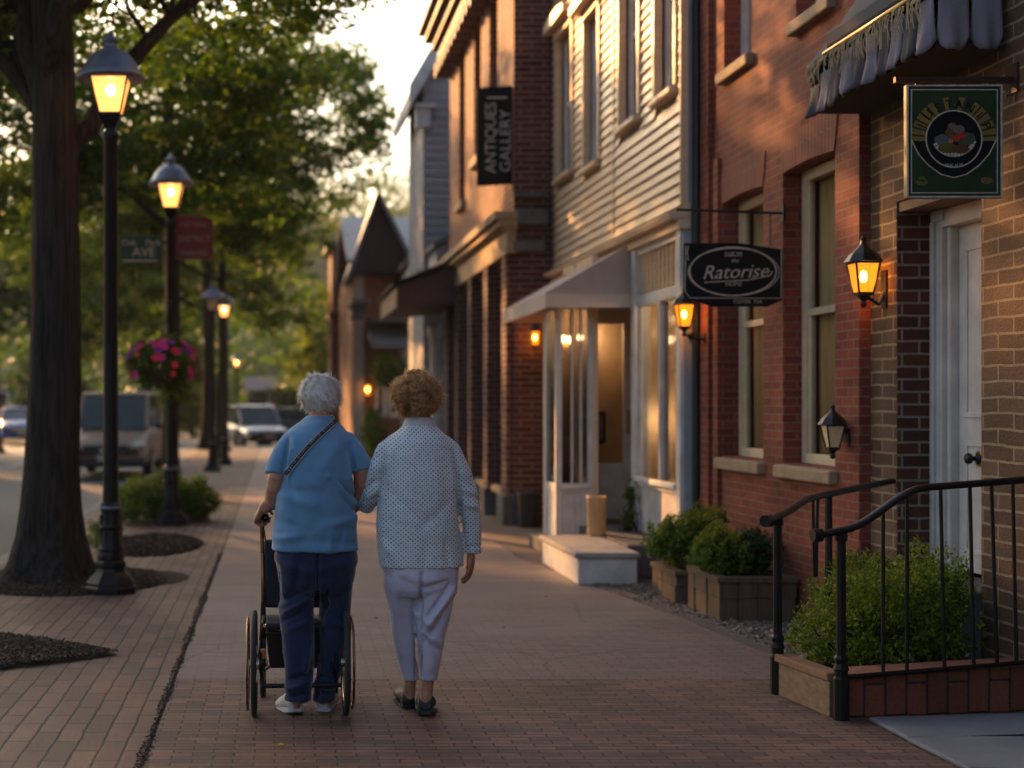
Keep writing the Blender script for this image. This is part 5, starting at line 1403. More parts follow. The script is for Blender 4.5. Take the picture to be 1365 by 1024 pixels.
if TREES:
    # nearest tree: trunk at the left, boughs over the top of the picture
    tree('big tree with a thick dark trunk at the left, nearest to the camera', (-1.88,11.7,0), 9, .222,
         [E_(-2.6,11.8,6.0,2.2,1.8,1.3),E_(-3.3,12.6,5.1,1.5,1.3,.9),E_(-.9,13.0,6.4,1.7,1.5,1.0),E_(-1.6,10.4,6.6,1.6,1.2,1.0),E_(-.2,13.6,5.9,1.5,1.4,.7),E_(-3.4,13.4,5.0,1.2,1.2,1.0),E_(-1.3,15.3,5.75,2.2,1.5,.8),E_(.1,15.8,6.1,1.3,1.2,.55),E_(-3.8,15,5.6,1.7,1.4,.9)], 1150, 44, .28, .1, 'leaf_tree', trunk_top=5.6, limbs=16,
         bare=lambda p: p[2] < 3.9 or (p[1] < 10.2 and p[2] < 5.6) or (-2.1 < p[0] < -.8 and p[2] < 4.75))
    B2 = MB()
    tree('second street tree, its wide crown filling the sky behind the lamps', (-1.75,23.0,0), 11, .13,
         [E_(-2.3,23,6.3,2.7,2.1,1.65),E_(-4.6,24,5.9,2.4,1.9,1.7),E_(-.3,22.8,6.9,1.6,1.4,.9),E_(-.8,22.8,5.0,1.2,1.3,.8)], 1300, 42, .38, .115, trunk_top=6.6, cflat=.42)
    tree('third street tree, standing behind the unlit lamp', (-1.42,35.6,0), 11, .13,
         [E_(-1.6,33.6,7.4,2.9,2.4,2.4),E_(.8,33.8,8.3,2.0,2.0,2.4),E_(-.2,33.6,5.5,1.5,1.6,1.0),E_(-4.6,34.5,5.8,2.3,2.2,2.0),E_(1.9,33.5,7.6,.8,1.2,.9)], 1350, 42, .45, .15, trunk_top=7, cflat=.45)
    tree('fourth street tree at the end of the kerb', (-2.3,46.5,0), 12, .2,
         [E_(-2.6,48,7.0,3.6,3,2.8),E_(.3,49,4.9,1.7,2,1.6),E_(-5.6,49,5.6,2.6,2.4,2.4)], 460, 34, .7, .26, trunk_top=7)
    g2 = 'trees on the far side of the road'
    for i, (x, y, s, lab) in enumerate([(-9.6,24,1.0,'tall tree across the road left of the big trunk'),(-13.5,38,1.1,'broad tree across the road before the dim brick house'),(-9.5,47,1.0,'dense tree across the road above the blue car'),(-15.5,57,1.15,'dark tree across the road beyond the white house'),(-6.2,66,1.1,'dark tree beyond the cross street behind the bronze van')]):
        tree(lab, (x,y,-.14), 11*s, .27, [E_(x,y,6.6*s,3.6*s,3,3.0*s),E_(x+2.4,y+.5,4.6*s,2.0,2,1.7*s),E_(x-2.2,y,4.6*s,2.2,2,1.8*s)], 950 if i == 0 else 420, 32, .62+.01*y/4, .17+.0022*y, 'leaf_far', trunk_top=6, group=g2, name='shade_tree')
    tree('bright yellow-green young tree beyond the cross street', (2.6,62,-.14), 7, .15, [E_(2.6,62,4.4,1.9,1.6,2.6),E_(1.6,62.5,3.0,1.3,1.2,1.7),E_(3.4,62,2.6,1.3,1.2,1.6)], 260, 30, .55, .26, 'leaf_bright', trunk_top=4.5, group=None, name='young_tree')

# hill and its wood
b = MB(); nx, ny = 60, 24; vs = []; fs = []
def hill_z(x, y):
    k = max(0, min(1, (y-95)/120)); k = k*k*(3-2*k)
    return -.2+26*k*(.75+.35*math.sin(x*.013+.6)+.2*math.exp(-((x+18)/60)**2))+1.5*noise.noise(Vector((x*.03,y*.03,0)))*k
for j in range(ny+1):
    for i in range(nx+1):
        x = -260+520*i/nx; y = 85+260*j/ny; vs.append((x, y, hill_z(x,y)))
for j in range(ny):
    for i in range(nx):
        a = j*(nx+1)+i; fs.append((a, a+1, a+nx+2, a+nx+1))
b.add(vs, fs); structure(b.build('hill', MT['ground'], smooth=True))
cc = []
while len(cc) < 1300:
    y = random.uniform(78, 230); x = random.uniform(-.35*y-6, .35*y+6)
    cc.append((x, y, hill_z(x, y)+random.uniform(.5, 6)))
cc = np.array(cc); P = clump_points(cc, rng.uniform(1.4,3.2,len(cc)), 60, .9); V, F_ = leaves(P, .75)
tag(npmesh('far_wood', V, F_, MT['leaf_far']), 'hazy green wooded hillside closing the end of the street', 'wood', None, 'stuff')
for (x, y, h, w, lab) in ((-4.2,70,4.4,3.4,'bushy evergreen mass left of the tan house'),(-11.5,72,6,4.5,'dark bushes across the far end of the road'),(1.6,76,4.2,3,'green bushes right of the tan house'),(6,70,5,4,'green bushes behind the last brick building')):
    C = crown_centres([(x,y,h*.5,w*.5,w*.5,h*.5)], 110); P = clump_points(C, np.full(len(C),.6), 30, .8); V, F_ = leaves(P, .4)
    t = thing('bush', (x,y,-.1), lab, 'bush', None); npmesh('foliage', V, F_, MT['leaf_far'], t)
    b = MB(); limb(b, (x,y,-.14), (x,y,h*.5), .14, .05, 4); b.build('stem', MT['treebark'], t)

# ------------------------------------------------------------------ shrubs near by
def shrub(label, lobes, n, per, crad, size, mat, base, name='shrub', group=None, flat=.8, tips=0, tipmat=None, clip=None):
    t = thing(name, base, label, 'shrub', group)
    C = crown_centres(lobes, n)
    if clip: C = C[[not clip(c) for c in C]]
    P = clump_points(C, crad*rng.uniform(.6,1.3,len(C)), per, flat)
    if clip: P = P[[not clip(c) for c in P]]
    P = P[P[:,2] > .02]
    V, F_ = leaves(P, size, .7, -.2, .5)
    npmesh('foliage', V, F_, MT[mat], t)
    b = MB()
    for L in lobes:
        for k in range(9):
            q = (L[0]+random.uniform(-.7,.7)*L[3], L[1]+random.uniform(-.7,.7)*L[4], L[2]+random.uniform(0,.7)*L[5])
            limb(b, (base[0]+random.uniform(-.08,.08)+(q[0]-base[0])*.3, base[1]+random.uniform(-.05,.05)+(q[1]-base[1])*.3, base[2]), q, .008, .002, 5, .1, 4)
    b.build('stems', MT['treebark'], t)
    if tips:
        idx = [i for i, c in enumerate(C) if c[2] > np.percentile(C[:,2], 45)]
        P = clump_points(C[idx]+np.array([0,0,crad*.7]), np.full(len(idx), crad*.6), tips, 1.0); V, F_ = leaves(P, size*.9, .6, -.7, .45); npmesh('new_growth', V, F_, MT[tipmat], t)
    return t
inwall = lambda c: c[0] > 3.54 or c[2] < .12 or (c[1] < 6.9 and c[0] > 2.66 and False)
shrub('large green yew shrub filling the bed behind the near railing', [(3.05,7.15,.36,.4,.3,.3),(3.33,7.3,.4,.24,.35,.34),(2.8,7.2,.26,.22,.3,.16),(3.2,7.7,.36,.3,.4,.28)], 900, 34, .055, .026, 'leaf_box', (3.05,7.2,.12), tips=9, tipmat='leaf_box',
      clip=lambda c: c[0] > 3.54 or c[2] < .12 or c[1] < 6.87+.15*(c[0]-2.64))
shrub('rounded dark shrub in the larger planter', [(3.3,9.85,.42,.19,.24,.17)], 120, 40, .06, .028, 'leaf_dark', (3.3,9.85,.24))
shrub('yellow-green feathery shrub in the larger planter', [(3.05,9.8,.41,.2,.25,.14),(3.0,9.75,.5,.1,.15,.1)], 140, 34, .06, .035, 'leaf_shrub', (3.05,9.8,.24), tips=14, tipmat='leaf_lime')
shrub('tall yellow-green feathery shrub in the smaller planter', [(3.05,10.7,.42,.26,.28,.19),(3.22,10.7,.54,.14,.2,.14)], 190, 34, .065, .04, 'leaf_shrub', (3.1,10.7,.18), tips=14, tipmat='leaf_lime')
shrub('small leafy plant by the shop door', [(3.25,13.2,.42,.06,.06,.12),(3.28,13.25,.62,.05,.05,.14)], 30, 22, .05, .035, 'leaf_shrub', (3.26,13.2,.27))
shrub('low green shrub left of the second lamp base', [(-1.72,17.6,.26,.33,.5,.26),(-1.45,18.3,.28,.3,.5,.28)], 240, 40, .11, .05, 'leaf_shrub', (-1.65,17.8,0), tips=6, tipmat='leaf_bright')
shrub('low green shrub right of the second lamp base', [(-1.0,17.9,.25,.25,.4,.25)], 120, 40, .11, .05, 'leaf_shrub', (-1.0,17.9,0), tips=6, tipmat='leaf_bright')
shrub('scrap of green ground plant behind the nearest lamp base', [(-1.75,13.9,.08,.15,.3,.08),(-1.9,15.6,.09,.2,.4,.09)], 60, 30, .07, .035, 'leaf_shrub', (-1.8,14.5,0))
shrub('green climbing plant beside the far cottage door', [(2.9,36.9,2.3,.5,.3,.45),(2.5,37.2,.8,.3,.3,.6)], 90, 30, .2, .12, 'leaf_shrub', (2.7,37.2,0))
P = np.array([(random.uniform(-2.3,2.9), random.uniform(5.4,14), .004) for _ in range(70)]); V, F_ = leaves(P, .028, .12, 0, .6)
tag(npmesh('fallen_leaves', V+np.array([0,0,.003]), F_, MT['leaf_lime']), 'a few small yellow leaves fallen on the pavement', 'leaves', None, 'stuff')
# flower basket on the second lamp
t = thing('flower_basket', (-1.36,17.1,1.9), 'hanging basket of magenta and purple flowers on the second lamp post', 'flower basket')
cx, cy, cz = -1.38, 17.1, 1.93
b = MB(); b.lathe([(.02,-.2),(.15,-.16),(.23,-.03),(.25,.03),(.22,.03)], (cx,cy,cz-.08), 16); b.build('basket', MT['brown_trim'], t)
b = MB()
for k in range(3):
    a = 2.1*k; b.tube([(cx+.23*math.cos(a),cy+.23*math.sin(a),cz-.05),(-1.29,cy+.02,cz+.75)], .004, 4)
b.tube([(-1.29,17.2,cz+.78),(-1.29,17.05,cz+.76)], .012, 6); b.build('hanger', MT['black_metal'], t)
C = crown_centres([(cx,cy,cz+.02,.45,.36,.3),(cx+.12,cy,cz-.25,.26,.2,.22),(cx-.28,cy,cz+.05,.25,.2,.2),(cx+.05,cy,cz+.25,.16,.15,.14)], 260); P = clump_points(C, np.full(len(C),.08), 22, .9); V, F_ = leaves(P, .05); npmesh('foliage', V, F_, MT['leaf_shrub'], t)
C = crown_centres([(cx-.3,cy,cz-.05,.14,.14,.2),(cx+.2,cy-.1,cz-.35,.12,.1,.07),(cx+.32,cy,cz+.1,.08,.1,.1)], 40); P = clump_points(C, np.full(len(C),.06), 14, 1); V, F_ = leaves(P, .05); npmesh('yellow_leaves', V, F_, MT['leaf_lime'], t)
MT['petal_magenta'] = chipmat('magenta_petals', [(0,(.35,.01,.1)),(.6,(.6,.02,.22)),(1,(.7,.05,.35))], .6)
MT['petal_purple'] = chipmat('purple_petals', [(0,(.16,.01,.18)),(1,(.35,.03,.33))], .6)
MT['petal_red'] = chipmat('crimson_petals', [(0,(.5,.01,.05)),(1,(.7,.03,.08))], .6)
def blossoms(name, mat, n, where, r):
    for i in range(n):
        b = MB()
        a, e = random.uniform(0,6.28), random.uniform(-.5,1.1); rx = where
        p = Vector((cx+.43*math.cos(a)*math.cos(e), cy+.37*math.sin(a)*math.cos(e), cz+.02+.3*math.sin(e)))
        nrm = (p-Vector((cx,cy,cz-.1))).normalized(); u = nrm.orthogonal().normalized(); w = nrm.cross(u)
        rr = r*random.uniform(.7,1.3); ring_ = []
        vs = [tuple(p)]
        for k in range(10):
            th = 2*math.pi*k/10; q = rr*(1 if k % 2 else .72); vs.append(tuple(p+(u*math.cos(th)+w*math.sin(th))*q+nrm*rr*.35))
        b.add(vs, [(0,1+k,1+(k+1) % 10) for k in range(10)]); b.build(name, MT[mat], t)
blossoms('magenta_flower', 'petal_magenta', 34, 0, .058); blossoms('purple_flower', 'petal_purple', 22, 0, .055); blossoms('crimson_flower', 'petal_red', 24, 0, .055)
# ------------------------------------------------------------------ people: closed lofts joined into one skin by voxel remeshing
Z0 = 6.7; S0 = Z0/FPX
def pp_(x, y, dy=0): return pt(x, y, Z0+dy)
def eloft(b, rings, n=24, p=2.0):
    """rings: (centre, u vector, v vector)"""
    vs = []; fs = []
    for c, u, v in rings:
        c, u, v = Vector(c), Vector(u), Vector(v)
        for k in range(n):
            t = 2*math.pi*k/n; ct, st = math.cos(t), math.sin(t)
            a = math.copysign(abs(ct)**(2/p), ct); e = math.copysign(abs(st)**(2/p), st)
            vs.append(c+u*a+v*e)
    m = len(rings)
    for i in range(m-1):
        for k in range(n): fs.append((i*n+k, i*n+(k+1) % n, (i+1)*n+(k+1) % n, (i+1)*n+k))
    fs.append(tuple(range(n))[::-1]); fs.append(tuple(range((m-1)*n, m*n)))
    b.add(vs, fs)
def spans(b, rows, n=32, p=2.3, shrink=1.0):
    """rows: (y px, left px, right px, half depth m, forward m) seen at the person's distance"""
    R_ = []
    for y, xl, xr, ry, dy in rows:
        c = pp_((xl+xr)/2, y, dy); R_.append((c, Vector(((xr-xl)/2*S0*shrink,0,0)), Vector((0,ry*shrink,0))))
    eloft(b, R_, n, p)
def remesh(mb, voxel, smooth=6, fac=.5):
    me = bpy.data.meshes.new('t'); me.from_pydata(mb.v, [], mb.f); me.update()
    o = bpy.data.objects.new('t', me); col.objects.link(o)
    m = o.modifiers.new('R', 'REMESH'); m.mode = 'VOXEL'; m.voxel_size = voxel; m.use_smooth_shade = True
    if smooth:
        q = o.modifiers.new('S', 'SMOOTH'); q.iterations = smooth; q.factor = fac
    dg = bpy.context.evaluated_depsgraph_get()
    out = bpy.data.meshes.new_from_object(o.evaluated_get(dg))
    bpy.data.objects.remove(o)
    return out
def arrays(me):
    v = np.empty(len(me.vertices)*3, np.float32); me.vertices.foreach_get('co', v)
    n = np.empty(len(me.vertices)*3, np.float32); me.vertices.foreach_get('normal', n)
    return v.reshape(-1,3), n.reshape(-1,3)
def put(me, name, mat, parent):
    me.polygons.foreach_set('use_smooth', [True]*len(me.polygons)); me.update()
    o = bpy.data.objects.new(name, me); col.objects.link(o); me.materials.clear(); me.materials.append(mat)
    o.parent = parent
    if parent.get('_w'): o.matrix_parent_inverse = Matrix.Translation(-parent.location)
    return o
def wrinkle(me, fn):
    v, n = arrays(me)
    d = np.array([fn(p, q) for p, q in zip(v, n)], np.float32)
    v = v+n*d[:,None]; me.vertices.foreach_set('co', v.ravel()); me.update()
def fold(p, q, w, c, amp):
    """one soft crease: along direction through point p (x,z) towards q, width w; positive raises cloth, negative sinks it"""
    return (p, q, w, c, amp)
def folds_fn(folds, base_amp=.0015, seed=0, back=True):
    F_ = []
    for (x0,y0,x1,y1,w,amp) in folds:
        a = pp_(x0,y0); c = pp_(x1,y1); F_.append((np.array([a.x,a.z]), np.array([c.x,c.z]), w*S0, amp))
    def fn(p, n):
        x, z = p[0], p[2]; d = 0
        if n[1] < .35:
            for a, c, w, amp in F_:
                ab = c-a; L = ab@ab; t = ((x-a[0])*ab[0]+(z-a[1])*ab[1])/L; tt = min(1, max(0, t))
                dx = x-a[0]-ab[0]*tt; dz = z-a[1]-ab[1]*tt; r = (dx*dx+dz*dz)/(w*w)
                if r < 9: d += 3.4*amp*math.exp(-r)*(1-.5*abs(2*tt-1))
        d += 2*base_amp*noise.noise(Vector((p[0]*11+seed, p[1]*11, p[2]*7)))+base_amp*noise.noise(Vector((p[0]*22+p[2]*9, p[1]*22+seed, p[2]*26)))
        return d
    return fn
def finger(b, base, d, bend, lens, r0, r1, curl):
    pts_ = [Vector(base)]; rr = [r0]; d = Vector(d).normalized(); ax = bend
    for i, L in enumerate(lens):
        d = (Matrix.Rotation(curl[i], 3, ax) @ d).normalized()
        p = pts_[-1]+d*L; pts_.append(pts_[-1]+d*L*.5); rr.append(r0+(r1-r0)*(i+.5)/3)
        pts_.append(p); rr.append((r0+(r1-r0)*(i+1)/3)*1.04)
    pts_.append(pts_[-1]+d*r1*.7); rr.append(r1*.55)
    b.tube(pts_, rr, 9)
def hand(b, W, D, Np, side, curl=(.3,.35,.3), s=1.0, spread=.06, thumb=.5):
    """W wrist, D towards the fingers, Np the way the palm faces, side = +1/-1 where the thumb sits along D x Np"""
    W, D, Np = Vector(W), Vector(D).normalized(), Vector(Np).normalized(); Np = (Np-D*Np.dot(D)).normalized(); Wd = D.cross(Np)
    ring_ = [(-.02,.026,.02),(.0,.027,.019),(.03,.036,.019),(.06,.041,.017),(.085,.041,.014),(.097,.036,.01)]
    eloft(b, [(W+D*t*s, Wd*a*s, Np*c*s) for t, a, c in ring_], 20, 2.4)
    eloft(b, [(W+D*t*s+Wd*side*.02*s+Np*.009*s, Wd*a*s, Np*c*s) for t, a, c in ((.0,.012,.012),(.03,.02,.017),(.055,.014,.012))], 14)
    ax = D.cross(Np)   # rotating D about this axis brings it towards Np
    lens = [(.042,.026,.021),(.046,.03,.023),(.043,.028,.022),(.034,.021,.019)]
    for i, L in enumerate(lens):
        o = (1.5-i)*.0205*side
        d = (D+Wd*side*(1.5-i)*spread).normalized()
        finger(b, W+D*(.088-.004*abs(i-1))*s+Wd*o*s, d, ax, [l*s for l in L], .0093*s, .0068*s, [c*(1+.08*i) for c in curl])
    d = (D*.62+Wd*side*.7+Np*.35).normalized(); ax2 = d.cross((Np*thumb+D*.6-Wd*side*.2)).normalized()
    finger(b, W+D*.03*s+Wd*side*.03*s+Np*.006*s, d, ax2, [.036*s,.03*s,.024*s], .0115*s, .008*s, [.15,.3*thumb+.1,.3*thumb+.1])
def arm(b, pts_, rr, n=14):
    b.tube(pts_, rr, n)
def head(b, c, tilt, yaw=0, s=1.0):
    """skull, jaw, nose, brow, ears; facing +Y"""
    c = Vector(c); M = Matrix.Translation(c) @ Matrix.Rotation(yaw, 4, 'Z') @ Matrix.Rotation(-tilt, 4, 'X') @ Matrix.Scale(s, 4)
    m = MB(M)
    m.ball((0,-.012,.028), (.075,.094,.087), 24, 16); m.ball((0,.022,-.03), (.062,.072,.075), 20, 12); m.ball((0,.05,-.072), (.036,.036,.03), 16, 10)
    m.ball((0,.088,-.012), (.012,.022,.026), 10, 8); m.ball((0,.104,-.026), (.014,.013,.011), 10, 8)
    m.ball((-.028,.078,.018), (.026,.014,.009), 10, 8); m.ball((.028,.078,.018), (.026,.014,.009), 10, 8)
    m.ball((-.036,.066,-.03), (.022,.02,.022), 10, 8); m.ball((.036,.066,-.03), (.022,.02,.022), 10, 8)
    m.ball((0,.088,-.05), (.024,.012,.006), 10, 6); m.ball((0,.087,-.059), (.022,.012,.006), 10, 6)
    for sx in (-1, 1):
        m.ball((sx*.079,-.005,-.008), (.009,.02,.031), 10, 8); m.ball((sx*.084,-.013,.002), (.006,.018,.024), 10, 8); m.ball((sx*.08,.0,-.03), (.007,.01,.012), 8, 6)
    b.add(m.v, m.f); return M
def skin_mat(name, c, red):
    m, nt, out = newmat(name)
    v = coords(nt); n1 = noise_(nt, v, 22, 5, .6); n2 = noise_(nt, v, 160, 4)
    c_ = ramp(nt, n1.outputs[0], [(.32, red), (.62, c)])
    b = principled(nt, out, c_, .55, 0, .35, bump(nt, math_(nt, 'ADD', n2.outputs[0], n1.outputs[0]), .25, .003), Subsurface_Weight=.08, Subsurface_Scale=.01)
    return m
MT['skin_man'] = skin_mat('skin_tanned', (.4,.2,.13), (.3,.11,.07))
MT['skin_woman'] = skin_mat('skin_pink', (.46,.25,.17), (.36,.14,.09))
def knit(name, c1, c2):
    m, nt, out = newmat(name)
    v = coords(nt); n1 = noise_(nt, v, 2.5, 4)
    wv = N(nt, 'ShaderNodeTexWave', Scale=180, Distortion=.4); wv.bands_direction = 'Z'; nt.links.new(v, wv.inputs[0])
    wx = N(nt, 'ShaderNodeTexWave', Scale=180, Distortion=.4); wx.bands_direction = 'X'; nt.links.new(v, wx.inputs[0])
    fn = noise_(nt, v, 320, 4, .8)
    c = mix(nt, .35, ramp(nt, n1.outputs[0], [(.3,c2),(.7,c1)]), ramp(nt, fn.outputs[0], [(.3,.55),(.7,1.3)]), 'MULTIPLY')
    h = math_(nt, 'ADD', math_(nt, 'MULTIPLY', wv.outputs[1], wx.outputs[1]), fn.outputs[0])
    b = principled(nt, out, c, .85, 0, .15, bump(nt, h, .35, .0015)); b.inputs['Sheen Weight'].default_value = .35; b.inputs['Sheen Roughness'].default_value = .4
    return m
MT['shirt'] = knit('blue_jersey', (.13,.27,.42), (.1,.21,.34))
MT['navy'] = knit('navy_twill', (.022,.032,.075), (.013,.02,.05))
MT['lilac'] = knit('lilac_twill', (.56,.52,.64), (.44,.41,.52))
MT['white_shoe'] = plain('white_shoe_leather', (.55,.54,.55), (.4,.39,.41), 12, .6, 0, .4, .2, 90, .002)
MT['sole'] = plain('rubber_sole', (.12,.1,.09), (.07,.06,.055), 12, .8)
MT['black_shoe'] = plain('black_shoe_leather', (.008,.008,.008), (.012,.012,.012), 12, .42, 0, .35, .15, 60, .002)
def dotted():
    """pale knitted cardigan with staggered rows of dark eyelets"""
    m, nt, out = newmat('eyelet_knit')
    tc = nt.nodes.new('ShaderNodeTexCoord'); ge = nt.nodes.new('ShaderNodeNewGeometry')
    v = tc.outputs['Object']
    nz = noise_(nt, v, 5, 2)
    sp = nt.nodes.new('ShaderNodeSeparateXYZ'); nt.links.new(v, sp.inputs[0])
    sn = nt.nodes.new('ShaderNodeSeparateXYZ'); nt.links.new(ge.outputs['Normal'], sn.inputs[0])
    ax = math_(nt, 'GREATER_THAN', math_(nt, 'ABSOLUTE', sn.outputs[0]), .78)
    u = math_(nt, 'ADD', math_(nt, 'MULTIPLY', sp.outputs[1], ax), math_(nt, 'MULTIPLY', sp.outputs[0], math_(nt, 'SUBTRACT', 1, ax)))
    u = math_(nt, 'ADD', u, math_(nt, 'MULTIPLY', nz.outputs[0], .02)); w = math_(nt, 'ADD', sp.outputs[2], math_(nt, 'MULTIPLY', nz.outputs[0], .012))
    U = math_(nt, 'MULTIPLY', u, 1/.0215); W = math_(nt, 'MULTIPLY', w, 1/.0098)
    row = math_(nt, 'FLOOR', W); off = math_(nt, 'MULTIPLY', math_(nt, 'MODULO', row, 2), .5)
    fu = math_(nt, 'SUBTRACT', math_(nt, 'FRACT', math_(nt, 'ADD', U, off)), .5); fw = math_(nt, 'SUBTRACT', math_(nt, 'FRACT', W), .5)
    d = math_(nt, 'SQRT', math_(nt, 'ADD', math_(nt, 'POWER', math_(nt, 'MULTIPLY', fu, 2.2), 2), math_(nt, 'POWER', fw, 2)))
    jit = noise_(nt, v, 60, 2); dj = math_(nt, 'ADD', d, math_(nt, 'MULTIPLY', math_(nt, 'SUBTRACT', jit.outputs[0], .5), .5))
    dot = ramp(nt, dj, [(.33, 1.0), (.46, 0.0)])
    fn = noise_(nt, v, 260, 4, .8); big = noise_(nt, v, 3, 3)
    base = mix(nt, .5, ramp(nt, big.outputs[0], [(.3,(.45,.52,.57)),(.7,(.6,.65,.69))]), ramp(nt, fn.outputs[0], [(.3,.5),(.7,1.35)]), 'MULTIPLY')
    c = mix(nt, math_(nt, 'MULTIPLY', dot, .85), base, (.08,.11,.14))
    h = math_(nt, 'SUBTRACT', math_(nt, 'MULTIPLY', fn.outputs[0], .7), dot)
    b = principled(nt, out, c, .9, 0, .15, bump(nt, h, .6, .003)); b.inputs['Sheen Weight'].default_value = .3
    return m
MT['cardigan'] = dotted()
MT['collar'] = knit('pale_rib_knit', (.5,.5,.54), (.4,.4,.44))
def hairmat(name, stops, trans=.35):
    m, nt, out = newmat(name)
    g = nt.nodes.new('ShaderNodeNewGeometry'); c = ramp(nt, g.outputs['Random Per Island'], stops)
    b = N(nt, 'ShaderNodeBsdfPrincipled', Roughness=.42); nt.links.new(c, b.inputs['Base Color']); b.inputs['Specular IOR Level'].default_value = .5
    t = nt.nodes.new('ShaderNodeBsdfTranslucent'); nt.links.new(c, t.inputs[0])
    mx = N(nt, 'ShaderNodeMixShader'); mx.inputs[0].default_value = trans
    nt.links.new(b.outputs[0], mx.inputs[1]); nt.links.new(t.outputs[0], mx.inputs[2]); nt.links.new(mx.outputs[0], out.inputs[0]); return m
MT['hair_white'] = hairmat('white_hair', [(0,(.6,.59,.58)),(.4,(.8,.78,.76)),(1,(.95,.93,.9))], .5)
MT['hair_brown'] = hairmat('copper_blond_hair', [(0,(.2,.1,.04)),(.5,(.6,.36,.16)),(1,(.92,.66,.38))], .5)
def hair(M, radii, centre, nclump, per, mat, parent, curly=False, nape=-.07, fuzz=.1):
    """scalp cap plus many thin strands gathered into locks"""
    V = []; F_ = []
    a, b_, c = radii; cx, cy, cz = centre
    capm = MB(); capm.ball(centre, (a*.9, b_*.9, c*.9), 44, 30)
    for v in capm.v:
        p = Vector(v); k = 1+(.09 if curly else .04)*noise.noise(p*(26 if curly else 34))
        V.append(Vector((cx+(p.x-cx)*k, cy+(p.y-cy)*k, cz+(p.z-cz)*k)))
    ok = lambda p: not (p.y > cy+.35*b_ and p.z < cz+.35*c) and p.z > cz+nape
    keep = [f for f in capm.f if all(ok(V[i]) for i in f)]
    F_ += [tuple(f) if len(f) == 4 else tuple(f)+(f[-1],) for f in keep]
    cnt = 0
    while cnt < nclump:
        d = Vector(rng.normal(0,1,3)); d.normalize()
        root = Vector((cx+d.x*a*.86, cy+d.y*b_*.86, cz+d.z*c*.86))
        if not ok(root): continue
        cnt += 1
        nrm = Vector((d.x/a, d.y/b_, d.z/c)).normalized()
        down = Vector((0,-.35,-1)); whorl = Vector((0,-.55,.7)).cross(d)*.5
        flow = down+whorl+Vector(rng.normal(0,.35 if not curly else .8,3)); flow = (flow-nrm*flow.dot(nrm)).normalized(); side = nrm.cross(flow)
        out = random.uniform(0,1)**1.5*fuzz*a
        L0 = random.uniform(.05,.075) if curly else random.uniform(.03,.055)
        turns = random.uniform(.9,1.8)*random.choice((-1,1)); R0 = random.uniform(.008,.015); ph0 = random.uniform(0,6.28); sp = .009 if curly else .012
        lift = random.uniform(.12,.5) if curly else random.uniform(.1,.3)
        n_ = per if random.random() < .93 else per//4
        for q in range(n_):
            o1, o2 = rng.normal(0,sp,2); w = random.uniform(.0006,.0012)
            L = L0*random.uniform(.75,1.15); seg = 8 if curly else 4; base = len(V); fz = random.gauss(0,.0015)
            stray = random.random() < .05
            for i in range(seg+1):
                t = i/seg; cl = 1-.65*t
                if curly:
                    th = ph0+t*turns*6.28; rr = R0*(.6+.5*t)*(1+fz*60)
                    p = root+flow*(L*t*.62+o1*cl)+side*(o2*cl+rr*math.sin(th))+nrm*(a*.1+out+rr*math.cos(th)*.9+fz)
                else:
                    p = root+flow*(L*t+o1*cl)+side*(o2*cl+.003*math.sin(t*3+cnt))+nrm*(a*.1+out*t+L*lift*math.sin(t*1.9)*.8+fz-4*L*L*t*t)
                if stray: p += nrm*L*.5*t*t
                V.append(p-side*w*(1-.6*t)); V.append(p+side*w*(1-.6*t)+(nrm*w*.6 if curly else Vector((0,0,0))))
            for i in range(seg): F_.append((base+2*i, base+2*i+1, base+2*i+3, base+2*i+2))
    W_ = np.array([tuple(M @ v) for v in V]); return npmesh('hair', W_, np.array(F_), MT[mat], parent, True)
def eyes(M, parent):
    b = MB(M)
    for sx in (-1, 1): b.ball((sx*.028,.074,.0), (.011,.011,.011), 12, 8)
    b.build('eyes', MT['white_paint'], parent, smooth=True)

# ================================================================== the old man in blue
man = thing('person', (.17, 6.7, 0), 'stooped white-haired old man in a blue T-shirt and navy trousers pushing a walker', 'person')
b = MB()
spans(b, [(730,372,468,.12,0),(700,372,468,.125,.01),(660,380,464,.125,.03),(620,382,466,.125,.06),(595,384,464,.115,.09),(578,392,456,.09,.11),(566,404,448,.065,.12)], 24, 2.3)
b.tube([pp_(426,575,.11), pp_(426,556,.135), pp_(427,540,.16)], [.062,.055,.052], 18)
hc = pp_(427,536,.17); MH = head(b, hc, R(24), R(4), .98)
# left arm down to the grip, right arm round to the other grip
LW = Vector((-.072, 6.735, .957)); RW = Vector((.262, 6.76, .955))
arm(b, [pp_(390,592,.08), pp_(374,612,.05), pp_(368.5,638,.02), pp_(366,652,.03), pp_(361,672,.055), LW], [.036,.038,.045,.045,.038,.026])
hand(b, LW, (-.3,.78,-.5), (.8,.15,-.55), -1, (.8,1.15,.8), .95, .02, 1.0)
arm(b, [pp_(460,594,.08), pp_(474,610,.05), pp_(482.5,628,.035), pp_(483,644,.05), pp_(474,668,.1), RW], [.036,.036,.043,.043,.036,.026])
hand(b, RW, (.3,.78,-.5), (-.8,.15,-.55), 1, (.8,1.15,.8), .95, .02, 1.0)
for (xs, dys) in (((397,397,398,398),(0,-.03,-.048,-.066)), ((445,444,438,432),(0,.042,.062,.054))):
    b.tube([pp_(xs[0],745,dys[0]), pp_(xs[1],830,dys[1]), pp_(xs[2],890,dys[2]), pp_(xs[3],938,dys[3])], [.06,.044,.038,.032], 14)
for (x, dy) in ((395,-.05),(430,.05)):
    c = pp_(x,943,dy); b.ball((c.x,c.y+.03,c.z+.005), (.026,.05,.018), 14, 8)
me = remesh(b, .0045, 3); body = put(me, 'body', MT['skin_man'], man)
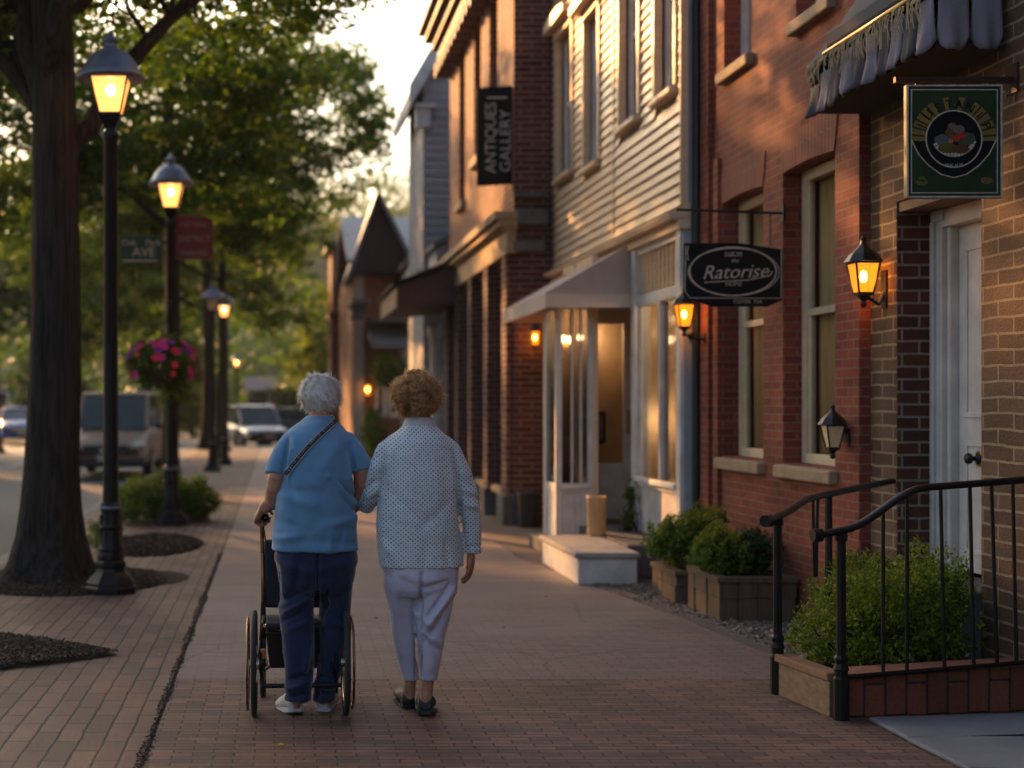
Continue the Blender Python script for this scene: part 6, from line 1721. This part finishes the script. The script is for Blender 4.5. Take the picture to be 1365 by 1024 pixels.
hair(MH, (.09,.104,.094), (0,-.014,.03), 560, 44, 'hair_white', man, False, -.07, .16); eyes(MH, man)
# shirt
b = MB()
spans(b, [(733,362,478,.158,.0),(728,362.5,477.5,.157,.0),(700,364,475,.156,.01),(672,367,473,.155,.025),(645,371,471,.152,.045),(620,375,471,.148,.065),(600,378,470,.14,.08),(586,379,469,.126,.09),(576,383,464,.108,.1),(568,391,457,.09,.112),(560,402,449,.07,.125),(554,409,445,.06,.135)], 36, 2.35)
b.tube([pp_(404,588,.09), pp_(390,592,.08), pp_(379,608,.06), pp_(372,623,.045), pp_(369.5,634,.035)], [.06,.066,.064,.06,.061], 24)
b.tube([pp_(448,588,.09), pp_(460,592,.08), pp_(471,606,.06), pp_(479.5,618,.045), pp_(482.5,628,.04)], [.06,.066,.062,.057,.058], 24)
me = remesh(b, .0065, 5)
FM = [(384,588,376,634,2.6,-.005),(389,600,384,640,2.2,.005),(468,592,472,634,2.6,-.004),(462,606,466,640,2.2,.005),(388,575,396,612,5,.003),
      (440,640,474,682,3.4,-.007),(436,634,468,672,4,.006),(452,640,474,664,2.4,-.005),(470,690,430,700,6,.004),(366,690,410,704,6,-.0035),
      (372,660,420,672,7,.004),(376,650,430,656,6,-.0035),(400,716,470,722,6,-.003),(366,716,400,712,5,.004),(425,560,425,575,10,.003),(380,640,400,690,6,-.004),(445,600,420,640,10,.004),
      (456,700,452,730,4,-.002),(440,705,438,733,4,.003),(474,650,470,700,4,.004)]
wrinkle(me, folds_fn(FM, .002, 3)); shirt = put(me, 'shirt', MT['shirt'], man)
bvh = BVHTree.FromPolygons([v.co.copy() for v in me.vertices], [tuple(p.vertices) for p in me.polygons])
# collar band
# shoulder strap across the back, laid on the cloth
def strap_band(name, x0, y0, x1, y1, w, off, mat, n=40, sag=0, parent=man):
    vs = []; fs = []
    a = Vector(((x0-CX)*S0, 0, CAMH-(y0-CY)*S0)); c = Vector(((x1-CX)*S0, 0, CAMH-(y1-CY)*S0)); d = (c-a).normalized(); nn = Vector((-d.z,0,d.x))
    last = 6.6
    for i in range(n+1):
        t = i/n; p = a.lerp(c, t)+nn*(sag*math.sin(t*math.pi))
        for j in (-1, -.33, .33, 1):
            q = p+nn*w*j
            h = bvh.ray_cast(Vector((q.x, 6.0, q.z)), Vector((0,1,0)), 2)
            yy = h[0].y if h[0] is not None else last+.01
            last = yy; vs.append((q.x, yy-off, q.z))
    for i in range(n):
        for j in range(3): k = i*4+j; fs.append((k, k+1, k+5, k+4))
    m = MB(); m.add(vs, fs); o = m.build(name, mat, parent, smooth=True); md = o.modifiers.new('S','SOLIDIFY'); md.thickness = .003; md.offset = 0; return o
MT['strap'] = plain('black_webbing', (.02,.022,.03), (.012,.014,.02), 30, .7, 0, .3, .3, 200, .001)
MT['strap_white'] = plain('white_stitching', (.5,.5,.5), (.3,.3,.32), 60, .8)
st = strap_band('shoulder_strap', 450, 560, 380.5, 632, .0125, .006, MT['strap'], sag=-.014)
for k, sg in enumerate((-1, 1)):
    o = strap_band('stitching', 450+sg*2.2, 560+sg*2.2, 380.5+sg*2.2, 632+sg*2.2, .0012, .0085, MT['strap_white'], sag=-.014)
# small pale woven marks along the strap
b = MB(); a = Vector(((446-CX)*S0,0,CAMH-(563-CY)*S0)); c = Vector(((384-CX)*S0,0,CAMH-(627-CY)*S0)); d = (c-a).normalized(); nn = Vector((-d.z,0,d.x))
for i in range(26):
    t = (i+.5)/26; p = a.lerp(c, t)+nn*(-.014*math.sin(t*math.pi))
    if i % 7 == 6: continue
    for (u0, v0, u1, v1) in [((-.002,-.005,-.0005,.005)), ((-.0005,random.choice((-.005,-.001,.0035)),.0028,random.choice((-.0035,.001,.005)))), ((.002,random.choice((-.005,0)),.0032,random.choice((.0,.005))))]:
        if v1 <= v0: v1 = v0+.0015
        q = [p+d*u+nn*v for u, v in ((u0,v0),(u1,v0),(u1,v1),(u0,v1))]
        h = bvh.ray_cast(Vector((p.x,6.0,p.z)), Vector((0,1,0)), 2)
        if h[0] is None: continue
        yy = h[0].y-.0092; b.hexa([(r.x,yy,r.z) for r in q]+[(r.x,yy+.001,r.z) for r in q])
b.build('woven_marks', MT['strap_white'], man)
# trousers
b = MB()
spans(b, [(719,376,466,.115,.0),(730,368,474,.135,-.003),(738,366,476,.145,-.005),(755,366.5,474.5,.15,-.01),(775,368,471,.14,-.01),(788,371,469,.12,-.005)], 30, 2.5)
def leg(rows, n=24):
    eloft(b, [(pp_(x,y,dy), Vector((w*S0,0,0)), Vector((0,ry,0))) for (y,x,w,ry,dy) in rows], n, 2.3)
leg([(745,396,29,.115,-.005),(775,396,27,.11,-.015),(805,396,25.5,.098,-.025),(835,397,23.3,.088,-.03),(865,398,21.5,.08,-.04),(895,398.5,19.5,.074,-.05),(918,398,17.8,.07,-.06),(933,397,17.8,.072,-.065)])
leg([(745,445,29,.115,-.005),(775,446,25,.11,0),(805,446,22.5,.098,.03),(835,444.5,21,.088,.045),(865,442,19.5,.08,.055),(895,437.5,17.5,.074,.05),(918,433,15.5,.07,.05),(933,432,15.5,.072,.05)])
me = remesh(b, .006, 4)
FT = [(422,735,423,930,2.2,-.012),(376,796,412,780,4,-.006),(380,812,416,790,3.2,.006),(378,822,400,812,3,-.007),(384,836,412,822,4,.004),(426,812,440,800,4,-.005),(430,820,458,836,4,.005),
      (384,900,412,892,3.5,-.006),(384,912,410,904,3,.006),(382,922,412,918,3,-.006),(424,900,448,906,3.2,-.006),(422,914,446,916,3,.005),(424,924,446,922,3,-.005),(372,745,420,760,7,.004),(430,752,470,745,7,.004),
      (400,740,390,790,6,-.004),(452,745,460,800,6,-.003),(436,780,428,830,4,-.006),(412,850,404,900,4,.004),(436,850,440,890,4,.004),(368,750,372,800,3,-.005)]
wrinkle(me, folds_fn(FT, .0025, 9)); tr = put(me, 'trousers', MT['navy'], man)
b = MB(); b.tube([pp_(373,762,-.085),pp_(372,775,-.1),pp_(373,790,-.1),pp_(376,797,-.1)], .0016, 5); b.build('pocket_seam', MT['strap'], man)
def shoe(label, heel, yaw, pitch, L=.27, w=.046, h=.075, mat='white_shoe', solemat='sole', parent=man, clog=False, lift=0):
    M = Matrix.Translation(heel) @ Matrix.Rotation(yaw, 4, 'Z') @ Matrix.Rotation(-pitch, 4, 'X')
    b = MB(M); k = L/.27
    secs = [(-.012,.022,.03,.022),(0,.036,.05,.05),(.03,.042,h,.06),(.07,.041,h*.95,.055),(.12,.044,h*.78,.05),(.17,.05,.058,.045),(.215,.05,.045,.04),(.25,.038,.034,.03),(.262,.02,.024,.02)]
    rr = []
    for y, ww, hh, _ in secs: rr.append((Vector((0,y*k,.018+hh/2)), Vector((ww*w/.046,0,0)), Vector((0,0,hh/2))))
    # rings are in the xz plane
    b2 = MB(); eloft(b2, rr, 20, 2.6); 
    m2 = MB(M); m2.add(b2.v, b2.f)
    me = remesh(m2, .004, 3); up = put(me, 'shoe', MT[mat], parent)
    if clog:
        s_ = MB(M)
        s_.prism([(-w*.75,0),(w*.75,0),(w*.85,.04),(-w*.85,.04)], 'y', -.004, .055); o = s_.build('heel', MT[solemat], bevel=.003); o.parent = up
    s_ = MB(M); outl = [(y*k, ww*w/.046*1.05) for y, ww, hh, _ in secs]
    poly = [(-x, y) for y, x in outl]+[(x, y) for y, x in outl[::-1]]
    s_.prism([(p[0], p[1]) for p in poly], 'z', (0 if not clog else .0), .024 if not clog else .016); o = s_.build('sole', MT[solemat] if clog else MT['white_shoe']); o.parent = up
    if not clog:
        s_ = MB(M); s_.prism([(p[0]*.98, p[1]) for p in poly], 'z', -.006, -.0); o = s_.build('tread', MT['sole']); o.parent = up
    return up
shoe('l', pp_(395,955,-.05)+Vector((0,0,.022)), R(14), R(12), .26, .046, .085)
shoe('r', pp_(430,951,.04)+Vector((0,0,.006)), R(-12), R(4), .26, .044, .082)

# ================================================================== the woman in the dotted cardigan
wom = thing('person', (.66, 6.7, 0), 'copper-haired old woman in a pale dotted cardigan and lilac trousers', 'person')
b = MB()
spans(b, [(752,518,606,.1,0),(700,520,596,.1,.0),(650,522,594,.1,.01),(615,524,592,.095,.02),(595,530,586,.085,.03),(580,535,582,.07,.04),(570,541,577,.05,.05)], 24, 2.3)
b.tube([pp_(557,580,.04), pp_(556,562,.05), pp_(555,545,.065)], [.056,.05,.05], 18)
MW = head(b, pp_(555,537,.075), R(12), R(-3), .97)
WR = pp_(628,738,.0); arm(b, [pp_(592,600,.02), pp_(614,632,0), pp_(627,668,-.01), pp_(630,700,.0), WR], [.024,.026,.028,.028,.024])
hand(b, WR, (-.02,.12,-1), (-.75,.4,0), 1, (.22,.28,.25), .86, .08, .4)
WL = pp_(487,677,.12); arm(b, [pp_(522,600,.02), pp_(506,628,.0), pp_(498,650,.02), pp_(492,665,.07), WL], [.024,.026,.028,.028,.024])
hand(b, WL, (-.6,.8,-.0), (-.2,-.35,-.9), 1, (.35,.45,.4), .84, .03, .6)
b.tube([pp_(536,780,.01),pp_(538,820,.04),pp_(541,855,.06),pp_(547,905,.09),pp_(545,932,.11)], [.05,.042,.036,.029,.028], 14); b.tube([pp_(582,780,-.01),pp_(576,820,-.04),pp_(573,855,-.052),pp_(570,905,-.06),pp_(567,937,-.06)], [.055,.05,.04,.031,.03], 14)
for (x, y, dy) in ((545,934,.11),(567,940,-.06)):
    c = pp_(x,y,dy); b.ball((c.x,c.y+.0,c.z+.012), (.027,.03,.03), 14, 8)
me = remesh(b, .0045, 3); put(me, 'body', MT['skin_woman'], wom)
hair(MW, (.1,.112,.1), (0,-.02,.034), 380, 52, 'hair_brown', wom, True, -.08, .2); eyes(MW, wom)
b = MB()
spans(b, [(754,504,619,.155,0),(748,504,619,.154,0),(725,502,616,.152,0),(700,502,612,.15,0),(675,504,609.5,.148,.0),(650,507,608.5,.147,.01),(625,508,608,.142,.015),(605,508,607,.134,.02),(592,512,603,.122,.025),(582,520,597,.105,.03),(574,530,588,.088,.04),(568,536,582,.07,.046),(564,541,577,.06,.05)], 36, 2.35)
b.tube([pp_(586,592,.03), pp_(599,603,.02), pp_(613,630,0), pp_(624,662,-.01), pp_(629,700,.0), pp_(629.5,738,.0)], [.056,.06,.055,.05,.0455,.0425], 20)
b.tube([pp_(530,592,.03), pp_(516,603,.02), pp_(506,626,.0), pp_(500,648,.01), pp_(493,664,.05), pp_(486,677,.1)], [.056,.058,.052,.049,.045,.041], 20)
me = remesh(b, .0065, 5)
FW = [(604,598,610,650,2.6,-.0035),(611,650,612,700,2.6,-.004),(513,606,509,655,2.8,-.0035),(520,600,516,640,4,.004),(598,610,602,670,5,.004),(520,660,560,690,8,-.003),(600,660,560,700,8,-.003),(510,720,530,752,5,.004),(560,720,562,754,6,-.003),(590,720,596,754,4,-.005),
      (616,640,628,650,4,-.004),(618,660,636,664,3.5,-.006),(620,672,636,676,3,.004),(500,640,488,650,3.5,-.006),(505,650,490,664,3,.004),(618,728,641,728,2,-.003),(540,590,575,590,9,.003)]
wrinkle(me, folds_fn(FW, .0025, 21)); put(me, 'cardigan', MT['cardigan'], wom)
b = MB()
rings_ = []
for (y, xl, xr, ry, dy) in ((573,533,585,.079,.046),(567,536.5,581.5,.073,.05),(558,540.5,577.5,.065,.056),(556.5,543,575,.059,.056)):
    c = pp_((xl+xr)/2, y, dy); rings_.append((c, Vector(((xr-xl)/2*S0,0,0)), Vector((0,ry,0))))
eloft(b, rings_, 32, 2.1); b.build('collar', MT['collar'], wom, smooth=True)
b = MB()
spans(b, [(735,512,610,.125,.0),(752,509,612,.14,-.005),(770,511,611,.145,-.01),(785,514,608,.13,-.005),(794,517,604,.11,0)], 30, 2.5)
leg([(765,535,25,.11,0),(790,535,22,.106,.02),(818,536.5,16.5,.09,.04),(845,540,15.8,.078,.055),(867,541.5,14.8,.07,.065),(888,545,12.8,.06,.08),(905,547.5,11.5,.055,.09)])
leg([(765,583,28,.112,-.005),(790,582,27,.11,-.02),(818,577,23.5,.095,-.04),(845,574,19.5,.083,-.05),(867,572,15.8,.075,-.055),(888,571,13,.066,-.06),(905,570,11.5,.06,-.06)])
me = remesh(b, .006, 4)
FP = [(558,760,556,905,2.2,-.012),(562,835,600,780,4,.008),(566,845,604,795,4,-.006),(560,824,596,776,3,-.006),(562,850,582,862,3.4,-.006),(560,838,580,850,3.4,.006),(552,815,575,830,4,.005),(560,780,595,770,4,-.005),(524,765,528,860,4,.004),(536,770,540,880,6,-.002),(586,850,582,900,4,.003),(514,765,550,775,6,-.003)]
wrinkle(me, folds_fn(FP, .002, 33)); put(me, 'trousers', MT['lilac'], wom)
shoe('l', pp_(545,946,.09)+Vector((0,0,.003)), R(6), R(0), .23, .038, .068, 'black_shoe', 'black_shoe', wom, True)
shoe('r', pp_(568,956,-.09)+Vector((0,0,.012)), R(-6), R(7), .23, .045, .076, 'black_shoe', 'black_shoe', wom, True)

# ================================================================== the walker he pushes
MT['bronze_tube'] = plain('bronze_tube', (.3,.17,.09), (.2,.11,.06), 6, .28, .9, .5, .05)
MT['chrome_tube'] = plain('chrome_tube', (.5,.45,.38), (.35,.3,.25), 6, .22, 1, .5, .05)
MT['orange_bit'] = plain('orange_reflector', (.5,.15,.02), (.35,.1,.02), 6, .3)
Wk = thing('walker', (.11, 6.8, 0), 'wheeled walking frame with large thin wheels and bronze handles', 'walker')
XL, XR, YW = -.108, .318, 6.62
def wheel(x, y, r, spokes=14, hr=True, wt=.013):
    b = MB(Matrix.Translation((x, y, r)) @ Matrix.Rotation(R(90), 4, 'Y'))
    n = 40
    prof = [(r-.03,-wt*.7),(r-.012,-wt),(r-.003,-wt*.7),(r,0),(r-.003,wt*.7),(r-.012,wt),(r-.03,wt*.7)]
    vs = []; fs = []; m = len(prof)
    for k in range(n):
        a = 2*math.pi*k/n
        for (q, z) in prof: vs.append((q*math.cos(a), q*math.sin(a), z))
    for k in range(n):
        for j in range(m): fs.append((k*m+j, k*m+(j+1) % m, ((k+1) % n)*m+(j+1) % m, ((k+1) % n)*m+j))
    b.add(vs, fs); w_ = b.build('wheel', MT['tyre'], Wk, smooth=True)
    M_ = Matrix.Translation((x, y, r)) @ Matrix.Rotation(R(90), 4, 'Y')
    def ringtube(rr, z, tr, nm, mt):
        b = MB(M_); pts_ = [(rr*math.cos(2*math.pi*k/36), rr*math.sin(2*math.pi*k/36), z) for k in range(37)]; b.tube(pts_, tr, 7, caps=False); o = b.build(nm, MT[mt], smooth=True); o.parent = w_
    ringtube(r-.032, 0, .007, 'rim', 'chrome_tube')
    if hr: ringtube(r-.035, -.03*(1 if x < .1 else -1)*1, .006, 'hand_rim', 'bronze_tube')
    b = MB(M_); b.lathe([(.012,-.025),(.022,-.022),(.022,.022),(.012,.025)], n=12)
    for k in range(spokes):
        a = 2*math.pi*k/spokes; s = 1 if k % 2 else -1
        b.tube([(.018*math.cos(a+.5*s),.018*math.sin(a+.5*s),.016*s),((r-.034)*math.cos(a),(r-.034)*math.sin(a),0)], .0012, 4)
    o = b.build('spokes', MT['chrome_tube']); o.parent = w_
wheel(XL, YW, .247); wheel(XR, YW+.04, .247)
wheel(XL+.035, 7.08, .17, 10, False, .015); wheel(XR-.035, 7.08, .17, 10, False, .015)
b = MB()
b.tube([(XL+.02,YW,.247),(XL+.04,YW,.247)], .012, 8)
b.tube([(XL,YW,.2),(XR,YW+.04,.2)], .0) if False else None
b.tube([(XL+.03,YW+.02,.137),(XR-.02,YW+.05,.137)], .011, 8)
b.build('axle', MT['rail_iron'], Wk)
for sx, X in ((-1, XL+.04), (1, XR-.04)):
    b = MB()
    hx = X+.0
    g = [(hx,6.93,.42),(hx-.004,6.965,.62),(hx-.008,6.98,.80),(hx-.01,6.975,.875),(hx-.006,6.955,.91),(hx,6.91,.925),(hx+.008,6.85,.92),(hx+.012,6.78,.91)]
    b.tube(g, .0115, 10); b.build('handle', MT['bronze_tube'], Wk, smooth=True)
    b = MB(); b.tube([(hx+.007,6.87,.92),(hx+.012,6.78,.91)], .017, 10); b.build('grip', MT['rail_iron'], Wk, smooth=True)
    b = MB()
    b.tube([(hx,6.93,.42),(hx-.01,6.8,.33),(X-.02,YW,.247)], .011, 8); b.tube([(hx,6.93,.42),(hx,7.0,.3),(hx-.005,7.08,.17)], .011, 8)
    b.tube([(X-.02,YW,.247),(hx,6.7,.15),(hx,7.0,.15),(hx,7.08,.17)], .009, 8); b.tube([(hx,6.93,.42),(hx,6.72,.405)], .01, 8)
    b.tube([(hx,6.95,.86),(hx,6.9,.84),(hx,6.84,.87)], .004, 6)
    b.tube([(hx,6.95,.86),(hx+.02,7.0,.7),(hx-.01,6.95,.5),(hx-.015,6.75,.3)], .0035, 5)
    b.build('side_frame', MT['rail_iron'], Wk, smooth=True)
    b = MB(); b.box(hx-.012,hx+.012,6.69,6.73,.255,.3); b.build('brake', MT['orange_bit'], Wk, bevel=.004)
b = MB(); b.hexa([(XL+.045,6.94,.46),(XR-.045,6.94,.46),(XR-.045,6.97,.46),(XL+.045,6.97,.46),(XL+.045,6.96,.79),(XR-.045,6.96,.79),(XR-.045,6.99,.79),(XL+.045,6.99,.79)])
b.build('backrest', MT['strap'], Wk, bevel=.012)
b = MB(); b.box(XL+.05,XR-.05,6.7,7.0,.39,.42); b.build('seat', MT['strap'], Wk, bevel=.012)
b = MB(); b.tube([(XL+.04,6.715,.405),(XR-.04,6.715,.405)], .011, 8); b.tube([(XL+.04,6.98,.7),(XR-.04,6.98,.7)], .008, 8); b.tube([(XL+.05,6.9,.17),(XR-.05,6.92,.38)], .009, 8); b.tube([(XR-.05,6.9,.17),(XL+.05,6.92,.38)], .009, 8)
b.build('cross_bars', MT['chrome_tube'], Wk, smooth=True)
b = MB(); b.hexa([(XL+.07,6.8,.19),(XR-.07,6.8,.19),(XR-.07,7.0,.19),(XL+.07,7.0,.19),(XL+.05,6.78,.37),(XR-.05,6.78,.37),(XR-.05,7.02,.37),(XL+.05,7.02,.37)]); b.build('basket', MT['black_metal'], Wk, bevel=.01)
# ------------------------------------------------------------------ camera, sun, sky
cam = bpy.data.cameras.new('camera'); co = bpy.data.objects.new('camera', cam); col.objects.link(co)
co.location = (0, 0, CAMH); co.rotation_euler = (R(90), 0, 0)
cam.lens = 50; cam.sensor_width = 36; cam.shift_x = (682.5-CX)/1365; cam.shift_y = (CY-512)/1365
cam.clip_end = 2000; cam.clip_start = .05
cam.dof.use_dof = True; cam.dof.focus_distance = 6.75; cam.dof.aperture_fstop = 50/1000/.034; cam.dof.aperture_blades = 0
sc.camera = co
SUN_AZ, SUN_EL = -27.0, 16.5      # degrees right of straight up the street, above the horizon
s = Vector((math.sin(R(SUN_AZ))*math.cos(R(SUN_EL)), math.cos(R(SUN_AZ))*math.cos(R(SUN_EL)), math.sin(R(SUN_EL))))
sun = bpy.data.lights.new('sun', 'SUN'); so = bpy.data.objects.new('sun', sun); col.objects.link(so)
sun.energy = 5; sun.angle = R(.8); sun.color = (1, .47, .15)
so.rotation_euler = s.to_track_quat('Z', 'Y').to_euler(); so.location = (-20, 40, 20)
w = bpy.data.worlds.new('World'); sc.world = w; w.use_nodes = True; nt = w.node_tree
bg = nt.nodes['Background']; sky = nt.nodes.new('ShaderNodeTexSky'); sky.sky_type = 'NISHITA'; sky.sun_disc = False
sky.sun_elevation = R(SUN_EL); sky.sun_rotation = R(SUN_AZ); sky.dust_density = 6.5; sky.air_density = 1.2; sky.ozone_density = 2.2
nt.links.new(sky.outputs[0], bg.inputs[0]); bg.inputs[1].default_value = .15
sc.view_settings.view_transform = 'Standard'; sc.view_settings.look = 'None'; sc.view_settings.exposure = 1.33; sc.view_settings.gamma = 1
sc.cycles.use_denoising = True
try: sc.cycles.denoiser = 'OPENIMAGEDENOISE'
except Exception: pass
sc.cycles.max_bounces = 7; sc.cycles.transparent_max_bounces = 10; sc.cycles.sample_clamp_indirect = 6; sc.cycles.caustics_reflective = False; sc.cycles.caustics_refractive = False

HAZE = globals().get('HAZE', .00035)
if HAZE:
    b = MB(); b.box(-280, 280, -60, 360, -2.2, 45)
    m, nt2, out = newmat('haze_air'); v = nt2.nodes.new('ShaderNodeVolumePrincipled'); v.inputs['Color'].default_value = (.9,.88,.85,1); v.inputs['Density'].default_value = HAZE; v.inputs['Anisotropy'].default_value = .3
    nt2.links.new(v.outputs[0], out.inputs['Volume'])
    o = b.build('haze', m); tag(o, 'thin evening haze along the street', 'haze', None, 'stuff')
